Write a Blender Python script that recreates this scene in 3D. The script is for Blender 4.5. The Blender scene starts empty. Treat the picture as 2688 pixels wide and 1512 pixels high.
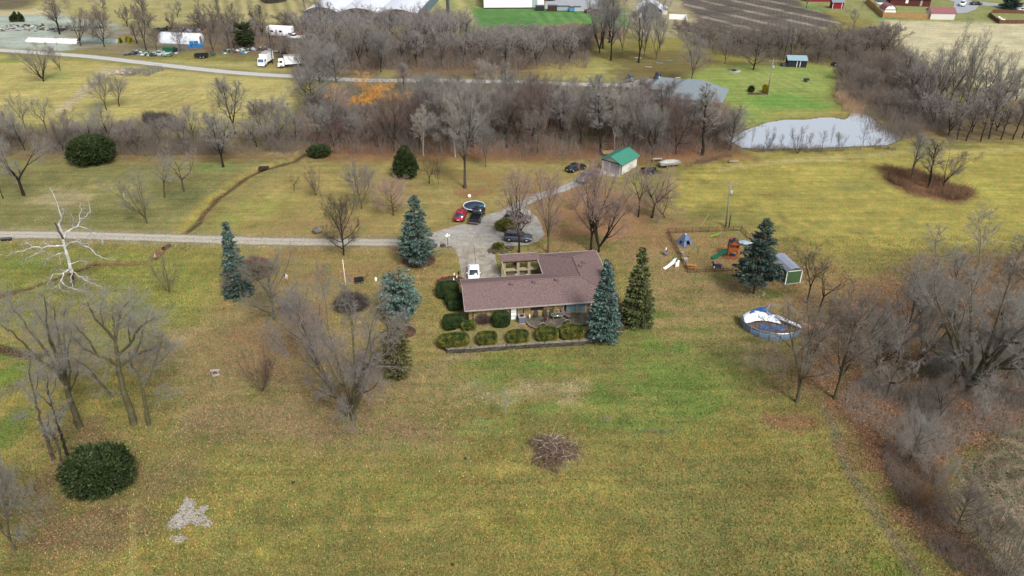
import bpy, bmesh, math, random
import numpy as np
from mathutils import Vector, Matrix
scene = bpy.context.scene
COL = scene.collection
# ------------------------------------------------------------ camera
F = 2050.0; PHI = math.radians(30.65); CAMH = 60.8
SP, CP = math.sin(PHI), math.cos(PHI)
cd = bpy.data.cameras.new('camera'); cam = bpy.data.objects.new('camera', cd); COL.objects.link(cam)
cd.sensor_width = 36; cd.lens = F/2688*36; cd.clip_end = 8000; cd.clip_start = .5
cam.location = (0, 0, CAMH); cam.rotation_euler = (math.pi/2-PHI, 0, 0)
scene.camera = cam
# ------------------------------------------------------------ sky, sun, exposure
w = bpy.data.worlds.new("World"); scene.world = w; w.use_nodes = True
nt = w.node_tree; bg = nt.nodes['Background']
sky = nt.nodes.new('ShaderNodeTexSky'); sky.sky_type = 'NISHITA'; sky.sun_disc = False
SUN_EL, SUN_AZ = math.radians(48), math.radians(150)
sky.sun_elevation = SUN_EL; sky.sun_rotation = SUN_AZ; sky.dust_density = 4; sky.air_density = 1.2; sky.ozone_density = 1
hs = nt.nodes.new('ShaderNodeHueSaturation'); hs.inputs['Saturation'].default_value = .38
nt.links.new(sky.outputs[0], hs.inputs['Color']); nt.links.new(hs.outputs[0], bg.inputs[0])
bg.inputs[1].default_value = .122
sd = bpy.data.lights.new('sun', 'SUN'); sd.energy = 2.2; sd.angle = math.radians(14); sd.color = (1, .97, .93)
sun = bpy.data.objects.new('sun', sd); COL.objects.link(sun)
sdir = Vector((math.sin(SUN_AZ)*math.cos(SUN_EL), math.cos(SUN_AZ)*math.cos(SUN_EL), math.sin(SUN_EL)))
sun.rotation_euler = sdir.to_track_quat('Z', 'Y').to_euler()
vs = scene.view_settings; vs.view_transform = 'Standard'; vs.look = 'None'; vs.gamma = 1; vs.exposure = 0.66
# ------------------------------------------------------------ helpers
K = 2688/2576
def G(px, py, z=0.0):
    u = (px-1344)/F; v = (756-py)/F
    t = (CAMH-z)/(SP-v*CP)
    return Vector((t*u, t*(CP+v*SP), z))
def atY(px, py, Y):
    u = (px-1344)/F; v = (756-py)/F
    t = Y/(CP+v*SP)
    return Vector((t*u, Y, CAMH-t*(SP-v*CP)))
def PX(p):
    z = p[2]-CAMH; d = p[1]*CP-z*SP; up = p[1]*SP+z*CP
    return 1344+F*p[0]/d, 756-F*up/d
def scl(px, py):                       # photo pixels per metre at the ground there
    p = G(px, py); return F/(p.y*CP+CAMH*SP)
def top_height(px, py, ty):            # height of a thing with its base and top at those rows
    Y = G(px, py).y; return atY(px, ty, Y).z
def lin(c):
    return tuple(((v/255)/12.92 if v/255 <= .04045 else ((v/255+.055)/1.055)**2.4) for v in c)
ALB = .62
def alb(r, g, b, k=ALB): return tuple(v*k for v in lin((r, g, b)))
MATS = {}
def mat(name, rgb, rough=.8, var=.15, scale=3., metal=0., spec=.3, bump=0., obj_var=0., coords='Object', trans=None, stretch=None):
    """procedural material: base colour broken up by two noises"""
    if name in MATS: return MATS[name]
    m = bpy.data.materials.new(name); m.use_nodes = True; n = m.node_tree; L = n.links
    b = n.nodes['Principled BSDF']; b.inputs['Roughness'].default_value = rough; b.inputs['Metallic'].default_value = metal
    b.inputs['Specular IOR Level'].default_value = spec
    tc = n.nodes.new('ShaderNodeTexCoord'); src = tc.outputs[coords]
    if stretch:
        mp = n.nodes.new('ShaderNodeMapping'); mp.inputs['Scale'].default_value = stretch; L.new(src, mp.inputs[0]); src = mp.outputs[0]
    nz = n.nodes.new('ShaderNodeTexNoise'); nz.inputs['Scale'].default_value = scale; nz.inputs['Detail'].default_value = 5; nz.inputs['Roughness'].default_value = .7
    L.new(src, nz.inputs['Vector'])
    mr = n.nodes.new('ShaderNodeMapRange'); mr.inputs[1].default_value = .25; mr.inputs[2].default_value = .75
    mr.inputs[3].default_value = 1-var*2; mr.inputs[4].default_value = 1+var*2
    L.new(nz.outputs['Fac'], mr.inputs[0])
    out = mr.outputs[0]
    if obj_var:
        oi = n.nodes.new('ShaderNodeObjectInfo'); mr2 = n.nodes.new('ShaderNodeMapRange')
        mr2.inputs[3].default_value = 1-obj_var; mr2.inputs[4].default_value = 1+obj_var; L.new(oi.outputs['Random'], mr2.inputs[0])
        mu = n.nodes.new('ShaderNodeMath'); mu.operation = 'MULTIPLY'; L.new(out, mu.inputs[0]); L.new(mr2.outputs[0], mu.inputs[1]); out = mu.outputs[0]
    mx = n.nodes.new('ShaderNodeVectorMath'); mx.operation = 'SCALE'; mx.inputs[0].default_value = rgb
    L.new(out, mx.inputs['Scale']); L.new(mx.outputs[0], b.inputs['Base Color'])
    if bump:
        bp = n.nodes.new('ShaderNodeBump'); bp.inputs['Strength'].default_value = bump; bp.inputs['Distance'].default_value = .05
        L.new(nz.outputs['Fac'], bp.inputs['Height']); L.new(bp.outputs[0], b.inputs['Normal'])
    MATS[name] = m
    return m
def link(o, parent=None):
    COL.objects.link(o)
    if parent is not None: o.parent = parent
    return o
def thing(name, label, cat, loc=(0, 0, 0), rz=0., group=None, scale=1.):
    o = bpy.data.objects.new(name, None); COL.objects.link(o); o.location = loc; o.rotation_euler = (0, 0, rz)
    o.empty_display_size = .3
    if scale != 1.: o.scale = (scale,)*3 if not isinstance(scale, tuple) else scale
    o['label'] = label; o['category'] = cat
    if group: o['group'] = group
    return o
def tag(o, label, cat, group=None):
    o['label'] = label; o['category'] = cat
    if group: o['group'] = group
    return o
class MB:
    """collects simple solids into ONE mesh"""
    def __init__(s): s.v = []; s.f = []; s.smooth = []
    def add(s, vs, fs, sm=False):
        k = len(s.v); s.v += [tuple(v) for v in vs]; s.f += [tuple(i+k for i in f) for f in fs]; s.smooth += [sm]*len(fs); return s
    def box(s, cx, cy, cz, sx, sy, sz, rz=0, rx=0, ry=0, taper=1.):
        R = Matrix.Rotation(rz, 3, 'Z') @ Matrix.Rotation(ry, 3, 'Y') @ Matrix.Rotation(rx, 3, 'X')
        vs = []
        for z in (-.5, .5):
            t = taper if z > 0 else 1.
            for x, y in ((-.5, -.5), (.5, -.5), (.5, .5), (-.5, .5)):
                vs.append(R @ Vector((x*sx*t, y*sy*t, z*sz)) + Vector((cx, cy, cz)))
        return s.add(vs, [(3, 2, 1, 0), (4, 5, 6, 7), (0, 1, 5, 4), (1, 2, 6, 5), (2, 3, 7, 6), (3, 0, 4, 7)])
    def bb(s, x0, x1, y0, y1, z0, z1): return s.box((x0+x1)/2, (y0+y1)/2, (z0+z1)/2, x1-x0, y1-y0, z1-z0)
    def tube(s, p0, p1, r0, r1=None, n=8, cap=True):
        r1 = r0 if r1 is None else r1
        p0, p1 = Vector(p0), Vector(p1); d = (p1-p0).normalized()
        a = d.orthogonal().normalized(); b = d.cross(a)
        vs = [p0+(a*math.cos(2*math.pi*i/n)+b*math.sin(2*math.pi*i/n))*r0 for i in range(n)]
        vs += [p1+(a*math.cos(2*math.pi*i/n)+b*math.sin(2*math.pi*i/n))*r1 for i in range(n)]
        fs = [(i, (i+1) % n, n+(i+1) % n, n+i) for i in range(n)]
        if cap: fs += [tuple(range(n-1, -1, -1)), tuple(range(n, 2*n))]
        return s.add(vs, fs, n > 6)
    def path(s, pts, r0, r1=None, n=6):
        r1 = r0 if r1 is None else r1; m = len(pts)-1
        for i in range(m): s.tube(pts[i], pts[i+1], r0+(r1-r0)*i/m, r0+(r1-r0)*(i+1)/m, n)
        return s
    def prism(s, pts, z0, z1):
        n = len(pts); vs = [(x, y, z0) for x, y in pts]+[(x, y, z1) for x, y in pts]
        return s.add(vs, [tuple(range(n-1, -1, -1)), tuple(range(n, 2*n))]+[(i, (i+1) % n, n+(i+1) % n, n+i) for i in range(n)])
    def extr(s, prof, y0, y1, axis='y'):   # profile in x,z swept along y (or y,z swept along x)
        n = len(prof)
        if axis == 'y': vs = [(x, y0, z) for x, z in prof]+[(x, y1, z) for x, z in prof]
        else: vs = [(y0, x, z) for x, z in prof]+[(y1, x, z) for x, z in prof]
        return s.add(vs, [tuple(range(n-1, -1, -1)), tuple(range(n, 2*n))]+[(i, (i+1) % n, n+(i+1) % n, n+i) for i in range(n)])
    def slab(s, pts, th):                  # polygon in space with thickness downwards
        n = len(pts); vs = [tuple(p) for p in pts]+[(p[0], p[1], p[2]-th) for p in pts]
        return s.add(vs, [tuple(range(n)), tuple(range(2*n-1, n-1, -1))]+[((i+1) % n, i, n+i, n+(i+1) % n) for i in range(n)])
    def ball(s, c, r, n=12, m=8, sq=(1, 1, 1), jit=0, rnd=random):
        vs = []; c = Vector(c)
        for j in range(m+1):
            t = math.pi*j/m
            for i in range(n):
                a = 2*math.pi*i/n; k = r*(1+rnd.uniform(-jit, jit))
                vs.append(c+Vector((k*sq[0]*math.sin(t)*math.cos(a), k*sq[1]*math.sin(t)*math.sin(a), k*sq[2]*math.cos(t))))
        fs = [(j*n+i, (j+1)*n+i, (j+1)*n+(i+1) % n, j*n+(i+1) % n) for j in range(m) for i in range(n)]
        return s.add(vs, fs, jit == 0)
    def torus(s, c, R, r, n=24, m=6, sq=1.):
        vs = [(c[0]+(R+r*math.cos(2*math.pi*j/m))*math.cos(2*math.pi*i/n), c[1]+sq*(R+r*math.cos(2*math.pi*j/m))*math.sin(2*math.pi*i/n), c[2]+r*math.sin(2*math.pi*j/m)) for i in range(n) for j in range(m)]
        fs = [(i*m+j, ((i+1) % n)*m+j, ((i+1) % n)*m+(j+1) % m, i*m+(j+1) % m) for i in range(n) for j in range(m)]
        return s.add(vs, fs, True)
    def build(s, name, m, parent=None, bevel=0., label=None):
        me = bpy.data.meshes.new(name); me.from_pydata(s.v, [], s.f); me.update()
        me.polygons.foreach_set('use_smooth', s.smooth)
        bm = bmesh.new(); bm.from_mesh(me); bmesh.ops.recalc_face_normals(bm, faces=bm.faces); bm.to_mesh(me); bm.free()
        me.materials.append(m)
        o = link(bpy.data.objects.new(name, me), parent)
        if bevel:
            md = o.modifiers.new('bevel', 'BEVEL'); md.width = bevel; md.segments = 2; md.limit_method = 'ANGLE'
        if label: o['label'] = label
        return o
def np_mesh(name, verts, quads, m, parent=None, smooth=False, sides=4):
    me = bpy.data.meshes.new(name)
    me.vertices.add(len(verts)); me.vertices.foreach_set('co', np.asarray(verts, np.float32).ravel())
    q = np.asarray(quads, np.int32); nf = len(q)
    me.loops.add(nf*sides); me.loops.foreach_set('vertex_index', q.ravel())
    me.polygons.add(nf); me.polygons.foreach_set('loop_start', np.arange(0, nf*sides, sides, dtype=np.int32))
    if smooth: me.polygons.foreach_set('use_smooth', np.ones(nf, bool))
    me.update(calc_edges=True); me.materials.append(m)
    o = bpy.data.objects.new(name, me)
    if parent is not False: link(o, parent)
    return o
def segs_mesh(name, segs, sides, m, parent=False):
    """segs: array (N,8) p0 p1 r0 r1 -> prisms"""
    a = np.asarray(segs, float); p0, p1, r0, r1 = a[:, 0:3], a[:, 3:6], a[:, 6], a[:, 7]
    d = p1-p0; d /= np.maximum(np.linalg.norm(d, axis=1, keepdims=True), 1e-6)
    ref = np.where(np.abs(d[:, 2:3]) < .9, np.array([[0, 0, 1.]]), np.array([[1., 0, 0]]))
    u = np.cross(d, ref); u /= np.linalg.norm(u, axis=1, keepdims=True); v = np.cross(d, u)
    N = len(a); ang = np.arange(sides)*2*np.pi/sides
    rg = u[:, None, :]*np.cos(ang)[None, :, None]+v[:, None, :]*np.sin(ang)[None, :, None]
    V = np.concatenate([p0[:, None]+rg*r0[:, None, None], p1[:, None]+rg*r1[:, None, None]], axis=1).reshape(-1, 3)
    base = (np.arange(N)*2*sides)[:, None, None]; i = np.arange(sides); j = (i+1) % sides
    q = np.stack([i, j, j+sides, i+sides], axis=1)[None]+base
    return np_mesh(name, V, q.reshape(-1, 4), m, parent, smooth=sides > 3)
def add_mesh(o, parent): link(o, parent); return o
# value noise
def vnoise(x, y, s, seed=0):
    x = x/s; y = y/s; xi = np.floor(x).astype(np.int64); yi = np.floor(y).astype(np.int64); fx = x-xi; fy = y-yi
    fx = fx*fx*(3-2*fx); fy = fy*fy*(3-2*fy)
    def h(a, b):
        n = (a*374761393+b*668265263+seed*974634777) & 0x7fffffff
        n = ((n ^ (n >> 13))*1274126177) & 0x7fffffff
        return ((n ^ (n >> 16)) & 0xffff)/65535.
    return (h(xi, yi)*(1-fx)+h(xi+1, yi)*fx)*(1-fy)+(h(xi, yi+1)*(1-fx)+h(xi+1, yi+1)*fx)*fy
def fbm(x, y, s, seed=0):
    return .5*vnoise(x, y, s, seed)+.3*vnoise(x, y, s/2.1, seed+1)+.2*vnoise(x, y, s/4.3, seed+2)
# ============================================================ GROUND
def seq(a, b, step, grow_to=None):
    return list(np.arange(a, b, step))
xs = [-3000, -1500, -800, -450, -330, -260]+seq(-230, -80, 1.0)+seq(-80, 80, .45)+seq(80, 231, 1.0)+[260, 330, 450, 800, 1500, 3000]
ys = [-600, -200, -50, 0, 20, 35]+seq(42, 145, .45)+seq(145, 200, .7)+seq(200, 352, 1.1)+[370, 400, 450, 550, 800, 1300, 2000, 4000]
xs = np.array(xs); ys = np.array(ys)
X, Y = np.meshgrid(xs, ys); X = X.ravel(); Y = Y.ravel(); Z = np.zeros_like(X)
n1 = fbm(X, Y, 9, 3)-.5; n2 = fbm(X, Y, 26, 7)-.5; n3 = fbm(X, Y, 3.2, 11)-.5; n5 = vnoise(X, Y, 1.25, 41)*.6+vnoise(X, Y, .8, 43)*.4-.5
col = np.zeros((len(X), 3)); col[:] = alb(139, 126, 62)
leaf = np.zeros(len(X))
WX = X+n1*3.0+n3*1.2; WY = Y+(fbm(X, Y, 8, 23)-.5)*3.5      # warped coordinates: uneven edges
def inpoly(P, x, y):
    c = np.zeros(len(x), bool); n = len(P)
    for i in range(n):
        x0, y0 = P[i]; x1, y1 = P[(i+1) % n]
        if y0 == y1: continue
        m = ((y0 > y) != (y1 > y)) & (x < (x1-x0)*(y-y0)/(y1-y0)+x0); c ^= m
    return c
def pdist(P, x, y, closed=True):
    d = np.full(len(x), 1e9); n = len(P)
    for i in range(n if closed else n-1):
        ax, ay = P[i]; bx, by = P[(i+1) % n]; vx, vy = bx-ax, by-ay; L = vx*vx+vy*vy+1e-9
        t = np.clip(((x-ax)*vx+(y-ay)*vy)/L, 0, 1); d = np.minimum(d, np.hypot(x-ax-t*vx, y-ay-t*vy))
    return d
def W(pts, k=K): return [tuple(G(a*k, b*k)[:2]) for a, b in pts]
def mixin(w, c, lf=None):
    global col, leaf
    w = np.clip(w, 0, 1); col = col*(1-w[:, None])+np.array(c)[None]*w[:, None]
    if lf is not None: leaf = leaf*(1-w)+lf*w
def rag(w):
    w = np.clip(w, 0, 1); q = np.clip(w*1.12+(n3*1.3+n5*1.2)*4*w*(1-w), 0, 1); return q*.75+w*.25
def poly(pts, c, soft=2.5, st=1., lf=None, k=K, patchy=0., warp=1.):
    P = W(pts, k); wx = X+(WX-X)*warp; wy = Y+(WY-Y)*warp
    a = np.array(P); bb = (wx > a[:, 0].min()-soft) & (wx < a[:, 0].max()+soft) & (wy > a[:, 1].min()-soft) & (wy < a[:, 1].max()+soft)
    ii = np.where(bb)[0]
    if not len(ii): return
    ins = inpoly(P, wx[ii], wy[ii]); d = pdist(P, wx[ii], wy[ii]); sdv = np.where(ins, d, -d)
    w0 = np.clip(.5+sdv/(soft+1e-6)*.5, 0, 1); w0 = w0*w0*(3-2*w0)
    if patchy: w0 *= np.clip(1+patchy*(n1[ii]*3.2+n3[ii]*2.2), 0, 1.3)
    w = np.zeros(len(X)); w[ii] = w0; w = (rag(w) if warp > .4 else w)*st; mixin(w, c, lf)
def blob(cx, cy, rx, ry, c, st=1., lf=None, patchy=.6):
    """soft patch; centre and radii in photo pixels of the 2576 overview"""
    p = G(cx*K, cy*K); s = scl(cx*K, cy*K); a = rx*K/s; b = abs(G(cx*K, (cy-ry)*K).y-G(cx*K, (cy+ry)*K).y)/2
    r = np.hypot((WX-p.x)/a, (WY-p.y)/b); w = np.clip(1.25-r, 0, 1); w = w*w*(3-2*w)
    if patchy: w = w*np.clip(1+patchy*(n1*3+n3*3), 0, 1.4)
    mixin(rag(w)*st, c, lf)
def line(pts, width, c, soft=.4, st=1., lf=None, k=K, warp=.12):
    P = W(pts, k); wx = X+(WX-X)*warp; wy = Y+(WY-Y)*warp
    d = pdist(P, wx, wy, False); mixin(np.clip((width/2+soft-d)/soft, 0, 1)*st, c, lf)
# base variation
mixin(np.clip(n2*2.6, 0, 1)*.8, alb(150, 138, 60)); mixin(np.clip(-n2*2.6, 0, 1)*.8, alb(118, 118, 62))
mixin(np.clip(n1*2.5-.1, 0, 1)*.5, alb(156, 140, 62)); mixin(np.clip(-n1*2.5-.1, 0, 1)*.5, alb(108, 112, 58))
FAR = Y > 128
# far left fields
poly([(-80, 135), (160, 150), (500, 180), (740, 195), (760, 330), (500, 360), (200, 330), (-80, 345)], alb(176, 160, 88), 3, patchy=.0)
poly([(260, 190), (500, 185), (735, 205), (740, 260), (600, 300), (330, 260)], alb(184, 163, 98), 6, .6, patchy=.5)
for b in [(60, 245, 70, 22, (190, 170, 96)), (140, 190, 60, 12, (146, 150, 80)), (30, 150, 60, 10, (128, 138, 62)), (420, 205, 80, 10, (170, 165, 90)), (640, 265, 80, 14, (190, 168, 108)), (730, 290, 26, 30, (150, 160, 70)), (230, 275, 40, 18, (128, 128, 76)), (90, 215, 60, 10, (158, 152, 84)), (350, 300, 70, 14, (172, 152, 104)), (560, 240, 60, 14, (186, 172, 84)), (20, 320, 60, 14, (160, 146, 84))]:
    blob(b[0], b[1], b[2], b[3], alb(*b[4]), .9)
line([(270, 170), (240, 205), (195, 245), (150, 280)], 2.4, alb(186, 162, 124), 1.0, .95, warp=.5)
line([(355, 172), (270, 170)], 1.0, alb(186, 165, 130), .6, .6)
# mown stripes, left field
def stripes(pts, ang, sp, c, st, soft=4):
    P = W(pts); ins = inpoly(P, WX, WY); d = pdist(P, WX, WY)
    w = np.where(ins, np.clip(d/soft, 0, 1), 0)
    t = (X*math.cos(ang)+Y*math.sin(ang)+n1*1.5)/sp; s = .5+.5*np.sin(2*np.pi*t)
    mixin(w*s*st, c)
stripes([(330, 215), (500, 205), (560, 250), (520, 300), (350, 280)], math.radians(-20), 2.6, alb(140, 128, 70), .45)
stripes([(-40, 225), (120, 200), (180, 250), (80, 330), (-60, 335)], math.radians(60), 3.6, alb(146, 140, 74), .4)
# top left
poly([(-80, -20), (760, -20), (760, 62), (400, 70), (-80, 62)], alb(168, 156, 98), 3, patchy=.2)
poly([(-80, 20), (150, 25), (140, 42), (-80, 45)], alb(192, 172, 128), 3)
poly([(-80, -10), (110, -10), (60, 22), (-80, 30)], alb(96, 74, 66), 5, .8)
poly([(490, -20), (870, -20), (760, 50), (560, 55)], alb(180, 164, 112), 3)
stripes([(490, -20), (870, -20), (760, 50), (560, 55)], math.radians(18), 4.6, alb(124, 118, 70), .75, 2)
stripes([(380, -20), (560, -20), (540, 40), (380, 50)], math.radians(18), 6, alb(150, 140, 90), .4, 2)
poly([(760, 45), (840, -10), (870, -10), (780, 62)], alb(152, 150, 80), 2)
# nursery yard gravel
NY = [(-80, 38), (150, 37), (300, 62), (330, 80), (300, 112), (210, 120), (160, 126), (-80, 132)]
poly(NY, alb(168, 176, 168), 2.5, patchy=.15)
poly([(120, 60), (430, 72), (430, 128), (280, 142), (190, 118)], alb(134, 122, 102), 3, .8, lf=.3, patchy=.6)
poly([(430, 62), (760, 60), (760, 150), (560, 135), (470, 120)], alb(112, 94, 78), 4, .9, lf=.5, patchy=.4)
poly([(410, 112), (515, 105), (505, 130), (430, 128)], alb(108, 106, 108), 2, .8)
poly([(260, 145), (440, 150), (740, 160), (740, 182), (500, 170), (240, 152)], alb(164, 154, 86), 2.0, patchy=.2)
blob(700, 165, 60, 12, alb(150, 118, 78), .7, .4)
# middle fields behind the wood
poly([(1080, -20), (1212, -20), (1216, 80), (1080, 80)], alb(176, 168, 104), 3)
stripes([(1080, -20), (1212, -20), (1216, 80), (1080, 80)], math.radians(12), 7, alb(128, 136, 76), .7, 2)
poly([(1195, 20), (1590, 20), (1580, 75), (1400, 78), (1195, 72)], alb(84, 130, 62), 2.5)
stripes([(1290, 30), (1590, 30), (1580, 75), (1400, 78)], math.radians(8), 4.5, alb(116, 156, 84), .5, 1)
poly([(1365, 72), (1580, 68), (1570, 108), (1365, 100)], alb(164, 132, 98), 3, .95)
poly([(740, 90), (1500, 95), (1480, 188), (1100, 195), (740, 188)], alb(104, 84, 62), 4, lf=.5, patchy=.1)
poly([(1380, 148), (1580, 152), (1600, 205), (1390, 198), (1340, 180)], alb(166, 158, 84), 4, .9, patchy=.2)
blob(975, 185, 30, 14, alb(148, 148, 76), .9)
poly([(1520, 130), (1800, 130), (1830, 195), (1700, 215), (1540, 200)], alb(112, 104, 56), 4, lf=.35, patchy=.2)
poly([(1560, -20), (1700, -20), (1790, 60), (1760, 95), (1600, 90)], alb(176, 160, 134), 4, .7, patchy=.3)
# ploughed field top right
PF = [(1690, -30), (1960, -30), (2120, 60), (2000, 100), (1840, 110), (1760, 60)]
poly(PF, alb(92, 80, 76), 2.5)
P_ = W(PF); ins = inpoly(P_, X, Y)
th = math.atan2(G(1960*K, 35*K).y-G(1800*K, 0).y, G(1960*K, 35*K).x-G(1800*K, 0).x)
t = (-X*math.sin(th)+Y*math.cos(th)); s = np.clip(np.sin(2*np.pi*(t+n3*2.0)/11)*1.4-.75, 0, 1)+.35*np.clip(np.sin(2*np.pi*(t+n3)/2.6), 0, 1)
mixin(np.where(ins, s*np.clip(.75+n1*3.4, 0, 1), 0), alb(172, 158, 142))
# right lawns and straw field
poly([(1960, -30), (2600, -30), (2700, 60), (2230, 62), (2110, 30), (2040, 20)], alb(142, 142, 84), 3, patchy=.2)
blob(2050, 20, 50, 10, alb(104, 128, 66), .7); blob(2240, 45, 40, 8, alb(96, 130, 70), .8)
poly([(2240, 52), (2700, 62), (2700, 260), (2500, 250), (2300, 150), (2180, 75)], alb(196, 183, 148), 4, patchy=.1)
poly([(2100, 75), (2210, 80), (2340, 190), (2400, 330), (2260, 340), (2180, 270), (2080, 240), (2090, 150)], alb(112, 88, 66), 5, lf=.5, patchy=.2)
blob(2250, 235, 60, 26, alb(164, 146, 98), .9); blob(2290, 190, 80, 22, alb(118, 78, 58), .8)
poly([(2200, 340), (2350, 250), (2700, 250), (2700, 355), (2300, 358)], alb(118, 100, 72), 4, lf=.4, patchy=.3)
# ranch lawn
poly([(1790, 165), (2000, 160), (2110, 170), (2090, 255), (2120, 275), (1990, 300), (1890, 330), (1830, 260), (1740, 240), (1700, 205)], alb(134, 150, 66), 3, patchy=.1)
blob(1990, 255, 110, 30, alb(96, 142, 52), .8); blob(1900, 195, 70, 14, alb(150, 158, 78), .7); blob(2020, 285, 110, 12, alb(164, 146, 76), .6, patchy=.3)
stripes([(1800, 170), (2090, 180), (2080, 250), (1850, 240)], math.radians(20), 3.2, alb(166, 168, 92), .4)
blob(1930, 160, 60, 10, alb(104, 92, 62), .7, .4)
# long wood belt
BELTA = [(740, 280), (900, 205), (1600, 222), (1700, 270), (1860, 330), (1870, 395), (1600, 405), (1000, 398), (740, 388)]
poly(BELTA, alb(84, 66, 54), 5, lf=.7, patchy=.35)
poly([(760, 215), (900, 208), (1560, 224), (1640, 262), (1500, 280), (1000, 290), (760, 260)], alb(140, 130, 74), 4, .75, lf=.3, patchy=.5)
poly([(1060, 300), (1090, 300), (1110, 380), (1040, 382)], alb(132, 112, 70), 4, .6)
line([(-60, 396), (400, 398), (700, 394), (1000, 400), (1500, 396), (1700, 402), (1880, 398)], 2.2, alb(124, 84, 62), 3.2, .7, .8, warp=1.)
poly([(-60, 330), (160, 330), (420, 300), (480, 340), (740, 335), (770, 385), (400, 398), (-60, 396)], alb(122, 102, 78), 4, .85, lf=.45, patchy=.3)
blob(405, 312, 52, 16, alb(94, 68, 62), .95, .5, patchy=.1); blob(715, 385, 50, 12, alb(176, 146, 104), .8)
# right fields
poly([(1740, 430), (1900, 400), (2110, 378), (2400, 368), (2700, 372), (2700, 640), (2400, 620), (2050, 600), (1900, 540), (1740, 530)], alb(160, 146, 62), 8, .95, patchy=.1)
for b in [(2100, 440, 130, 22, (172, 158, 66)), (2450, 400, 100, 12, (174, 160, 72)), (1900, 440, 90, 22, (154, 142, 58)), (2500, 480, 90, 26, (168, 158, 62)), (2200, 540, 160, 30, (164, 150, 60)), (2000, 500, 90, 24, (146, 136, 62)), (2070, 405, 120, 6, (184, 160, 98)), (2300, 590, 140, 20, (166, 152, 66)), (2150, 470, 60, 12, (134, 134, 70)), (1800, 545, 80, 20, (112, 112, 58))]:
    blob(b[0], b[1], b[2], b[3], alb(*b[4]), .7)
line([(1820, 428), (1950, 408), (2080, 396), (2300, 383), (2620, 378)], 1.2, alb(180, 156, 96), .8, .7, warp=.4)
poly([(2200, 425), (2300, 425), (2400, 470), (2460, 480), (2450, 500), (2390, 508), (2300, 490), (2240, 465)], alb(96, 64, 48), 2.0, .95, lf=.7)
# leaf litter zones in the yard
poly([(560, 430), (760, 410), (1200, 405), (1560, 410), (1560, 560), (1150, 590), (1000, 600), (560, 588)], alb(164, 140, 76), 6, .85, lf=.35, patchy=.3)
for b in [(1000, 470, 120, 26, (158, 128, 74), .5), (1250, 450, 130, 24, (156, 126, 70), .6), (1190, 480, 60, 14, (150, 104, 66), .8), (660, 520, 110, 34, (150, 148, 66), .1), (560, 560, 70, 20, (146, 146, 64), .1), (1130, 500, 40, 14, (170, 142, 82), .3), (850, 565, 120, 18, (158, 128, 76), .5), (1330, 470, 90, 20, (160, 118, 76), .7), (1060, 430, 100, 12, (146, 132, 72), .4)]:
    blob(b[0], b[1], b[2], b[3], alb(*b[4]), .85, b[5])
poly([(1340, 500), (1480, 470), (1620, 500), (1720, 560), (1700, 640), (1560, 640), (1450, 630), (1320, 625)], alb(158, 118, 82), 5, .9, lf=.75, patchy=.5)
poly([(1590, 580), (1700, 560), (1900, 600), (2200, 700), (2280, 760), (2100, 780), (1800, 740), (1640, 700)], alb(160, 124, 76), 6, .85, lf=.65, patchy=.25)
blob(1530, 590, 90, 26, alb(170, 116, 84), .7, .8); blob(1760, 640, 80, 30, alb(150, 132, 74), .6, .3)
poly([(1640, 690), (1900, 700), (1980, 800), (1860, 900), (1650, 880), (1620, 780)], alb(156, 136, 84), 6, .8, lf=.35, patchy=.3)
# left yard
poly([(-80, 400), (560, 405), (760, 400), (460, 590), (-80, 590)], alb(128, 124, 72), 5, .9, lf=.15, patchy=.2)
for b in [(140, 500, 90, 26, (168, 152, 112)), (60, 530, 60, 20, (120, 116, 62)), (250, 540, 120, 20, (118, 118, 62)), (560, 420, 80, 14, (122, 132, 68)), (470, 490, 50, 30, (98, 104, 58)), (40, 440, 60, 18, (108, 104, 60)), (300, 470, 80, 18, (150, 142, 78)), (370, 590, 60, 10, (110, 108, 66))]:
    blob(b[0], b[1], b[2], b[3], alb(*b[4]), .85)
# left lower
poly([(-80, 610), (450, 640), (640, 690), (560, 800), (430, 900), (260, 760), (-80, 760)], alb(132, 132, 56), 5, .9, patchy=.2)
for b in [(60, 660, 80, 18, (112, 126, 50)), (280, 640, 90, 14, (134, 138, 54)), (200, 690, 50, 16, (140, 132, 62)), (470, 740, 50, 24, (148, 142, 62)), (330, 790, 90, 24, (120, 132, 56)), (60, 800, 80, 30, (126, 132, 62)), (40, 940, 60, 40, (104, 124, 40)), (30, 1080, 50, 60, (100, 118, 44)), (0, 890, 60, 30, (96, 122, 42))]:
    blob(b[0], b[1], b[2], b[3], alb(*b[4]), .85)
poly([(640, 640), (1140, 640), (1100, 860), (1010, 960), (850, 990), (580, 960), (480, 860), (560, 780)], alb(160, 134, 76), 7, .85, lf=.35, patchy=.25)
for b in [(700, 855, 130, 46, (126, 84, 58), .9), (620, 900, 90, 40, (146, 112, 72), .7), (860, 690, 120, 24, (166, 118, 72), .75), (740, 640, 80, 14, (160, 114, 70), .7), (1080, 700, 60, 20, (156, 134, 70), .3), (480, 850, 90, 40, (158, 140, 84), .3), (700, 940, 110, 30, (138, 110, 76), .6), (640, 700, 30, 12, (140, 128, 70), .3), (1070, 830, 40, 40, (150, 132, 76), .3), (300, 850, 110, 30, (124, 132, 62), .1), (330, 900, 120, 30, (140, 128, 74), .4), (780, 790, 60, 30, (120, 84, 66), .7)]:
    blob(b[0], b[1], b[2], b[3], alb(*b[4]), .8, b[5])
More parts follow.
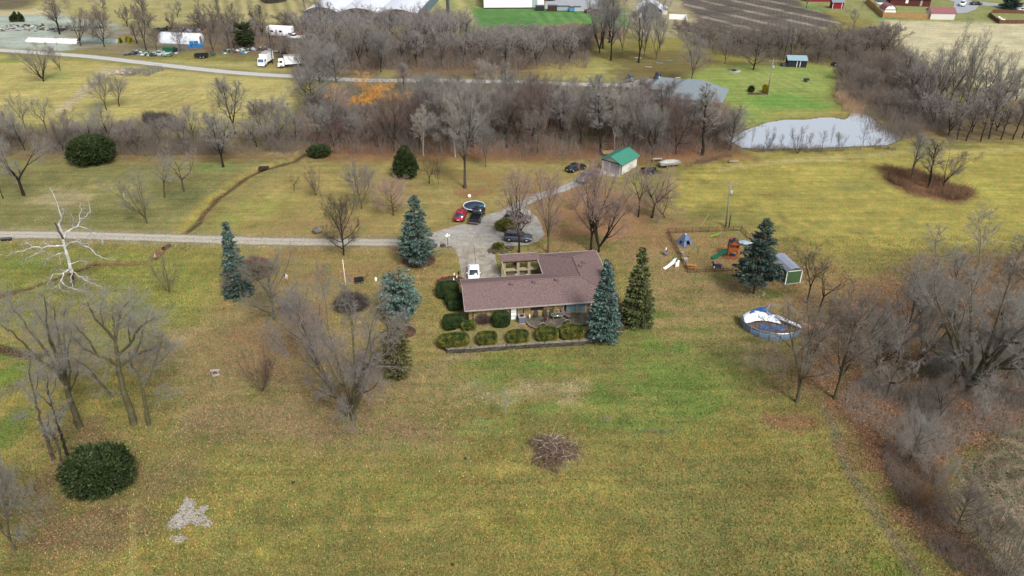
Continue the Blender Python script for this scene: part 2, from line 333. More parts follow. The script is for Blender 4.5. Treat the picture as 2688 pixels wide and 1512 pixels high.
for b in [(720, 1050, 220, 50, (122, 114, 80), .5), (930, 1090, 190, 50, (112, 106, 78), .5), (560, 1060, 120, 50, (128, 118, 84), .5), (900, 1000, 90, 40, (110, 108, 66), .4), (1090, 950, 50, 50, (150, 134, 92), .3), (200, 1100, 100, 60, (112, 98, 68), .5), (180, 1190, 80, 60, (96, 82, 58), .6), (280, 1330, 160, 60, (118, 106, 72), .4), (430, 1200, 120, 60, (118, 112, 70), .3), (120, 1340, 60, 60, (104, 84, 62), .6), (30, 1420, 60, 60, (96, 96, 44), .2)]:
    blob(b[0], b[1], b[2], b[3], alb(*b[4]), .75, b[5])
poly([(430, 830), (640, 780), (1000, 880), (1100, 930), (1110, 1080), (760, 1120), (520, 1090), (420, 980)], alb(136, 122, 84), 8, .65, .45, patchy=.35)
poly([(120, 1120), (330, 1090), (400, 1180), (330, 1300), (150, 1400), (40, 1400), (60, 1200)], alb(112, 98, 66), 5, .6, .45, patchy=.4)
poly([(700, 580), (1160, 590), (1160, 640), (1060, 760), (700, 760), (640, 660)], alb(158, 128, 76), 6, .6, .55, patchy=.5)
poly([(1600, 600), (1900, 690), (2100, 760), (2000, 860), (1850, 840), (1640, 760)], alb(150, 126, 82), 6, .55, .5, patchy=.5)
# lawn below the house
for b in [(1480, 900, 150, 14, (112, 128, 52)), (1680, 870, 120, 24, (116, 132, 54)), (1330, 925, 150, 12, (106, 126, 52)), (1680, 960, 130, 40, (98, 122, 44)), (1760, 1010, 90, 26, (104, 124, 46)), (1530, 990, 60, 28, (92, 114, 46)), (1350, 1030, 110, 22, (110, 126, 54)), (1550, 1060, 160, 20, (112, 124, 54)), (1600, 840, 60, 14, (120, 128, 56)), (1230, 960, 60, 14, (130, 132, 70)), (1210, 1080, 80, 26, (128, 128, 64)), (1750, 830, 90, 14, (120, 126, 58)), (1640, 790, 60, 14, (112, 122, 54)), (1780, 700, 70, 12, (118, 122, 60)), (1940, 740, 60, 12, (104, 110, 52))]:
    blob(b[0], b[1], b[2], b[3], alb(*b[4]), .95, 0, patchy=.8)
poly([(1250, 915), (1650, 880), (1880, 820), (1900, 960), (1800, 1060), (1500, 1080), (1300, 1050), (1240, 980)], alb(112, 128, 54), 6, .6, 0, patchy=1.3)
poly([(1300, 965), (1360, 962), (1480, 968), (1470, 985), (1440, 1005), (1450, 1018), (1400, 1012), (1380, 990), (1330, 1000), (1300, 990)], alb(168, 142, 104), 1.2, .85, patchy=.2)
poly([(1140, 985), (1200, 978), (1230, 990), (1290, 1003), (1200, 1015), (1140, 1005)], alb(164, 150, 116), 2, .6, patchy=.8)
blob(1525, 1045, 20, 10, alb(164, 134, 104), .9); blob(1660, 1075, 70, 7, alb(112, 100, 82), .6, patchy=1.2)
blob(1395, 1135, 80, 54, alb(168, 138, 102), .85, .1, patchy=.7)
blob(1170, 905, 60, 12, alb(160, 140, 110), .6)
blob(1930, 905, 90, 26, alb(160, 138, 104), .9, patchy=.5); blob(1900, 870, 60, 12, alb(166, 144, 104), .7); blob(1860, 815, 40, 12, alb(90, 116, 44), .8)
# right wood floor
poly([(1950, 980), (2010, 900), (2050, 820), (2130, 770), (2250, 690), (2380, 650), (2700, 640), (2700, 1080), (2500, 1100), (2300, 1090), (2130, 1010)], alb(104, 82, 62), 6, .95, lf=.6, patchy=.1)
poly([(2085, 1010), (2180, 980), (2700, 980), (2700, 1060), (2560, 1100), (2400, 1150), (2360, 1230), (2440, 1380), (2520, 1470), (2440, 1480), (2330, 1400), (2210, 1190), (2130, 1060)], alb(92, 70, 56), 2.5, .98, lf=.75, patchy=.05)
for b in [(2000, 1060, 90, 30, (130, 96, 60), .8), (2170, 880, 90, 40, (118, 92, 62), .6), (2330, 930, 100, 24, (108, 100, 58), .4), (2150, 1130, 50, 50, (124, 100, 56), .5), (2060, 760, 60, 24, (130, 100, 68), .6)]:
    blob(b[0], b[1], b[2], b[3], alb(*b[4]), .8, b[5])
line([(2080, 1020), (2110, 1110), (2150, 1200), (2200, 1280), (2260, 1370), (2310, 1460)], .9, alb(130, 104, 82), .5, .7, warp=.3)
line([(335, 1275), (338, 1480)], .45, alb(168, 148, 84), .2, .8, warp=.05)
line([(440, 860), (560, 800), (640, 790)], 1.2, alb(176, 148, 98), 1., .35, warp=.5)
line([(1060, 940), (1070, 985)], .6, alb(176, 132, 70), .3, .6)
# foreground variety
for b in [(1400, 1300, 200, 60, (142, 134, 56)), (1000, 1250, 140, 50, (132, 128, 56)), (1900, 1250, 160, 60, (128, 116, 58)), (1650, 1400, 160, 50, (146, 126, 52)), (1250, 1180, 100, 30, (158, 142, 66)), (700, 1350, 160, 60, (140, 132, 54)), (1850, 1120, 160, 40, (142, 128, 54)), (2100, 1330, 80, 60, (132, 126, 48)), (1500, 1230, 90, 40, (150, 138, 60)), (1100, 1400, 120, 50, (124, 120, 60)), (2250, 1440, 60, 40, (112, 124, 40))]:
    blob(b[0], b[1], b[2], b[3], alb(*b[4]), .7, patchy=.9)
# tilled field bottom right
TF = [(2700, 1065), (2600, 1075), (2480, 1120), (2415, 1170), (2395, 1260), (2420, 1340), (2500, 1420), (2570, 1480), (2700, 1500)]
poly(TF, alb(116, 94, 74), 1.5, 1, lf=.1)
P_ = W(TF); ins = inpoly(P_, WX, WY); c0 = G(2620*K, 1260*K)
rr = np.hypot((X-c0.x), (Y-c0.y)*.55)
mixin(np.where(ins, np.clip(np.sin(2*np.pi*(rr+n3)/1.3), 0, 1)*.55, 0), alb(156, 136, 110))
P2 = W([(2490, 1200), (2560, 1190), (2640, 1300), (2700, 1400), (2700, 1480), (2560, 1440), (2490, 1340)])
mixin(np.where(inpoly(P2, WX, WY), np.clip(.3+n3*2.6+n5, 0, 1)*.5, 0), alb(160, 148, 132))
# strips beside the creek and culvert ditch
CREEK1 = [(472, 616), (517, 581), (534, 555), (573, 516), (622, 478), (648, 460), (685, 443), (734, 430), (772, 420), (800, 400)]
CREEK2 = [(424, 650), (416, 662), (402, 677), (360, 688), (297, 688), (240, 690), (225, 700), (172, 718), (140, 730), (80, 752), (40, 764), (-40, 790)]
line(CREEK1, 2.6, alb(158, 130, 70), 1.3, .6, k=1, warp=.3)
poly([(450, 590), (520, 535), (600, 468), (640, 440), (628, 425), (560, 470), (500, 520), (445, 575)], alb(166, 138, 56), 1.2, .8, patchy=.3)
line(CREEK1, .6, alb(76, 56, 46), .5, .95, .4, k=1, warp=.25)
line(CREEK2[:6], 1.0, alb(112, 72, 54), .4, .9, .7, k=1, warp=.25)
line(CREEK2[5:], .95, alb(50, 40, 32), .5, 1., .5, k=1, warp=.25)
line([(-40, 866), (0, 878), (50, 888), (92, 894), (104, 896)], 1.2, alb(70, 52, 42), .5, .95, .4, warp=.2)
line([(-20, 1005), (60, 965), (120, 935)], 1.4, alb(116, 112, 82), 1, .7, .2, warp=.4)
dC = np.minimum(pdist(W(CREEK1, 1), X, Y, False), pdist(W(CREEK2, 1), X, Y, False)*1.5)
Z -= .55*np.clip(1-(dC/1.5)**2, 0, 1)
# pond banks
POND = [(1903, 362), (1963, 339), (2012, 321), (2057, 313), (2116, 313), (2158, 307), (2190, 307.5), (2218, 313), (2230, 304), (2232, 293), (2260, 288), (2288, 307), (2312, 325), (2347, 344), (2368, 363), (2347, 373), (2333, 379), (2242, 383), (2137, 388), (1998, 390), (1945, 386), (1928, 374)]
poly(POND, alb(150, 124, 76), 4.5, .9, lf=.4, k=1, warp=.3)
poly(POND, alb(52, 44, 40), .8, 1, k=1, warp=.05)
PD = W(POND, 1); ins = inpoly(PD, X, Y); d = pdist(PD, X, Y); Z = np.where(ins, -.9*np.clip(d/1.2, .3, 1), Z)
# drive edges
DR = [(-60, 615), (0, 616), (209, 618), (459, 626), (730, 634), (1043, 637), (1180, 640)]
line(DR, 4.6, alb(156, 140, 106), 1.2, .55, k=1, warp=.3)
LANE = [(-60, 124), (0, 132), (224, 148), (384, 166), (594, 189), (786, 202), (952, 211), (1110, 212), (1319, 215), (1494, 221), (1634, 225), (1700, 226)]
line(LANE, 6, alb(134, 132, 84), 1.5, .6, k=1, warp=.3)
Z += np.where(Y < 145, n3*.05, n3*.08)
me = bpy.data.meshes.new('ground'); nx, ny = len(xs), len(ys)
ii = np.arange(nx*ny).reshape(ny, nx)
quads = np.stack([ii[:-1, :-1], ii[:-1, 1:], ii[1:, 1:], ii[1:, :-1]], -1).reshape(-1, 4)
gm = bpy.data.materials.new('grass_and_soil'); gm.use_nodes = True
ground = np_mesh('ground', np.stack([X, Y, Z], 1), quads, gm, None, True); ground['kind'] = 'structure'
rg = np.clip(col[:, 0]/np.maximum(col[:, 1], 1e-4)-1.22, 0, 1)      # keep leaf litter a muted tan
col[:, 0] *= 1-.42*np.clip(rg, 0, .6); col[:, 1] *= 1+.18*rg; col[:, 2] *= 1+.1*rg
gr = np.clip(n5*1.9+n3*1.1, -1, 1)[:, None]; nr_ = ((Y > 30) & (Y < 210))[:, None]
col = np.where(nr_, col*(1+.16*gr*np.array([1.25, 1.0, .6])), col); cl = (col@np.array([.3, .59, .11]))[:, None]; col = (col*.86+cl*.14)*np.array([1.01, 1.02, 1.0])
ca = ground.data.color_attributes.new('cover', 'FLOAT_COLOR', 'POINT')
ca.data.foreach_set('color', np.concatenate([col, leaf[:, None]], 1).astype(np.float32).ravel())
def ground_shader(m, from_attr=True, flat=None):
    n = m.node_tree; L = n.links; b = n.nodes['Principled BSDF']; b.inputs['Roughness'].default_value = .95; b.inputs['Specular IOR Level'].default_value = .1
    N = lambda t: n.nodes.new(t)
    tc = N('ShaderNodeTexCoord')
    at = N('ShaderNodeVertexColor'); at.layer_name = 'cover'
    def noise(sc, det=4, ro=.65, off=0):
        mp = N('ShaderNodeMapping'); mp.inputs['Location'].default_value = (off, off*1.7, 0); L.new(tc.outputs['Object'], mp.inputs[0])
        z = N('ShaderNodeTexNoise'); z.inputs['Scale'].default_value = sc; z.inputs['Detail'].default_value = det; z.inputs['Roughness'].default_value = ro; L.new(mp.outputs[0], z.inputs['Vector']); return z.outputs['Fac']
    def rng(f, a, b_, c, d):
        r = N('ShaderNodeMapRange'); r.inputs[1].default_value = a; r.inputs[2].default_value = b_; r.inputs[3].default_value = c; r.inputs[4].default_value = d; L.new(f, r.inputs[0]); return r.outputs[0]
    def mix(fac, a, b_, mode='MIX'):
        x = N('ShaderNodeMix'); x.data_type = 'RGBA'; x.blend_type = mode; L.new(fac, x.inputs[0])
        (L.new(a, x.inputs[6]) if not isinstance(a, tuple) else setattr(x.inputs[6], 'default_value', a+(1,)))
        (L.new(b_, x.inputs[7]) if not isinstance(b_, tuple) else setattr(x.inputs[7], 'default_value', b_+(1,)))
        return x.outputs[2]
    def mul(a, k):
        x = N('ShaderNodeVectorMath'); x.operation = 'SCALE'; L.new(a, x.inputs[0])
        (L.new(k, x.inputs['Scale']) if not isinstance(k, float) else setattr(x.inputs['Scale'], 'default_value', k)); return x.outputs[0]
    c = at.outputs['Color']
    fine = noise(4.2, 7, .78); med = noise(.9, 5, .7, 13); big = noise(.16, 5, .7, 31)
    # dead blades and green blades mixed at blade scale
    tint = N('ShaderNodeVectorMath'); tint.operation = 'MULTIPLY'; L.new(c, tint.inputs[0]); tint.inputs[1].default_value = (.74, .97, .86)
    tint2 = N('ShaderNodeVectorMath'); tint2.operation = 'MULTIPLY'; L.new(c, tint2.inputs[0]); tint2.inputs[1].default_value = (1.22, 1.06, 1.04)
    sc_ = N('ShaderNodeSeparateColor'); L.new(c, sc_.inputs[0]); dv = N('ShaderNodeMath'); dv.operation = 'DIVIDE'; L.new(sc_.outputs[1], dv.inputs[0]); L.new(sc_.outputs[0], dv.inputs[1])
    gfac = rng(dv.outputs[0], .70, .84, .15, 1.0)          # soil and litter keep their hue, turf varies green to straw
    c1 = mix(gfac, c, mix(rng(med, .42, .58, 0, 1), tint.outputs[0], tint2.outputs[0]))
    c1 = mix(rng(noise(.35, 4, .7, 57), .3, .7, .0, .45), c1, c)
    c2 = mul(c1, rng(fine, .32, .68, .34, 1.7))
    c2 = mul(c2, rng(big, .3, .7, .82, 1.2))
    ms = N('ShaderNodeMapping'); ms.inputs['Scale'].default_value = (.06, .9, 1); ms.inputs['Rotation'].default_value = (0, 0, .06); L.new(tc.outputs['Object'], ms.inputs[0])
    zs = N('ShaderNodeTexNoise'); zs.inputs['Scale'].default_value = 1.0; zs.inputs['Detail'].default_value = 3; L.new(ms.outputs[0], zs.inputs['Vector'])
    c2 = mul(c2, rng(zs.outputs['Fac'], .35, .65, .88, 1.12))
    # fallen leaves: speckle controlled by the cover's alpha
    sp = noise(7.0, 5, .8, 77)
    la = N('ShaderNodeMath'); la.operation = 'MULTIPLY_ADD'; L.new(at.outputs['Alpha'], la.inputs[0]); la.inputs[1].default_value = .26; L.new(sp, la.inputs[2])
    lm = rng(la.outputs[0], .62, .70, 0, .85)
    lc = mix(rng(noise(11, 3, .6, 5), .35, .65, 0, 1), tuple(alb(138, 84, 54)), tuple(alb(188, 140, 104)))
    c3 = mix(lm, c2, lc)
    dk = N('ShaderNodeMath'); dk.operation = 'MULTIPLY'; L.new(at.outputs['Alpha'], dk.inputs[0]); L.new(rng(noise(9, 4, .7, 101), .55, .68, 0, .9), dk.inputs[1])
    c4 = mix(dk.outputs[0], c3, tuple(alb(70, 48, 38)))
    L.new(c4, b.inputs['Base Color'])
    bp = N('ShaderNodeBump'); bp.inputs['Strength'].default_value = .7; bp.inputs['Distance'].default_value = .12; L.new(fine, bp.inputs['Height']); L.new(bp.outputs[0], b.inputs['Normal'])
ground_shader(gm)
# ------------------------------------------------------------ sheets lying on the ground
def sheet(name, pts, z, m, kind='structure', jit=0., step=1.2, parent=None, k=1, world=False):
    P = [Vector(p) for p in pts] if world else [Vector(G(a*k, b*k)[:2]) for a, b in pts]
    R = random.Random(len(name)+len(pts)); Q = []
    for i, a in enumerate(P):
        b = P[(i+1) % len(P)]; n = max(1, int((b-a).length/step)) if jit else 1
        for j in range(n):
            q = a.lerp(b, j/n); Q.append((q.x+R.uniform(-jit, jit), q.y+R.uniform(-jit, jit), z))
    bm = bmesh.new(); vs = [bm.verts.new(q) for q in Q]; f = bm.faces.new(vs); bmesh.ops.triangulate(bm, faces=[f])
    bmesh.ops.recalc_face_normals(bm, faces=bm.faces)
    if sum(f.normal.z for f in bm.faces) < 0: bmesh.ops.reverse_faces(bm, faces=bm.faces)
    mesh = bpy.data.meshes.new(name); bm.to_mesh(mesh); bm.free(); mesh.materials.append(m)
    o = link(bpy.data.objects.new(name, mesh), parent)
    if kind: o['kind'] = kind
    return o
def ribbon(name, pts, width, z, m, k=1, jit=.12, kind='structure', step=1.0):
    P = [Vector(G(a*k, b*k)[:2]) for a, b in pts]; Q = []
    for i in range(len(P)-1):          # Catmull-Rom
        p0 = P[max(i-1, 0)]; p1 = P[i]; p2 = P[i+1]; p3 = P[min(i+2, len(P)-1)]; n = max(2, int((p2-p1).length/step))
        for j in range(n):
            t = j/n; Q.append(.5*((2*p1)+(p2-p0)*t+(2*p0-5*p1+4*p2-p3)*t*t+(3*p1-p0-3*p2+p3)*t**3))
    Q.append(P[-1]); R = random.Random(5); v = []; f = []; us = []
    cross = [(-.5, 0), (-.25, .01), (0, .015), (.25, .01), (.5, 0)]
    for i, q in enumerate(Q):
        d = (Q[min(i+1, len(Q)-1)]-Q[max(i-1, 0)]).normalized(); nrm = Vector((-d.y, d.x)); wd = width if not callable(width) else width(i/len(Q))
        for cx, h in cross:
            e = R.uniform(-jit, jit) if abs(cx) == .5 else 0; p = q+nrm*(cx*wd+e); v.append((p.x, p.y, z+h)); us.append(cx)
    for i in range(len(Q)-1):
        for j in range(4): a = i*5+j; f.append((a, a+1, a+6, a+5))
    me = bpy.data.meshes.new(name); me.from_pydata(v, [], f); me.materials.append(m); me.update()
    at = me.attributes.new('across', 'FLOAT', 'POINT'); at.data.foreach_set('value', us)
    bm = bmesh.new(); bm.from_mesh(me); bmesh.ops.recalc_face_normals(bm, faces=bm.faces)
    if sum(x.normal.z for x in bm.faces) < 0: bmesh.ops.reverse_faces(bm, faces=bm.faces)
    bm.to_mesh(me); bm.free()
    o = link(bpy.data.objects.new(name, me))
    if kind: o['kind'] = kind
    return o
def track_mat(name, rgb, mid, st=.5):
    m = bpy.data.materials.new(name); m.use_nodes = True; n = m.node_tree; L = n.links; b = n.nodes['Principled BSDF']; b.inputs['Roughness'].default_value = .95; b.inputs['Specular IOR Level'].default_value = .1
    at = n.nodes.new('ShaderNodeAttribute'); at.attribute_name = 'across'
    ab = n.nodes.new('ShaderNodeMath'); ab.operation = 'ABSOLUTE'; L.new(at.outputs['Fac'], ab.inputs[0])
    tc = n.nodes.new('ShaderNodeTexCoord'); nz = n.nodes.new('ShaderNodeTexNoise'); nz.inputs['Scale'].default_value = 2.2; nz.inputs['Detail'].default_value = 7; nz.inputs['Roughness'].default_value = .75; L.new(tc.outputs['Object'], nz.inputs[0])
    a1 = n.nodes.new('ShaderNodeMath'); a1.operation = 'MULTIPLY_ADD'; L.new(nz.outputs[0], a1.inputs[0]); a1.inputs[1].default_value = .34; L.new(ab.outputs[0], a1.inputs[2])
    cr = n.nodes.new('ShaderNodeValToRGB'); e = cr.color_ramp.elements; e[0].position = .12; e[0].color = (*mid, 1); e[1].position = .24; e[1].color = (*rgb, 1)
    x = cr.color_ramp.elements.new(.5); x.color = (*rgb, 1); x = cr.color_ramp.elements.new(.64); x.color = (*mid, 1)
    L.new(a1.outputs[0], cr.inputs[0])
    n2 = n.nodes.new('ShaderNodeTexNoise'); n2.inputs['Scale'].default_value = 9; n2.inputs['Detail'].default_value = 5; L.new(tc.outputs['Object'], n2.inputs[0])
    mr = n.nodes.new('ShaderNodeMapRange'); mr.inputs[1].default_value = .3; mr.inputs[2].default_value = .7; mr.inputs[3].default_value = .78; mr.inputs[4].default_value = 1.2; L.new(n2.outputs[0], mr.inputs[0])
    s = n.nodes.new('ShaderNodeVectorMath'); s.operation = 'SCALE'; L.new(cr.outputs[0], s.inputs[0]); L.new(mr.outputs[0], s.inputs['Scale']); L.new(s.outputs[0], b.inputs['Base Color'])
    return m
m_drive = track_mat('gravel_drive', alb(190, 184, 172), alb(146, 136, 114))
m_gravel = mat('pale_gravel', alb(172, 168, 160), .95, .2, .8, bump=.1)
m_conc = mat('concrete_slab', alb(168, 160, 148), .9, .26, .6, bump=.05)
m_asph = mat('pale_asphalt', alb(168, 172, 178), .9, .08, .5)
ribbon('driveway', DR, 3.0, .03, m_drive)
ribbon('road', LANE, 3.6, .05, track_mat('gravel_lane', alb(204, 202, 198), alb(164, 158, 144)))
T5 = lambda L_: [(1100+x/3.917, 450+y/3.917) for x, y in L_]
sheet('gravel_court', T5([(60, 755), (60, 665), (150, 625), (280, 592), (420, 548), (520, 545), (640, 480), (720, 440), (880, 400), (960, 372), (1060, 368), (1130, 400), (1220, 470), (1270, 560), (1290, 650), (1230, 720), (1130, 752), (1000, 764), (760, 768), (330, 772), (240, 745)]), .045, m_gravel, jit=.15)
ribbon('garage_driveway', T5([(900, 420), (1040, 345), (1250, 250), (1450, 190), (1600, 130), (1750, 60), (1950, -20)])+[(1604, 448)], 2.7, .058, track_mat('grey_gravel', alb(172, 170, 166), alb(140, 132, 118)))
sheet('garage_apron', [(1570, 450), (1584, 445), (1632, 459), (1625, 467), (1590, 463)], .07, m_conc)
sheet('concrete_driveway', T5([(330, 770), (765, 766), (775, 840), (800, 950), (825, 1085), (840, 1200), (480, 1220), (440, 1110), (425, 1000), (405, 890), (380, 820)]), .06, m_conc)
jt = MB(); a = G(1100+560/3.917, 450+775/3.917); b = G(1100+640/3.917, 450+1180/3.917)
sheet('driveway_joint', [(1100+560/3.917, 647), (1100+566/3.917, 647), (1100+612/3.917, 740), (1100+604/3.917, 740)], .068, mat('dark_joint', alb(108, 102, 92)))
# nursery beds, car parks
sheet('parking_area', [(1636, 222), (1665, 212), (1700, 207), (1728, 205), (1745, 222), (1722, 237), (1680, 235), (1640, 232)], .06, m_gravel, jit=.2)
sheet('car_park', [(1430, 23), (1435, -20), (1560, -20), (1600, 20), (1630, 50), (1590, 45), (1555, 34), (1525, 29)], .05, m_asph, jit=.1)
ribbon('street', [(2470, -16), (2520, 2), (2600, 12), (2700, 22)], 7, .05, m_asph)
sheet('house_driveway', [(2508, -10), (2548, 2), (2570, 14), (2560, 26), (2535, 34), (2508, 36), (2500, 30)], .055, m_asph, jit=.1)
# pond water
wm = bpy.data.materials.new('pond_water'); wm.use_nodes = True; b = wm.node_tree.nodes['Principled BSDF']
b.inputs['Base Color'].default_value = (.045, .05, .045, 1); b.inputs['Roughness'].default_value = .03; b.inputs['IOR'].default_value = 5.6; b.inputs['Specular IOR Level'].default_value = 1
nz = wm.node_tree.nodes.new('ShaderNodeTexNoise'); nz.inputs['Scale'].default_value = .8; nz.inputs['Detail'].default_value = 4
tcw = wm.node_tree.nodes.new('ShaderNodeTexCoord'); wm.node_tree.links.new(tcw.outputs['Object'], nz.inputs[0])
bp = wm.node_tree.nodes.new('ShaderNodeBump'); bp.inputs['Strength'].default_value = .04; bp.inputs['Distance'].default_value = .1
wm.node_tree.links.new(nz.outputs[0], bp.inputs['Height']); wm.node_tree.links.new(bp.outputs[0], b.inputs['Normal'])
sheet('pond_water', POND, -.12, wm)

# real blades and fallen leaves over the nearer lawns: colours taken from the cover beneath them
def scatter(name, label, n, x0, x1, y0, y1, size, seed, wfun, cfun, flat):
    R = np.random.RandomState(seed); y = y0+(y1-y0)*R.uniform(0, 1, n)**1.5; x = R.uniform(-1, 1, n)*(x1+(y-y0)*.62)
    ix = np.clip(np.searchsorted(xs, x), 1, nx-1); iy = np.clip(np.searchsorted(ys, y), 1, ny-1); id_ = iy*nx+ix
    k = R.uniform(0, 1, n) < wfun(leaf[id_], col[id_], Z[id_])*np.clip((y-y0)/9, 0, 1)*np.clip((x1+(y-y0)*.62-np.abs(x))/8, 0, 1); x, y, id_ = x[k], y[k], id_[k]; m_ = len(x); z = Z[id_]*.0+n_at(id_)
    s = size*R.uniform(.5, 1.4, m_); a = R.uniform(0, 6.28, m_); dx, dy = np.cos(a), np.sin(a); h = s*(R.uniform(.05, .5, m_) if flat else R.uniform(.5, 1.2, m_)); wd = s*(.45 if flat else .3)
    p = np.stack([x, y, z], 1); A = p+np.stack([-dy*wd, dx*wd, 0*x], 1); B = p-np.stack([-dy*wd, dx*wd, 0*x], 1); lx, ly = R.normal(0, .5, m_)*s, R.normal(0, .5, m_)*s
    Cc = p+np.stack([dx*s*(1 if flat else .3)+lx*.3, dy*s*(1 if flat else .3)+ly*.3, h], 1); V = np.stack([A, B, Cc], 1).reshape(-1, 3)
    T_ = np.arange(m_*3).reshape(-1, 3); mt = bpy.data.materials.new(name+'_colour'); mt.use_nodes = True; b = mt.node_tree.nodes['Principled BSDF']; b.inputs['Roughness'].default_value = .8; b.inputs['Specular IOR Level'].default_value = .1
    vc = mt.node_tree.nodes.new('ShaderNodeVertexColor'); vc.layer_name = 'tone'; mt.node_tree.links.new(vc.outputs[0], b.inputs['Base Color'])
    o = np_mesh(name, V, T_, mt, None, sides=3); c = cfun(col[id_], R, m_); ca = o.data.color_attributes.new('tone', 'FLOAT_COLOR', 'POINT'); ca.data.foreach_set('color', np.concatenate([np.repeat(c, 3, 0), np.ones((m_*3, 1))], 1).astype(np.float32).ravel())
    o['kind'] = 'stuff'; o['label'] = label; o['category'] = name; return o
def n_at(i): return Z[i]
def ctuft(c, R, n): 
    t = R.uniform(0, 1, (n, 1)); v = R.uniform(.35, 2.2, (n, 1)); return np.clip(c*v*(np.array([.86, 1.04, .85])*(1-t)+np.array([1.2, 1.05, 1.1])*t), 0, .9)
def cleaf(c, R, n):
    t = R.uniform(0, 1, (n, 1)); return np.array(alb(96, 62, 44))*(1-t)+np.array(alb(200, 158, 122))*t
scatter('grass', 'short mixed green and straw coloured grass on the lawns', 430000, 0, 44, 37, 120, .17, 1, lambda l, c, z: np.where(z < -.2, 0, 1-.5*l), ctuft, False)
scatter('fallen_leaves', 'brown fallen leaves lying on the lawns under the trees', 470000, 0, 44, 37, 150, .17, 2, lambda l, c, z: np.clip(l*1.1-.06, 0, 1), cleaf, True)
# ============================================================ TREES
def bark(name, rgb, ov=.12): return mat(name, rgb, .95, .16, 2.5, spec=.1, obj_var=ov)
BK = {'red': bark('bark_red', alb(110, 80, 70, .6)), 'grey': bark('bark_grey', alb(104, 94, 84, .55)), 'dark': bark('bark_dark', alb(60, 54, 50, .5)), 'olive': bark('bark_mossy', alb(104, 98, 74, .6)),
      'pale': bark('bark_pale', alb(160, 152, 142, .75)), 'white': mat('bark_white', alb(196, 196, 194, .8), .85, .28, 1.5, spec=.2), 'brown': bark('bark_brown', alb(98, 78, 66, .6)), 'orange': bark('bark_willow', alb(150, 112, 70, .6))}
TW = {'grey': bark('twigs_grey', alb(140, 137, 131, .8)), 'mauve': bark('twigs_mauve', alb(140, 133, 129, .8)), 'dark': bark('twigs_dark', alb(92, 84, 78, .76)), 'brown': bark('twigs_brown', alb(128, 118, 110, .76)),
      'red': bark('twigs_red', alb(116, 98, 92, .75)), 'pink': bark('twigs_pink', alb(158, 136, 126, .8)), 'pale': bark('twigs_pale', alb(160, 152, 142, .8)), 'orange': bark('twigs_orange', alb(222, 160, 72, .9)),
      'white': mat('twigs_white', alb(214, 210, 208, .9), .9, .1, 2), 'burgundy': bark('twigs_burgundy', alb(116, 62, 70, .78)), 'rust': bark('twigs_rust', alb(134, 106, 84, .72)), 'greygreen': bark('twigs_grey_green', alb(136, 132, 116, .8))}
def rot_about(d, ang, az):
    a = d.orthogonal().normalized(); a.rotate(Matrix.Rotation(az, 3, d)); q = d.copy(); q.rotate(Matrix.Rotation(ang, 3, a)); return q
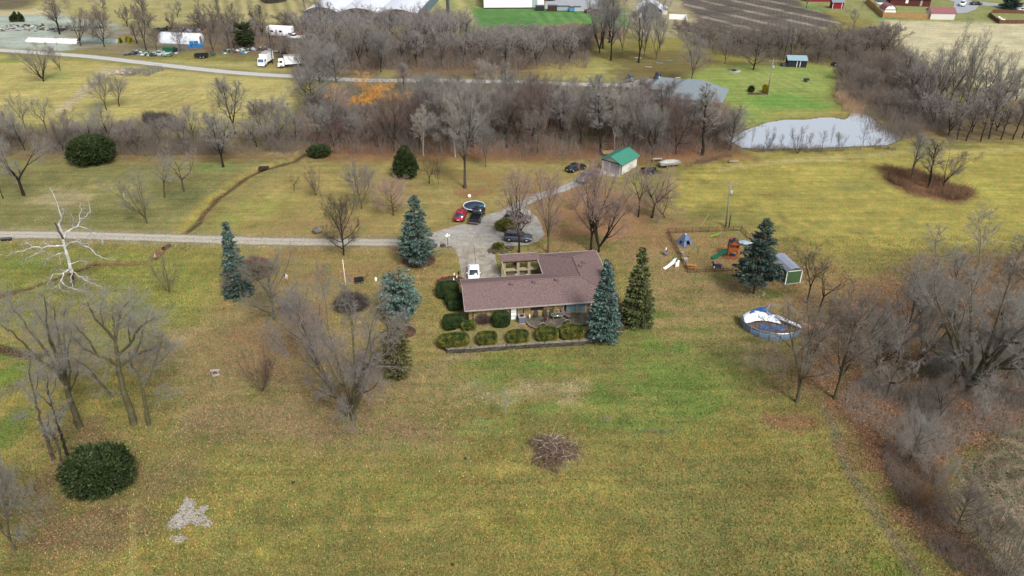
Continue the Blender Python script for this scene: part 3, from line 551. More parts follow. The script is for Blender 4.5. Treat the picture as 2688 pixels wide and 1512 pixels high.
def gen_tree(seed, clear=.22, nl=9, la=(28, 62), ll=.55, nb=9, nt=8, nf=6, forks=2, fa=18, trop=(.02, .10, .07, .03, .02), wig=(.06, .10, .16, .22, .25), H=12., r0=.2, shape='round', fine=.0085, stems=1, gnarl=1., tfr=.8, lv_end=4):
    R = random.Random(seed); up = Vector((0, 0, 1)); T = []; C = []
    rv = lambda: Vector((R.gauss(0, 1), R.gauss(0, 1), R.gauss(0, 1)))
    ns = (7, 5, 4, 3, 2)
    def stem(p, d, L, r, lv, t0, kids, rend):
        n = ns[min(lv, 4)]; pts = [(p.copy(), r, d.copy())]
        for i in range(n):
            d = (d+rv()*wig[lv]*gnarl+up*trop[lv]).normalized(); q = p+d*(L/n); rb = r+(rend-r)*(i+1)/n; ra = r+(rend-r)*i/n
            (T if lv <= 1 else C).append((*p, *q, ra, rb)); p = q; pts.append((p.copy(), rb, d.copy()))
        if lv >= lv_end: return pts
        az = R.uniform(0, 6.28)
        for j in range(kids):
            t = t0+(1-t0)*(j+R.uniform(.1, .9))/kids; f = t*n; i = min(int(f), n-1); a, b = pts[i], pts[i+1]; u = f-i
            bp_ = a[0].lerp(b[0], u); br = a[1]+(b[1]-a[1])*u; az += 2.4+R.uniform(-.5, .5)
            yield_child(bp_, b[2], br, lv+1, t, az, L)
        return pts
    def yield_child(p, d, r, lv, t, az, L):
        if lv == 1:
            an = math.radians(R.uniform(*la))*(1.15-.5*t if shape != 'flat' else 1.1); k = {'round': .55+.75*math.sin(math.pi*min(1, (t-clear*.6)*1.05+.12)), 'vase': .75+.3*t, 'cone': 1.25-1.0*t, 'flat': 1., 'column': .8-.2*t}[shape]
            stem(p, rot_about(d, an, az), H*ll*k*R.uniform(.8, 1.15), max(r*.62, .03), 1, .22, nb, .022)
        elif lv == 2: stem(p, rot_about(d, math.radians(R.uniform(24, 58)), az), L*R.uniform(.34, .52)*(1.15-.5*t), min(r*.6, .045)+.006, 2, .15, nt, .012)
        elif lv == 3: stem(p, rot_about(d, math.radians(R.uniform(25, 60)), az), L*R.uniform(.38, .6)*(1.1-.4*t), .016*(fine/.011), 3, .1, nf, fine*.8)
        elif lv == 4: stem(p, rot_about(d, math.radians(R.uniform(25, 60)), az), L*R.uniform(.4, .65), fine, 4, 0, 0, fine*.5)
    for s in range(stems):
        az = R.uniform(0, 6.28)+s*6.283/max(stems, 1); d = up.copy(); o = Vector((0, 0, 0))
        if stems > 1: d = rot_about(up, math.radians(fa*R.uniform(.6, 1.4)), az); o = Vector((math.cos(az)*.15, math.sin(az)*.15, 0))
        if forks <= 1:
            stem(o, d, H*tfr*R.uniform(.9, 1.1), r0/stems**.5, 0, clear, nl, .05)
        else:
            L0 = H*clear; n = 3; p = o; r = r0
            for i in range(n):
                q = p+d*(L0/n); T.append((*p, *q, r*(1-.06*i)+(.06 if i == 0 else 0), r*(1-.06*(i+1)))); p = q; d = (d+rv()*.03).normalized()
            for k in range(forks):
                dd = rot_about(d, math.radians(fa*R.uniform(.7, 1.35)), az+k*6.283/forks+R.uniform(-.4, .4))
                stem(p, dd, H*(tfr+.12-clear)*R.uniform(.85, 1.1), r0*.72, 0, .12, max(3, nl*2//forks//1), .04)
    T, C = np.array(T), np.array(C)
    allp = C[:, 3:6]; zmax = np.percentile(allp[:, 2], 99.7); cx, cy = 0, 0
    rad = np.percentile(np.hypot(allp[:, 0], allp[:, 1]), 93)
    k = 12./zmax
    T[:, :8] *= k; C[:, :6] *= k
    return T, C, rad*k
PROTO = {}; LIGHT = []
def proto(name, seed, **kw):
    T, C, rad = gen_tree(seed, **kw)
    tm = segs_mesh('trunk', T, 6, BK['grey'], False).data; cm = segs_mesh('crown', C, 3, TW['grey'], False).data
    PROTO[name] = (tm, cm, rad)
    if name.startswith('light'): LIGHT.append((T, C, rad))
proto('round1', 1, nl=11, ll=.5); proto('round2', 2, nl=10, ll=.56, la=(35, 75), clear=.16, forks=3, fa=26); proto('round3', 3, nl=12, ll=.46, forks=1, clear=.2, nb=8)
proto('vase1', 4, shape='vase', la=(16, 36), ll=.5, clear=.12, forks=4, fa=20, nl=7); proto('vase2', 5, shape='vase', la=(18, 40), ll=.48, clear=.08, forks=6, fa=30, nl=7, nb=9, nt=8, nf=6, r0=.3)
proto('tall1', 6, forks=1, clear=.3, nl=14, la=(25, 50), ll=.3, nb=7, r0=.16, shape='column', tfr=.9); proto('tall2', 7, forks=2, fa=9, clear=.2, nl=9, la=(20, 45), ll=.3, nb=7, r0=.18)
proto('open1', 8, forks=3, fa=32, clear=.3, nl=7, la=(30, 65), ll=.42, nb=7, nt=7, nf=5, gnarl=1.7, r0=.36, fine=.012); proto('open2', 9, forks=2, fa=26, clear=.36, nl=7, la=(30, 70), ll=.42, nb=6, nt=6, nf=4, gnarl=1.7, r0=.27, fine=.012)
proto('dense1', 10, forks=3, fa=30, clear=.14, nl=10, la=(30, 78), ll=.5, nb=10, nt=8, nf=7, r0=.26); proto('dense2', 11, forks=1, clear=.12, nl=18, la=(45, 82), ll=.48, nb=9, nt=8, nf=6, r0=.24)
proto('sapling', 12, forks=1, clear=.1, nl=12, la=(22, 45), ll=.34, nb=5, nt=5, nf=2, r0=.1, tfr=.85, fine=.014); proto('big', 23, forks=8, fa=27, nl=12, nb=9, nt=9, nf=7, r0=.34, shape='vase', la=(22, 62), ll=.46, clear=.07, fine=.0095); proto('tower', 24, forks=3, fa=9, clear=.18, nl=11, la=(30, 68), ll=.36, nb=8, nt=7, nf=5, r0=.24, fine=.0095)
proto('light1', 21, forks=3, fa=28, clear=.15, nl=8, la=(28, 70), ll=.5, nb=8, nt=6, nf=0, r0=.2, fine=.03, lv_end=3); proto('light2', 22, shape='vase', la=(16, 40), ll=.48, clear=.12, forks=4, fa=22, nl=6, nb=8, nt=6, nf=0, r0=.2, fine=.03, lv_end=3)
proto('shrub1', 13, stems=9, forks=1, fa=22, clear=.1, nl=4, la=(18, 40), ll=.3, nb=5, nt=4, nf=3, r0=.14, fine=.016, shape='vase'); proto('shrub2', 14, stems=12, forks=1, fa=38, clear=.08, nl=4, la=(20, 60), ll=.34, nb=5, nt=5, nf=3, r0=.14, fine=.016)
proto('gnarl', 15, forks=3, fa=45, clear=.25, nl=5, la=(30, 70), ll=.4, nb=5, nt=5, nf=3, gnarl=2.6, r0=.3, fine=.02, lv_end=4)
proto('willow', 16, forks=4, fa=34, clear=.14, nl=8, la=(40, 80), ll=.5, nb=10, nt=8, nf=4, trop=(.02, .08, -.04, -.22, -.3), r0=.4, fine=.014)
TR = random.Random(77)
ORD = ['first', 'second', 'fourth', 'third', 'fifth', 'sixth', 'seventh', 'last']; ORD2 = ['second', 'third', 'fourth', 'fifth', 'sixth', 'last', 'first']
def put_tree(kind, loc, h, wdt, tw='grey', bk='grey', label='', group=None, name='bare_tree', cat='tree', lean=(0, 0), rz=None):
    tm, cm, rad = PROTO[kind]; sz = h/12.; sx = (wdt/2)/rad
    sx = min(max(sx, sz*.35), sz*2.2)
    t = thing(name, label, cat, loc, TR.uniform(0, 6.28) if rz is None else rz, group, (sx, sx, sz))
    if lean != (0, 0): t.rotation_mode = 'XYZ'; t.rotation_euler = (lean[1], lean[0], t.rotation_euler.z)
    for nm, me_, m in (('trunk', tm, BK[bk]), ('crown', cm, TW[tw])):
        o = bpy.data.objects.new(nm, me_); link(o, t); o.material_slots[0].link = 'OBJECT'; o.material_slots[0].material = m
    return t
def tree(bx, by, ty, wpx, kind, label, tw='grey', bk='grey', group=None, name='bare_tree', cat='tree', lean=(0, 0), rz=None, k=K, z0=0.):
    p = G(bx*k, by*k, z0); h = top_height(bx*k, by*k, ty*k)-z0; s = scl(bx*k, by*k)*1.05
    h = max(h, 1.); return put_tree(kind, p, h*1.03, wpx*k/s, tw, bk, label, group, name, cat, lean, rz)
# --- lone trees, overview pixels: base x, base y, top y, crown width
tree(38, 1385, 1165, 190, 'dense1', 'dense grey twiggy tree at the bottom left corner of the photo', 'grey', 'grey')
tree(5, 1330, 1120, 150, 'round2', 'grey bare tree cut off by the left edge below the thin leaning trunks', 'grey', 'grey')
tree(690, 806, 632, 175, 'dense2', 'spreading bare tree with mossy trunk above the dark red leaf litter', 'greygreen', 'olive', rz=1.)
tree(800, 925, 720, 170, 'round3', 'dark trunked bare tree just behind and left of the largest grey tree', 'mauve', 'dark')
tree(890, 1056, 738, 335, 'big', 'largest grey bare tree with many upright limbs, left of the brown roofed house', 'mauve', 'olive')
tree(612, 748, 668, 90, 'dense1', 'low grey bare bush spreading against the right foot of the tall narrow blue spruce', 'brown', 'brown', name='bare_bush', cat='bush')
tree(425, 736, 640, 62, 'shrub1', 'thin upright brown shrub alone on the grass between culvert ditch and tall narrow spruce', 'brown', 'brown', name='bare_shrub', cat='shrub')
tree(660, 985, 885, 100, 'shrub2', 'reddish brown vase shaped shrub alone on the leafy lawn left of the largest grey tree', 'red', 'brown', name='bare_shrub', cat='shrub')
tree(1272, 1058, 975, 40, 'sapling', 'tiny pale bare tree alone on the lawn below the retaining wall', 'pale', 'pale')
tree(865, 642, 488, 112, 'dense2', 'dense round dark bare tree directly below the driveway left of the mulched spruce', 'dark', 'dark')
tree(370, 562, 412, 165, 'vase1', 'wide vase shaped bare tree on the grass above the driveway, left of the brook', 'greygreen', 'olive')
tree(414, 497, 385, 90, 'open2', 'crooked grey bare tree leaning left between the vase shaped tree and the pollard', 'grey', 'grey', lean=(-.15, 0))
tree(463, 481, 362, 105, 'gnarl', 'short pollarded bare tree with a thick pale trunk and knotted branches', 'pale', 'grey')
tree(60, 492, 330, 170, 'open1', 'dark forked bare tree with three leaning trunks near the left edge above the driveway', 'grey', 'dark')
tree(8, 500, 380, 60, 'open2', 'dark bare tree cut off by the left edge beside the three forked trunks', 'grey', 'dark')
tree(110, 205, 103, 90, 'vase2', 'fan shaped bare tree in the yellow field, left of the two near the lane', 'mauve', 'dark')
tree(152, 178, 92, 66, 'vase1', 'slim fan shaped bare tree in the yellow field, right of the two near the lane', 'mauve', 'dark')
tree(268, 277, 182, 70, 'round1', 'left bare tree of the pair at the end of the straw track in the field', 'grey', 'dark')
tree(300, 268, 190, 70, 'round3', 'right bare tree of the pair at the end of the straw track in the field', 'grey', 'dark')
tree(552, 270, 208, 62, 'round2', 'small round bare tree alone in the middle of the mown yellow field', 'grey', 'dark')
tree(592, 338, 196, 84, 'tall2', 'tallest bare tree in the mown yellow field, with a thick dark trunk', 'grey', 'dark')
tree(655, 332, 250, 56, 'tall1', 'slender dark bare tree between the tallest field tree and the round one right of it', 'grey', 'dark')
tree(700, 322, 232, 92, 'round2', 'round crowned bare tree right of the tallest tree in the yellow field', 'grey', 'dark')
tree(722, 340, 262, 40, 'tall1', 'thin pale barked bare tree beside the round crowned tree in the yellow field', 'pale', 'pale')
tree(562, 420, 286, 92, 'tall2', 'tall bare tree with a straight dark trunk on the grass below the left hedgerow', 'grey', 'dark')
tree(805, 372, 262, 64, 'tall2', 'slender bare tree behind the low green juniper beside the brook', 'grey', 'grey')
tree(741, 481, 434, 34, 'gnarl', 'tiny crooked bare tree with a bent dark trunk right of the brook', 'dark', 'dark')
tree(795, 491, 410, 62, 'shrub1', 'upright reddish many stemmed shrub right of the brook', 'brown', 'red', name='bare_shrub', cat='shrub')
tree(910, 526, 408, 96, 'dense1', 'grey purple bare tree above the round dark tree, left of the conical juniper', 'mauve', 'grey')
tree(896, 470, 420, 90, 'gnarl', 'low crooked grey bare tree behind the grey purple tree left of the conical juniper', 'mauve', 'grey')
tree(990, 542, 446, 105, 'dense2', 'pinkish grey rounded bare tree in front of the conical juniper', 'pink', 'brown')
tree(1170, 473, 222, 115, 'tall2', 'tall lone bare tree with a thick grey trunk on the leafy lawn above the trampoline', 'grey', 'grey')
tree(1222, 420, 300, 70, 'round1', 'bare grey tree at the wood edge right of the tall lone tree', 'grey', 'grey')
tree(1080, 462, 402, 62, 'gnarl', 'low twisted bare tree with bent limbs right of the conical juniper', 'dark', 'dark')
tree(1103, 476, 400, 20, 'sapling', 'thin upright sapling right of the low twisted tree', 'dark', 'dark')
tree(1306, 636, 428, 112, 'tower', 'grey pink bare tree behind the house porch, leftmost of the row behind the brown roof', 'pink', 'dark')
tree(1379, 636, 428, 104, 'tower', 'grey pink bare tree with mossy trunk, second of the row behind the brown roof', 'pink', 'olive')
tree(1486, 632, 412, 130, 'tower', 'bare tree with dark trunk, left of the touching pair behind the brown roof corner', 'pink', 'dark')
tree(1506, 634, 420, 170, 'vase2', 'wide bare tree with forked trunk, right of the touching pair behind the brown roof corner', 'pink', 'dark')
tree(1640, 548, 412, 150, 'open1', 'crooked bare tree with pale broken limbs, right of the pair near the playground', 'pink', 'dark', lean=(.12, 0))
tree(1606, 546, 415, 100, 'open2', 'dark bare tree with torn limbs, left of the crooked pair near the utility pole', 'mauve', 'dark')
tree(1672, 548, 462, 110, 'dense1', 'low pinkish windswept bare tree arching right toward the utility pole', 'pink', 'brown', lean=(.5, 0))
tree(1508, 572, 492, 66, 'shrub2', 'pinkish brown shrub behind the row of house trees beside the garage drive', 'pink', 'red', name='bare_shrub', cat='shrub')
tree(1446, 528, 470, 60, 'shrub2', 'low pinkish brown shrub left of the other one beside the garage drive', 'pink', 'red', name='bare_shrub', cat='shrub')
tree(1492, 436, 392, 40, 'shrub1', 'pinkish bare shrub just left of the green roofed garage', 'pink', 'brown', name='bare_shrub', cat='shrub')
tree(2004, 1012, 760, 200, 'tower', 'mossy trunked bare tree in front of the collapsed pool, left of the pair', 'brown', 'olive')
tree(2100, 1002, 725, 200, 'tower', 'taller mossy trunked bare tree right of the pair below the collapsed pool', 'brown', 'olive')
tree(2030, 762, 624, 110, 'open2', 'black stemmed bare tree close beside the green shed', 'dark', 'dark')
tree(2062, 776, 660, 110, 'gnarl', 'black stemmed crooked bare tree leaning right behind the pool', 'dark', 'dark', lean=(.1, 0))
tree(2256, 912, 690, 150, 'round3', 'dark trunked bare tree, left of two between the pool and the big right hand tree', 'grey', 'dark')
tree(2302, 930, 690, 170, 'vase1', 'leaning dark bare tree, right of two between the pool and the big right hand tree', 'grey', 'dark')
tree(2430, 990, 612, 420, 'big', 'huge bare tree with a thick mossy trunk leaning right at the right of the photo', 'grey', 'olive', lean=(.06, 0))
tree(2285, 1165, 1040, 130, 'dense2', 'grey low bare tree at the field edge above the orange bush', 'grey', 'grey')
tree(2345, 1215, 1130, 90, 'shrub2', 'pale pinkish bare bush just above the orange bush by the tilled field', 'pale', 'pale', name='bare_bush', cat='bush')
tree(2330, 1276, 1200, 120, 'shrub2', 'rusty orange brown bush on the strip beside the tilled field', 'rust', 'orange', name='bare_bush', cat='bush')
tree(2400, 1350, 1220, 150, 'dense2', 'brown bare tree on the strip below the orange bush', 'brown', 'brown')
tree(2470, 1400, 1290, 120, 'shrub2', 'grey brown bare bush at the edge of the tilled field near the bottom right', 'brown', 'brown', name='bare_bush', cat='bush')
tree(2520, 1480, 1370, 170, 'shrub2', 'wide grey bare bush in the bottom right corner', 'mauve', 'brown', name='bare_bush', cat='bush')
tree(2292, 447, 335, 66, 'tall2', 'slim bare tree on the left of the brushy island in the right field', 'grey', 'grey')
tree(2336, 472, 350, 70, 'tall1', 'slim bare tree in the middle of the brushy island in the right field', 'brown', 'dark')
tree(2372, 470, 348, 120, 'vase1', 'wide bare tree on the right of the brushy island in the right field', 'brown', 'dark')
t_ = tree(914, 296, 204, 240, 'willow', 'rounded willow with bright orange twigs in the long wood belt', 'orange', 'orange', name='willow_tree')
T3 = lambda x, y: ((1788+x*.3494)/K, (y*.3494)/K)
def t3(bx, by, ty, wd, kind, label, **kw):
    a, b = T3(bx, by); _, c = T3(bx, ty); return tree(a, b, c, wd*.3494/K, kind, label, **kw)
t3(75, 622, 250, 250, 'round1', 'big bare lawn tree with a clear dark trunk just behind the grey hip roof', tw='mauve', bk='dark')
t3(328, 482, 240, 150, 'round3', 'small trunked bare tree at the far left edge of the pond lawn', tw='mauve', bk='dark')
t3(542, 524, 225, 310, 'dense2', 'broad low brown crowned tree on the far side of the pond lawn', tw='brown', bk='dark')
t3(1020, 462, 250, 240, 'dense2', 'broad leaning bare tree right of the dark shed', tw='brown', bk='dark')
t3(770, 455, 170, 90, 'tall2', 'tall dark stemmed bare tree just behind the dark shed', tw='mauve', bk='dark')
t3(820, 440, 180, 90, 'tall1', 'thin bare tree standing right behind the roof of the dark shed', tw='mauve', bk='dark')
t3(1300, 190, 20, 170, 'vase1', 'fan shaped bare tree between the red shed and the tan board fence', tw='grey', bk='grey')
t3(940, 60, -60, 60, 'tall2', 'bare tree left of the red shed at the top edge', tw='grey', bk='dark')
for i, (bx, by, ty, wd, kd, tx) in enumerate([(525, 1112, 950, 30, 'sapling', 'thin dark sapling nearest the left end of the pond bank'), (650, 1125, 960, 120, 'shrub1', 'reddish shrub on the near pond bank, left of the big one'), (745, 1118, 1010, 60, 'sapling', 'faint pale sapling on the near pond bank beside the reddish shrub'), (872, 1156, 935, 170, 'shrub1', 'biggest fan shaped shrub on the near pond bank'), (965, 1112, 1000, 60, 'sapling', 'small sapling right behind the biggest fan shaped shrub on the pond bank'), (1060, 1106, 985, 90, 'sapling', 'curved sapling in the middle of the near pond bank'), (1118, 1106, 940, 34, 'sapling', 'tall narrow sapling in the middle of the near pond bank'), (1190, 1104, 1000, 110, 'shrub2', 'low round shrub on the near pond bank right of the tall narrow sapling'), (1362, 1098, 935, 100, 'sapling', 'lone bushy sapling near the right end of the pond bank'), (1440, 1100, 1030, 100, 'shrub2', 'low brown shrub at the right end of the near pond bank')]):
    t3(bx, by, ty, wd, kd, tx, tw='brown', bk='dark', name='pond_sapling' if kd == 'sapling' else 'pond_shrub', cat='sapling' if kd == 'sapling' else 'shrub')
for i, (bx, by, ty, wd, kd) in enumerate([(1900, 870, 240, 260, 'open1'), (2000, 850, 170, 330, 'open1'), (2110, 880, 260, 220, 'open2'), (2080, 820, 220, 260, 'vase1'), (2250, 850, 330, 220, 'open2'), (2350, 900, 380, 230, 'open1'), (2400, 860, 400, 260, 'vase1'), (2560, 900, 420, 230, 'open1')]):
    t3(bx, by, ty, wd, kd, '%s tall open limbed tree from the left in the stand before the straw field' % ORD[i], tw='grey', bk='olive', group='tall open trees before the straw field')
for i, (bx, by, ty) in enumerate([(2140, 1058, 760), (2250, 1062, 800), (2310, 1045, 720), (2400, 1050, 800), (2490, 1050, 760), (2560, 1040, 800), (2070, 1050, 880)]):
    t3(bx, by, ty, 110, 'tall1', '%s thin leaning bare tree from the left above the right field path' % ORD2[i], tw='brown', bk='dark', lean=(.12, 0), group='thin trees above the field path')
# --- top left and yard trees (tile 1 pixels)
for bx, by, ty, wd, kd, tx in [(450, 258, -10, 200, 'tall2', 'tall narrow bare tree left of the two big ones in the nursery yard'), (608, 345, -20, 300, 'vase1', 'large leaning bare tree rooted in the pale nursery gravel'), (785, 350, 60, 260, 'dense1', 'broad brown crowned bare tree in the nursery yard'), (775, 70, -60, 200, 'vase1', 'fan limbed bare tree cut off by the top edge above the nursery'), (1100, 378, 60, 150, 'tall2', 'bare tree left of the white plastic tunnel'), (1178, 376, 210, 120, 'round1', 'small round bare tree close beside the left end of the white tunnel'), (1605, 408, 100, 190, 'vase1', 'many stemmed bare tree right of the white plastic tunnel'), (1335, 130, -40, 190, 'vase1', 'fan limbed bare tree in the hedgerow behind the white tunnel'), (1075, 100, -60, 130, 'tall2', 'bare tree in the hedgerow left of the fan limbed tree'), (1495, 50, -80, 120, 'vase1', 'bare tree at the top edge before the striped field'), (1645, 175, -30, 60, 'tall1', 'thin bare tree before the striped crop field'), (1958, 190, 30, 90, 'tall1', 'slender bare tree below the dark pond island at the top'), (1755, 175, 20, 70, 'tall2', 'slender twin bare tree before the striped crop field'), (2300, 100, -60, 60, 'tall1', 'thin bare tree beside the big pale roofs'), (2050, 480, 190, 60, 'tall1', 'thin dark bare tree between the two white box trucks'), (2145, 440, 250, 150, 'round2', 'round dark bare tree behind the right box truck'), (1725, 400, 230, 60, 'tall1', 'thin bare tree left of the dark evergreen in the yard')]:
    a, b = bx*.3494/K, by*.3494/K; tree(a, b, ty*.3494/K, wd*.3494/K, kd, tx, 'mauve' if by < 150 else 'brown', 'dark')
tree(1792, 356, 246, 106, 'dense1', 'rounded reddish grey bare tree hiding the right end of the grey hip roofed house', 'pink', 'dark')
tree(1836, 378, 268, 90, 'dense2', 'grey rounded bare tree between the grey hip roofed house and the pond end', 'grey', 'dark')
tree(1668, 352, 200, 70, 'tall2', 'tall bare tree with torn limbs before the left end of the grey hip roof', 'brown', 'dark')
tree(1610, 320, 190, 120, 'open1', 'wide limbed bare tree in front of the ranch parking area', 'brown', 'dark')
for i, (bx, by, ty, wd, kd) in enumerate([(455, 132, 70, 34, 'round1'), (590, 128, 60, 26, 'tall1'), (575, 95, 40, 50, 'round2'), (640, 100, 44, 50, 'dense1'), (690, 125, 70, 40, 'round2'), (725, 150, 80, 46, 'dense1'), (345, 110, 60, 30, 'tall1'), (235, 92, 28, 50, 'vase1'), (540, 92, 30, 40, 'round3')]):
    tree(bx, by, ty, wd, kd, ['small round tree right of the left nursery tunnel end', 'thin tree left of the yard evergreen', 'round bare tree behind the white tunnel right end', 'low dense bare tree above the yard evergreen', 'small bare tree just above the left box truck', 'dense bare tree just above the right box truck', 'slender bare tree between the nursery trees and the tunnel', 'fan shaped bare tree behind the big nursery trees', 'oval bare tree in the hedgerow right of the tunnel'][i], 'mauve' if i % 2 else 'brown', 'dark')
# --- woodland fills
BINS = []
def wood(pts, n, tw, label, seed, hr=(8, 13), wr=(6, 10), gap=4., cap=None):
    P = [Vector(G(a*K, b*K)[:2]) for a, b in pts]; R = random.Random(seed); PL = [tuple(p) for p in P]; x0 = min(p.x for p in P); x1 = max(p.x for p in P); y0 = min(p.y for p in P); y1 = max(p.y for p in P); VT = []; VC = []; c = 0; tries = 0
    while c < n and tries < n*60:
        tries += 1; x, y = R.uniform(x0, x1), R.uniform(y0, y1)
        if not inpoly(PL, np.array([x]), np.array([y]))[0] or any((x-a)**2+(y-b)**2 < gap*gap for a, b in BINS): continue
        BINS.append((x, y)); c += 1; S0 = LIGHT[R.choice([0, 1])]; qx, qy = PX((x, y, 0)); h = R.uniform(*hr); h = h if cap is None else max(2.5, min(h, top_height(qx, qy, (cap(qx/K)+R.uniform(-6, 14))*K))); h /= 12.; wd = R.uniform(*wr)/2/S0[2]; a = R.uniform(0, 6.28); ca_, sa_ = math.cos(a), math.sin(a)
        for k, V in ((0, VT), (1, VC)):
            q = S0[k].copy()
            for o_ in (0, 3): X_ = q[:, o_].copy(); q[:, o_] = (X_*ca_-q[:, o_+1]*sa_)*wd+x; q[:, o_+1] = (X_*sa_+q[:, o_+1]*ca_)*wd+y; q[:, o_+2] *= h
            V.append(q)
    t = thing('distant_wood', label, 'wood', (0, 0, 0)); t['kind'] = 'stuff'; add_mesh(segs_mesh('trunks', np.concatenate(VT), 4, BK['dark'], False), t); add_mesh(segs_mesh('twigs', np.concatenate(VC), 3, TW[tw], False), t)
KD = {'round1': 'round crowned', 'round2': 'broad crowned', 'round3': 'oval crowned', 'vase1': 'fan shaped', 'vase2': 'many stemmed', 'tall1': 'slender', 'tall2': 'forked slim', 'open1': 'open limbed', 'open2': 'crooked', 'dense1': 'dense', 'dense2': 'spreading', 'gnarl': 'knotty', 'light1': 'x'}
LMK = [(918, 300, 'by the orange willow'), (1030, 393, 'above the conical juniper'), (1170, 400, 'behind the tall lone tree'), (1330, 390, 'above the trampoline lawn'), (1450, 385, 'above the black sedan'), (1560, 385, 'behind the green roofed garage'), (1680, 380, 'right of the garage'), (1690, 280, 'left of the grey hip roof'), (1790, 330, 'below the grey hip roof'), (1850, 370, 'at the pond end'), (1120, 300, 'around the narrow blue spruce'), (1400, 290, 'below the middle of the lane'), (1250, 290, 'by the pale birches'),
       (770, 250, 'right of the box trucks'), (850, 180, 'where the lane enters the wood'), (990, 150, 'beyond the lane above the willow'), (1150, 120, 'below the monopole'), (1300, 130, 'below the bright green lawn'), (1450, 120, 'beside the reed bank'), (1560, 130, 'left above the parking area'), (1650, 120, 'right above the parking area'), (30, 370, 'at the left edge'), (150, 360, 'left of the big juniper'), (300, 370, 'right of the big juniper'), (430, 350, 'by the dark oval brush patch'), (560, 370, 'left of the slender field tree'), (690, 370, 'at the brook'), (2200, 950, 'below the leaning dark pair'), (2330, 1000, 'below the huge leaning tree'), (2330, 800, 'left of the huge leaning tree'), (2540, 800, 'at the right edge'), (2530, 1000, 'above the tilled field'), (2150, 240, 'at the pond inlet'), (2230, 200, 'by the rust reeds'), (2280, 300, 'at the right pond bank')]
LUSED = {}
def fill(pts, n, spec, label, group, seed, hr=(8, 13), wr=(5, 9), gap=3.2, name='bare_tree', cat='tree', short='wood belt'):
    P = [Vector(G(a*K, b*K)[:2]) for a, b in pts]; R = random.Random(seed); x0 = min(p.x for p in P); x1 = max(p.x for p in P); y0 = min(p.y for p in P); y1 = max(p.y for p in P); PL = [tuple(p) for p in P]; c = 0; tries = 0
    while c < n and tries < n*60:
        tries += 1; x, y = R.uniform(x0, x1), R.uniform(y0, y1)
        if not inpoly(PL, np.array([x]), np.array([y]))[0]: continue
        if any((x-a)**2+(y-b)**2 < gap*gap for a, b in BINS): continue
        BINS.append((x, y)); c += 1; kd, tw, bk = R.choice(spec); h = R.uniform(*hr); wd = R.uniform(*wr)
        if kd.startswith('tall') or kd == 'sapling': wd *= .7
        qx, qy = PX((x, y, 0)); qx /= K; qy /= K
        if 1190 < qx < 1500 and qy < 200: h = min(h, top_height(qx*K, qy*K, (64+R.uniform(-4, 14))*K))
        if 1630 < qx < 1860 and 235 < qy < 370: h *= .5; wd *= .8
        if 835 < qx < 1005 and 225 < qy < 380: h = min(h, top_height(qx*K, qy*K, max(256, qy-80)*K)); wd *= .8
        if 235 < qy < 400 and qx > 1005: h = min(h, top_height(qx*K, qy*K, R.uniform(168, 232)*K))
        lm = min(LMK, key=lambda q: (q[0]-qx)**2+((q[1]-qy)*2.2)**2)
        cw = {'red': 'reddish', 'mauve': 'mauve grey', 'brown': 'brown', 'grey': 'grey', 'pale': 'pale', 'dark': 'dark'}[tw]; base = '%s %s tree, %s, %s' % (KD[kd], cw, short, lm[2])
        hw = 'tall ' if h > (hr[0]+hr[1])/2+.2*(hr[1]-hr[0]) else 'short ' if h < (hr[0]+hr[1])/2-.2*(hr[1]-hr[0]) else ''
        lb_ = base
        if lb_ in LUSED: lb_ = (hw or 'mid height ')+base
        for w_ in (', nearer side', ', farther side'):
            if lb_ in LUSED and len((lb_+w_).split()) <= 16: lb_ = (hw or 'mid height ')+base+w_
        LUSED[lb_] = 1; lb_ = ' '.join(lb_.split()[:16])
        put_tree(kd, (x, y, 0), h, wd, tw, bk, lb_, group, name, cat)
mix1 = [('round1', 'grey', 'dark'), ('round2', 'brown', 'dark'), ('vase1', 'grey', 'grey'), ('tall1', 'grey', 'dark'), ('tall2', 'mauve', 'dark'), ('open2', 'brown', 'dark'), ('dense1', 'grey', 'dark'), ('round3', 'mauve', 'grey'), ('dense2', 'brown', 'dark')]
fill([(760, 300), (830, 372), (1000, 385), (1500, 385), (1700, 392), (1840, 392), (1850, 340), (1700, 290), (1500, 292), (1120, 300), (1000, 330), (900, 330)], 76, mix1+[('dense1', 'red', 'dark'), ('dense2', 'grey', 'grey'), ('round1', 'mauve', 'dark')], 'bare tree in the dense wood belt between the back lawn and the far gravel lane', 'trees in the long wood belt', 1, (11, 15.5), (7.5, 10.5), 3.2)
fill([(900, 225), (1560, 238), (1640, 270), (1500, 290), (1000, 290)], 11, mix1, 'bare tree in the open strip just below the far gravel lane', 'trees just below the far lane', 2, (5, 9), (4, 7), 6, short='open strip')
for bx, by, ty, wd, wh_ in [(1545, 375, 225, 70, 'at the right, above the black sedan'), (1170, 300, 200, 50, 'behind the tall lone tree'), (1215, 240, 150, 46, 'left of the two beside the lane'), (1240, 238, 160, 40, 'right of the two beside the lane'), (1065, 392, 270, 60, 'above the conical juniper'), (1145, 396, 235, 60, 'just left of the tall lone tree'), (1430, 330, 205, 60, 'in the middle of the belt')]:
    tree(bx, by, ty, wd, 'tall2', 'pale barked tree in the wood belt, '+wh_, 'pale', 'pale', group='pale trees in the wood belt', name='pale_tree')
fill([(745, 215), (760, 290), (830, 300), (880, 230), (860, 190), (800, 160), (750, 160)], 13, [('dense1', 'mauve', 'dark'), ('dense2', 'grey', 'dark'), ('round2', 'mauve', 'dark')], 'dense purple grey bare tree right of the white box trucks and left of the orange willow', 'dense trees right of the trucks', 3, (8, 11), (7, 10), 3.4, short='clump')
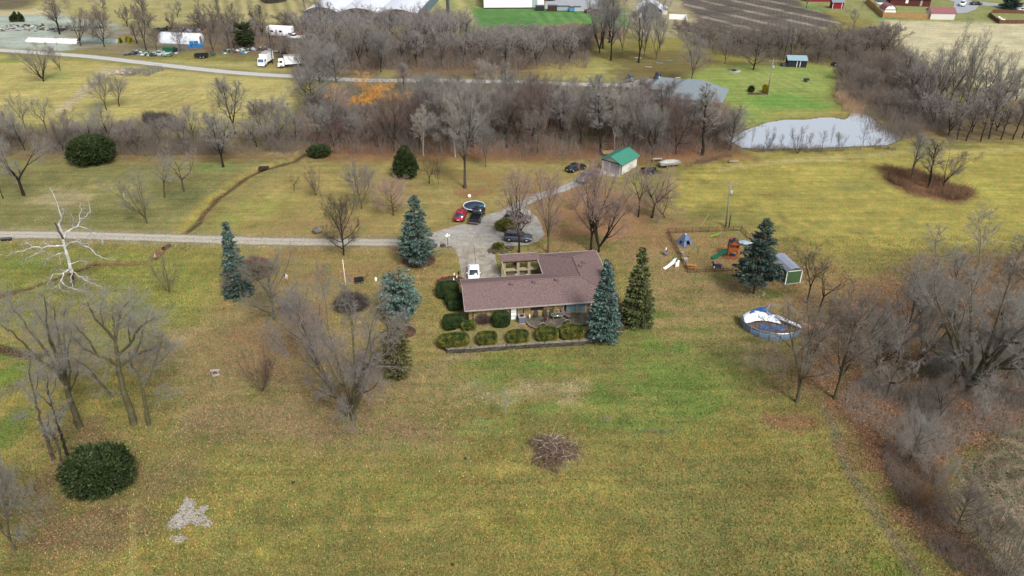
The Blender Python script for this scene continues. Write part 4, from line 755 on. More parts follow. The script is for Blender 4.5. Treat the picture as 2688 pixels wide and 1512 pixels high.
fill([(760, 100), (1490, 100), (1480, 160), (1300, 178), (900, 182), (770, 140)], 18, mix1+[('vase2', 'mauve', 'dark')], 'bare tree in the wood behind the far gravel lane', 'trees behind the far lane', 4, (9, 15), (7, 11), 5, short='far wood')
wood([(760, 66), (1200, 78), (1480, 92), (1480, 165), (900, 175), (760, 140)], 70, 'mauve', 'leafless far wood in front of the pale roofs, behind the gravel lane', 5, (9, 15), (7, 11), 5, lambda q: 14 if q < 1190 else 62)
fill([(1500, 95), (1640, 95), (1690, 150), (1600, 165), (1500, 150)], 11, [('vase1', 'grey', 'olive'), ('vase2', 'grey', 'dark'), ('tall2', 'grey', 'dark')], 'tall upright limbed bare tree above the ranch parking area', 'tall trees above the parking area', 6, (15, 20), (9, 12), 5, short='stand')
wood([(1700, 70), (1790, 65), (1860, 110), (2100, 105), (2210, 75), (2260, 140), (2190, 150), (2100, 150), (1950, 140), (1800, 130), (1720, 125)], 42, 'brown', 'dense brown leafless thicket between the ploughed field and the pond lawn', 7, (7, 11), (7, 10), 4., lambda q: 56)
fill([(2110, 180), (2180, 150), (2260, 190), (2260, 260), (2330, 330), (2270, 330), (2200, 270), (2120, 250)], 12, [('dense1', 'brown', 'dark'), ('dense2', 'mauve', 'dark')], 'low brown bare tree in the marsh brush right of the pond', 'low trees right of the pond', 8, (4, 7), (5, 8), 3.4, short='marsh brush')
wood([(2270, 180), (2560, 240), (2640, 330), (2380, 345), (2300, 300)], 30, 'mauve', 'leafless thicket between the pond and the pale straw field', 9, (6, 10), (6, 9), 3.8)
fill([(-60, 345), (160, 330), (330, 340), (480, 352), (740, 345), (760, 375), (560, 385), (200, 380), (-60, 385)], 24, [('round1', 'brown', 'dark'), ('round2', 'mauve', 'dark'), ('round3', 'grey', 'dark'), ('vase1', 'brown', 'dark'), ('open2', 'grey', 'grey')], 'bare tree in the left hedgerow between the yellow fields and the yard', 'left hedgerow trees', 10, (6, 10), (5, 8), 3.4, short='hedgerow')
fill([(2130, 960), (2230, 800), (2330, 740), (2640, 700), (2640, 1040), (2450, 1060), (2300, 1050)], 18, [('dense1', 'grey', 'dark'), ('dense2', 'grey', 'dark'), ('round2', 'brown', 'dark'), ('gnarl', 'pale', 'grey')], 'bare tree in the tangled wood at the right edge of the yard', 'trees in the right hand wood', 11, (5, 9), (5, 8), 3.6, short='right wood')
wood([(170, 60), (740, 60), (740, 90), (600, 100), (440, 80), (170, 75)], 16, 'brown', 'scrubby leafless hedgerow between nursery yard and top left fields', 12, (5, 9), (5, 8), 5)
# --- brush that nobody could count
def brush(name, pts, n, hr, m, label, seed, spread=.35, r=.02, wood=True):
    P = [Vector(G(a*K, b*K)[:2]) for a, b in pts]; PL = [tuple(p) for p in P]; R = np.random.RandomState(seed)
    a = np.array(PL); x = R.uniform(a[:, 0].min(), a[:, 0].max(), n*3); y = R.uniform(a[:, 1].min(), a[:, 1].max(), n*3)
    wx = x+(fbm(x, y, 6, seed)-.5)*5; wy = y+(fbm(x, y, 6, seed+3)-.5)*5
    keep = inpoly(PL, wx, wy) & (fbm(x, y, 5, seed+5) > R.uniform(.25, .62, n*3)); x = x[keep][:n]; y = y[keep][:n]; n = len(x)
    h = (R.uniform(hr[0], hr[1], n))*(.5+fbm(x, y, 4, seed+9)); rad = rad0 = h
    p0 = np.stack([x, y, np.zeros(n)-.05], 1); dr = R.normal(0, spread, (n, 3)); dr[:, 2] = 1; p1 = p0+dr*h[:, None]*.55; p2 = p1+(dr+R.normal(0, spread*.8, (n, 3)))*h[:, None]*.45
    S_ = [np.concatenate([p0, p1, np.full((n, 1), r*1.3), np.full((n, 1), r)], 1), np.concatenate([p1, p2, np.full((n, 1), r), np.full((n, 1), r*.5)], 1)]
    for q in range(3 if wood else 1):
        t = R.uniform(.2, 1, (n, 1)); b0 = p0*(1-t)+p1*t if q < 1 else p1*(1-t)+p2*t; d = R.normal(0, .6, (n, 3)); d[:, 2] = np.abs(d[:, 2])+.3
        S_.append(np.concatenate([b0, b0+d*h[:, None]*.35, np.full((n, 1), r*.7), np.full((n, 1), r*.35)], 1))
    o = segs_mesh(name, np.concatenate(S_), 3, m, None); o['kind'] = 'stuff'; o['label'] = label; o['category'] = 'brush'; return o
brush('underbrush', BELTA, 5500, (1.2, 3.4), TW['red'], 'tangled reddish brown underbrush on the floor of the long wood belt', 1, r=.015)
brush('underbrush', BELTA, 6500, (1.4, 4.4), TW['grey'], 'tangled grey saplings on the floor of the long wood belt', 21, r=.014)
brush('underbrush', [(760, 100), (1490, 100), (1480, 175), (900, 180), (770, 150)], 6000, (1.2, 3.4), TW['brown'], 'brown underbrush in the wood behind the far gravel lane', 2, r=.03)
brush('underbrush', [(-60, 320), (160, 335), (420, 300), (470, 335), (740, 345), (770, 385), (400, 396), (-60, 392)], 6500, (.8, 2.6), TW['brown'], 'brown brush along the left hedgerow', 3)
brush('brush_patch', [(350, 300), (400, 294), (455, 302), (440, 318), (370, 330)], 1600, (.8, 1.8), TW['dark'], 'dark oval brush patch in the yellow field', 4)
brush('brush_patch', [(770, 250), (830, 240), (850, 290), (780, 300)], 1000, (1.2, 2.6), TW['dark'], 'dark brush below the dense trees right of the trucks', 14)
brush('underbrush', [(1700, 90), (1850, 100), (2150, 90), (2240, 90), (2340, 180), (2400, 330), (2270, 340), (2190, 270), (2110, 250), (2100, 165), (1800, 140)], 11000, (1.2, 3.2), TW['brown'], 'brown thicket brush around the pond lawn', 5, r=.026)
brush('marsh_reeds', [(2130, 195), (2300, 200), (2330, 235), (2200, 230)], 1800, (.8, 1.8), TW['rust'], 'rust coloured marsh reeds right of the pond lawn', 6, r=.03, wood=False)
brush('marsh_reeds', [(2095, 240), (2130, 228), (2170, 262), (2180, 285), (2120, 285)], 1000, (.6, 1.7), mat('reed_tan', alb(168, 142, 114, .8), .95, .15, 3), 'tan reeds at the inlet of the pond', 7, r=.028, wood=False)
brush('marsh_reeds', [(1370, 76), (1560, 74), (1570, 100), (1380, 104)], 2200, (1.4, 2.6), mat('reed_tan', alb(176, 146, 116), .95), 'tan reed bank below the bright green lawn', 8, r=.05, wood=False)
brush('underbrush', [(1860, 372), (2240, 368), (2260, 374), (1900, 384)], 900, (.4, 1.1), TW['brown'], 'low brown brush along the near pond bank', 9)
brush('brush_island', [(2205, 422), (2300, 430), (2400, 470), (2455, 482), (2440, 500), (2380, 505), (2300, 490), (2240, 460)], 3200, (.4, 1.3), TW['rust'], 'rusty brush covering the island in the right field', 10)
brush('underbrush', [(2100, 1010), (2180, 950), (2330, 900), (2640, 860), (2640, 1060), (2540, 1090), (2400, 1130), (2340, 1150), (2180, 1090)], 7500, (.4, 1.6), TW['grey'], 'brown grey brush on the floor of the right hand wood', 11, r=.010)
brush('underbrush', [(2200, 1130), (2330, 1120), (2370, 1230), (2440, 1370), (2560, 1470), (2500, 1490), (2350, 1400), (2260, 1250)], 3600, (.3, 1.3), TW['brown'], 'reddish brush along the strip beside the tilled field', 12, r=.009)
brush('underbrush', [(430, 62), (750, 60), (755, 130), (600, 125), (430, 85)], 3000, (.6, 1.8), TW['brown'], 'brown scrub around the junk yard at the top left', 13, r=.03)
brush('underbrush', [(300, 178), (400, 168), (415, 180), (380, 192), (320, 192)], 900, (.4, 1.1), TW['grey'], 'grey weeds beside the stone pile in the yellow field', 15, r=.025)
brush('brush_patch', [(660, 0), (722, -2), (715, 8), (668, 10)], 500, (1, 2), TW['dark'], 'dark brush island in the striped crop field', 16, r=.04)
brush('brush_patch', [(2150, 232), (2180, 270), (2230, 300), (2330, 345), (2250, 350), (2180, 300)], 800, (1.0, 2.8), TW['brown'], 'mauve brush overhanging the right bank of the pond', 17, r=.02)
brush('brush_patch', [(1700, 430), (1790, 400), (1850, 392), (1750, 425)], 500, (.4, 1.1), TW['red'], 'low rusty brush at the wood edge right of the garage', 18, r=.02)
# ============================================================ EVERGREENS
def leaf_mesh(name, C, D, size, m, aspect=.45, seed=0, up=None):
    """C centres, D outward directions -> bent leaf sprays (two quads each)"""
    R = np.random.RandomState(seed); n = len(C); D = D/np.maximum(np.linalg.norm(D, axis=1, keepdims=True), 1e-6)
    rr = R.normal(0, 1, (n, 3)); S_ = np.cross(D, rr); S_ /= np.maximum(np.linalg.norm(S_, axis=1, keepdims=True), 1e-6)
    sz = size*R.uniform(.6, 1.3, (n, 1)); nn = np.cross(D, S_)
    a = C-S_*sz*aspect*.5; b = C+S_*sz*aspect*.5; mid = C+D*sz*.55+nn*sz*.12; c = mid+S_*sz*aspect*.4; d = mid-S_*sz*aspect*.4; tip = C+D*sz; e = tip+S_*sz*.08; f = tip-S_*sz*.08
    V = np.stack([a, b, c, d, e, f], 1).reshape(-1, 3); k = (np.arange(n)*6)[:, None]
    q = np.concatenate([k+np.array([[0, 1, 2, 3]]), k+np.array([[3, 2, 4, 5]])], 1).reshape(-1, 4)
    return np_mesh(name, V, q, m, False)
def leafmat(name, rgb, var=.35, sc=1.6, light=None):
    if name in MATS: return MATS[name]
    m = mat(name, rgb, .7, var, sc, spec=.25); n = m.node_tree; L = n.links; b = n.nodes['Principled BSDF']
    geo = n.nodes.new('ShaderNodeNewGeometry'); mr = n.nodes.new('ShaderNodeMapRange'); mr.inputs[3].default_value = .55; mr.inputs[4].default_value = 1.5; L.new(geo.outputs['Random Per Island'], mr.inputs[0])
    old = b.inputs['Base Color'].links[0].from_socket; s = n.nodes.new('ShaderNodeVectorMath'); s.operation = 'SCALE'; L.new(old, s.inputs[0]); L.new(mr.outputs[0], s.inputs['Scale'])
    if light:
        nz = n.nodes.new('ShaderNodeTexNoise'); nz.inputs['Scale'].default_value = 1.1; nz.inputs['Detail'].default_value = 3; tc = n.nodes.new('ShaderNodeTexCoord'); L.new(tc.outputs['Object'], nz.inputs[0])
        r2 = n.nodes.new('ShaderNodeMapRange'); r2.inputs[1].default_value = .38; r2.inputs[2].default_value = .62; L.new(nz.outputs[0], r2.inputs[0])
        mx = n.nodes.new('ShaderNodeMix'); mx.data_type = 'RGBA'; L.new(r2.outputs[0], mx.inputs[0]); L.new(s.outputs[0], mx.inputs[6]); mx.inputs[7].default_value = (*light, 1); L.new(mx.outputs[2], b.inputs['Base Color'])
    else: L.new(s.outputs[0], b.inputs['Base Color'])
    return m
SPR = {'blue': leafmat('needles_blue', alb(82, 106, 98, .72)), 'green': leafmat('needles_green', alb(88, 96, 56, .7)), 'bluedark': leafmat('needles_blue_dark', alb(60, 80, 74, .7)), 'pale': leafmat('needles_pale_blue', alb(98, 122, 112, .72)),
       'jun': leafmat('foliage_juniper', alb(58, 72, 38, .7), .4, 1.), 'yew': leafmat('foliage_yew', alb(56, 78, 34, .72), .3, 2., alb(128, 122, 50, .74)), 'yewdark': leafmat('foliage_yew_dark', alb(40, 62, 30, .72), .3, 2., alb(66, 84, 38, .7)), 'hem': leafmat('foliage_olive', alb(92, 92, 52, .7), .35, 1.2)}
def spruce_meshes(seed, H, Rb, clear=.1, dens=1., size=.34, ragged=.25, flat_top=False):
    R = random.Random(seed); segs = [(0, 0, 0, 0, 0, H*.97, .2 if H > 8 else .13, .02)]; C = []; D = []
    z = H*clear; 
    while z < H*.985:
        t = (z-H*clear)/(H*(1-clear)); prof = (1-t)**.82*(1-.18*math.exp(-t*9)); 
        if flat_top: prof = math.sqrt(max(0, 1-(2*t-.85)**2*.75))*.9
        nb = max(4, int(9*(.55+.6*prof)))
        for k in range(nb):
            az = R.uniform(0, 6.28); L = max(.25, Rb*prof*R.uniform(1-ragged, 1.1)); droop = R.uniform(.05, .32) if t < .75 else -R.uniform(.2, .9)
            d = Vector((math.cos(az), math.sin(az), -droop)); p0 = Vector((0, 0, z+R.uniform(-.1, .1))); n = 5; prev = p0
            for i in range(1, n+1):
                u = i/n; q = p0+Vector((d.x*L*u, d.y*L*u, -droop*L*u*.9+.22*L*u*u)); segs.append((*prev, *q, .04*(1-u*.8)+.008, .04*(1-u*.8)+.005)); prev = q
            m = int(L*15*dens)+5
            for j in range(m):
                u = R.uniform(.15, 1.02)**.75; w = L*.30*(1.05-u)+.12; s = R.uniform(-1, 1); q = p0+Vector((d.x*L*u, d.y*L*u, -droop*L*u*.9+.22*L*u*u)); side = Vector((-d.y, d.x, 0))
                c = q+side*s*w+Vector((0, 0, -abs(s)*.12-R.uniform(0, .14))); C.append(c); D.append(Vector((d.x, d.y, 0))*(1-.3*abs(s))+side*s*.8+Vector((0, 0, R.uniform(-.55, .15))))
        z += R.uniform(.24, .36)*max(.8, H/11)
    return segs, np.array(C), np.array(D), size
def spruce(bx, by, ty, wpx, label, mt, seed, clear=.1, flat=False, dens=1., bk='brown', name='spruce_tree', z0=0., ragged=.25, lean=None):
    p = G(bx*K, by*K, z0); H = top_height(bx*K, by*K, ty*K)-z0; Rb = wpx*K/scl(bx*K, by*K)/2*.97
    sg, C, D, s = spruce_meshes(seed, H, Rb, clear, dens, flat_top=flat, ragged=ragged)
    t = thing(name, label, 'tree', p, seed)
    add_mesh(segs_mesh('trunk', sg, 6, BK[bk], False), t); add_mesh(leaf_mesh('crown', C, D, s, SPR[mt], .5, seed), t); return t
spruce(603, 742, 556, 84, 'tall narrow blue green spruce standing left of the red bush below the driveway', 'blue', 31, .02, dens=1.5)
spruce(1052, 664, 486, 112, 'broad blue spruce in the dark mulch bed beside the gravel court', 'blue', 32, .12)
spruce(1010, 812, 704, 112, 'short flat topped pale blue spruce left of the clipped hedges', 'pale', 33, .24, flat=True, dens=1.2)
spruce(1516, 850, 648, 98, 'blue green spruce rising in front of the right end of the house', 'blue', 34, .03, dens=1.5, z0=.4)
spruce(1600, 812, 614, 96, 'olive green spruce just right of the blue spruce at the house end', 'green', 35, .03, dens=1.5, z0=.2)
spruce(1896, 739, 546, 140, 'dark blue spruce with a bare lower trunk between playground and green shed', 'bluedark', 36, .2, dens=1.1, ragged=.4)
spruce(1168, 330, 222, 36, 'narrow blue spruce half hidden in the long wood belt', 'blue', 37, .05)
spruce(618, 118, 64, 60, 'dark round evergreen in the junk yard between tunnel and trucks', 'jun', 38, .1, flat=True, dens=1.6)
spruce(2540, 22, -25, 60, 'dark evergreen beside the street at the top right corner', 'bluedark', 39, .1, dens=1.3)
def cloud(name, label, p, rx, ry, rz, mt, seed, cat='bush', n=None, squash=.0, shape='ball', size=.24, group=None, rot=0, trunk=True, core=None):
    R = np.random.RandomState(seed); n = n or int(520*(rx*ry+rx*rz+ry*rz)/3*1.6)+300
    t = thing(name, label, cat, p, rot, group)
    d = R.normal(0, 1, (n, 3)); d /= np.linalg.norm(d, axis=1, keepdims=True)
    if shape == 'box':
        e = 3.6; k = (np.abs(d)**e).sum(1)**(-1/e); q = d*k[:, None]; nr = np.sign(d)*np.abs(q)**(e-1); nr /= np.linalg.norm(nr, axis=1, keepdims=True); lump = .02
    elif shape == 'cone': q = d.copy(); hh = (q[:, 2]+1)/2; q[:, :2] *= (1.15-.75*hh)[:, None]; nr = d; lump = .26
    else: q = d.copy(); nr = d; lump = .3
    a = np.arctan2(d[:, 1], d[:, 0])*3.2; b = d[:, 2]*5
    f = 1+lump*(fbm(a*2+20, b*2+20, 1.3, seed)-.5)*2.6-R.uniform(0, .05 if shape == 'box' else .3, n)**(1 if shape == 'box' else 1.3)
    C = q*f[:, None]*np.array([rx, ry, rz/2]); C[:, 2] += rz/2; C[:, 2] = np.maximum(C[:, 2], .03)
    nr = nr+R.normal(0, .35, (n, 3)); nr[:, 2] += .1
    if shape != 'box': out_ = (R.uniform(0, 1, n) < .2)[:, None]; C = np.where(out_, C*np.array([1.07, 1.07, 1.05]), C); nr = np.where(out_, nr+np.array([0, 0, .9]), nr)
    if shape == 'box': C -= nr*size*.5
    add_mesh(leaf_mesh('foliage', C, nr, size, SPR[mt], .7, seed), t)
    mb = MB(); k = .86 if shape == 'box' else .72
    if shape == 'box':
        vs = []; N, M = 16, 9
        for j in range(M+1):
            for i in range(N):
                th = math.pi*j/M; ph = 2*math.pi*i/N; dd = np.array([math.sin(th)*math.cos(ph), math.sin(th)*math.sin(ph), math.cos(th)]); kk = (np.abs(dd)**3.6).sum()**(-1/3.6)*k; vs.append((dd[0]*kk*rx, dd[1]*kk*ry, dd[2]*kk*rz/2+rz/2))
        mb.add(vs, [(j*N+i, (j+1)*N+i, (j+1)*N+(i+1) % N, j*N+(i+1) % N) for j in range(M) for i in range(N)], True)
    else: mb.ball((0, 0, rz/2), 1, 12, 8, (rx*k*(.8 if shape == 'cone' else 1), ry*k*(.8 if shape == 'cone' else 1), rz/2*k), .06, random.Random(seed))
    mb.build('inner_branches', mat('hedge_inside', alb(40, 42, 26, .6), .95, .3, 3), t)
    return t
def at_px(bx, by, wpx, z0=0): p = G(bx*K, by*K, z0); return p, wpx*K/scl(bx*K, by*K)/2
for bx, by, wpx, h, mt, lb, sh in [(255, 1232, 160, 4.4, 'jun', 'huge dark round evergreen shrub on the lower left lawn', 'ball'), (232, 412, 106, 5.4, 'jun', 'big dark green juniper in front of the left hedgerow', 'ball'), (803, 394, 54, 2.2, 'jun', 'low dark green juniper at the wood edge beside the brook', 'ball'), (1021, 448, 70, 6.2, 'jun', 'conical dark green juniper on the orange lawn below the wood', 'cone')]:
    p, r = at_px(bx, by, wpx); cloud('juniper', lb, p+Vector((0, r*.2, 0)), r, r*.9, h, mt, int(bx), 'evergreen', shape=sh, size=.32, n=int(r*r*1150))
p, r = at_px(1273, 577, 54); cloud('yew_bush', 'low round yew bush between the two dark cars on the gravel court', p, r, r*.8, 1.7, 'yew', 5)
p, r = at_px(984, 915, 100)
sp_ = spruce(1002, 950, 802, 84, 'leaning olive green hemlock behind the right side of the largest grey tree', 'hem', 61, .06, flat=True, dens=.45, name='hemlock_tree', ragged=.6)
p, r = at_px(1889, 231, 14); cloud('round_bush', 'small dark round bush in the mulch bed on the pond lawn', p, r, r, 1.5, 'yewdark', 6)
p, r = at_px(1924, 232, 14); b_ = leafmat('foliage_gold', alb(176, 164, 50), .2); SPR['gold'] = b_; cloud('round_bush', 'small golden yellow bush beside the utility pole on the pond lawn', p, r, r, 2., 'gold', 7)
# dense twiggy domes
def dome(bx, by, wpx, h, tw, label, seed, name='bare_bush', n=9000):
    p, r = at_px(bx, by, wpx); R = np.random.RandomState(seed); t = thing(name, label, 'bush', p)
    d = R.normal(0, 1, (n, 3)); d[:, 2] = np.abs(d[:, 2]); d /= np.linalg.norm(d, axis=1, keepdims=True); sc = np.array([r, r, h]); a = d*sc*R.uniform(.25, .8, (n, 1)); b = d*sc*R.uniform(.7, 1.12, (n, 1))+R.normal(0, .14, (n, 3))
    b[:, 2] = np.maximum(b[:, 2], .02); s = np.concatenate([a, b, np.full((n, 1), .016), np.full((n, 1), .007)], 1)
    st = [(0, 0, 0, *(dd*sc*.6), .05, .02) for dd in d[:26]]
    add_mesh(segs_mesh('stems', st, 5, BK['brown'], False), t); add_mesh(segs_mesh('twigs', s, 3, TW[tw], False), t); return t
dome(646, 688, 80, 2.6, 'burgundy', 'dome shaped burgundy bush right of the tall narrow spruce', 1)
dome(884, 768, 92, 1.7, 'dark', 'low round dark twiggy bush around the foot of the flagpole', 2, n=5000)
dome(722, 772, 34, 1.6, 'mauve', 'small round grey bush below the draped garden flag', 3, n=1500)
dome(1214, 815, 46, 1.9, 'red', 'reddish bare shrub between the clipped hedges against the house wall', 4, n=4000)
# trees traced limb by limb, each limb at its own depth
def traced(px, py, limbs, to_px, name, label, tw, bk, seed, twig_r=.0085, dens=.85, Lt=2.3):
    B = G(px, py); R = random.Random(seed); T = []; C = []; t = thing(name, label, 'tree', B)
    rv = lambda s: Vector((R.gauss(0, s), R.gauss(0, s), R.gauss(0, s)))
    def sprout(p, d, L, r, lv):
        n = 4 if lv == 0 else 3; q0 = p
        for g_ in range(n):
            d = (d+rv(.2)+Vector((0, 0, .06))).normalized(); q = q0+d*(L/n); C.append((*q0, *q, r*(1-.6*g_/n), r*(1-.6*(g_+1)/n)))
            if lv < 3:
                for _ in range(2 if R.random() < (.65, .5, .15)[lv]*dens else 1): sprout(q0.lerp(q, R.random()), rot_about(d, math.radians(R.uniform(22, 62)), R.uniform(0, 6.28)), L*R.uniform(.4, .62), max(r*.55, twig_r*.6), lv+1)
            q0 = q
    for li, (pts, ra, rb) in enumerate(limbs):
        P = [atY(*to_px(x, y), B.y+dy)-B for x, y, dy in pts]; Q = []
        for i in range(len(P)-1):
            for j in range(3):
                u = j/3; q = P[i].lerp(P[i+1], u); Q.append(q if (i == 0 and j == 0) else q+rv(.05))
        Q.append(P[-1]); n = len(Q)-1
        for i in range(n):
            T.append((*Q[i], *Q[i+1], ra+(rb-ra)*i/n, ra+(rb-ra)*(i+1)/n)); d = (Q[i+1]-Q[i]).normalized()
            if i > n*(.45 if li == 0 else .2):
                for _ in range(2 if i < n-1 else 4): sprout(Q[i].lerp(Q[i+1], R.random()), rot_about(d, math.radians(R.uniform(20, 65)), R.uniform(0, 6.28)), Lt*R.uniform(.5, 1.1), .024, 0)
    add_mesh(segs_mesh('trunk', T, 8, BK[bk], False), t); add_mesh(segs_mesh('crown', C, 3, TW[tw], False), t); return t
cr = lambda x, y: (x*.4885, 700+y*.4885)
traced(351, 1113, [([(719, 845, 0), (700, 780, 0), (670, 680, 0), (650, 600, 0), (635, 530, 0), (628, 450, 0), (622, 395, 0), (632, 320, .4), (650, 240, .8), (690, 185, 1.2)], .42, .06),
 ([(635, 530, 0), (590, 500, -.8), (520, 470, -1.6), (450, 440, -2.4), (380, 370, -3.2)], .22, .04), ([(520, 470, -1.6), (480, 400, -2.6), (420, 340, -3.4), (400, 290, -3.6)], .1, .03), ([(622, 395, 0), (560, 330, -1), (510, 280, -1.8), (470, 190, -2.6)], .18, .04), ([(560, 330, -1), (540, 250, -.6), (545, 190, -.4)], .09, .03), ([(622, 400, 0), (612, 300, 1.2), (600, 220, 2)], .13, .03),
 ([(645, 535, 0), (700, 490, 1.2), (760, 460, 2), (830, 435, 2.8), (895, 432, 3.4)], .2, .04), ([(645, 470, 0), (700, 410, -.8), (740, 340, -1.8), (790, 295, -2.4), (835, 272, -2.8)], .17, .04), ([(730, 475, 1.6), (755, 390, 2), (775, 330, 2.4), (790, 260, 2.8)], .1, .03), ([(655, 685, 0), (600, 692, -.8), (560, 650, -1.6), (500, 580, -2.6), (470, 540, -3), (400, 500, -3.6), (330, 488, -4)], .17, .03), ([(700, 410, -.8), (690, 330, -2), (700, 260, -2.6)], .1, .03), ([(632, 320, .4), (670, 270, 1.6), (720, 220, 2.4)], .1, .03)],
 cr, 'bare_tree', 'tall open crowned bare tree with a long low side limb on the lower left lawn', 'grey', 'olive', 3)
traced(391, 1115, [([(802, 850, 0), (785, 760, 0), (770, 690, 0), (765, 650, 0), (735, 575, 0), (705, 520, -.5), (690, 460, -.8)], .26, .04), ([(765, 650, 0), (800, 590, .8), (830, 530, 1.4), (850, 460, 1.8), (875, 395, 2.2)], .16, .03), ([(735, 575, 0), (765, 520, 1), (785, 440, 1.6)], .1, .03), ([(778, 690, 0), (840, 692, -1), (905, 680, -1.8)], .08, .02), ([(830, 530, 1.4), (880, 490, 1.8), (930, 440, 2)], .08, .02)],
 cr, 'bare_tree', 'slim forked bare tree close beside the tall open crowned tree, lower left', 'grey', 'olive', 5, Lt=1.8)
traced(210, 1121, [([(430, 862, 0), (405, 800, 0), (380, 720, 0), (355, 640, 0), (345, 600, 0), (330, 500, .3), (320, 400, .6), (300, 300, .8), (290, 220, 1)], .4, .05), ([(355, 640, 0), (300, 560, -.8), (240, 520, -1.6), (150, 440, -2.6), (60, 350, -3.4), (5, 312, -3.8)], .22, .05), ([(330, 590, 0), (260, 480, .8), (200, 390, 1.6), (130, 300, 2.2), (80, 240, 2.6), (45, 180, 2.8)], .2, .04), ([(345, 600, 0), (300, 480, -1), (270, 400, -1.8), (250, 300, -2.4), (238, 160, -3)], .2, .04), ([(362, 650, 0), (352, 520, 1.2), (346, 400, 1.8), (350, 225, 2.4)], .18, .04), ([(368, 670, 0), (376, 560, -1), (362, 450, -1.4), (385, 340, -2)], .14, .03), ([(340, 580, 0), (290, 430, .4), (255, 330, .4), (190, 235, .2)], .16, .03), ([(372, 690, 0), (410, 600, 1), (420, 520, 1.6), (445, 430, 2)], .12, .03)],
 cr, 'bare_tree', 'large many limbed bare tree leaning left, its fan of limbs crossing the left ditch', 'grey', 'olive', 7)
c8 = lambda x, y: (x*.5258, 750+y*.5258)
traced(142, 1207, [([(270, 870, 0), (248, 815, 0), (230, 760, 0), (212, 700, 0), (195, 650, 0), (182, 590, 0), (170, 540, 0), (152, 480, 0), (145, 430, 0), (150, 350, 0)], .2, .03), ([(182, 590, 0), (140, 540, .8), (100, 500, 1.4)], .05, .02), ([(170, 540, 0), (190, 480, -.8), (186, 430, -1)], .05, .02), ([(205, 680, 0), (150, 650, .6), (105, 660, 1)], .05, .02)], c8, 'bare_tree', 'leftmost of the three thin leaning bare trees above the dark round evergreen', 'grey', 'grey', 11, dens=.6, Lt=1.1)
traced(174, 1236, [([(330, 925, 0), (312, 880, 0), (290, 820, 0), (275, 770, 0), (262, 738, 0), (240, 700, 0), (238, 640, 0)], .17, .03), ([(262, 738, 0), (290, 700, .6), (300, 650, .8)], .06, .02), ([(275, 770, 0), (250, 740, -.6), (225, 720, -1)], .06, .02)], c8, 'bare_tree', 'middle one of the three thin leaning bare trees above the dark round evergreen', 'grey', 'grey', 12, dens=.6, Lt=1.1)
traced(187, 1223, [([(355, 905, 0), (340, 850, 0), (320, 800, 0), (305, 745, 0), (290, 700, 0), (275, 655, 0), (260, 610, 0), (247, 560, 0), (238, 500, 0), (236, 450, 0)], .19, .03), ([(290, 700, 0), (310, 650, 1), (318, 600, 1.2)], .05, .02), ([(260, 610, 0), (220, 560, -.8), (190, 540, -1)], .05, .02), ([(247, 560, 0), (275, 510, .8), (280, 460, 1)], .05, .02)], c8, 'bare_tree', 'rightmost of the three thin leaning bare trees above the dark round evergreen', 'grey', 'dark', 13, dens=.6, Lt=1.1)
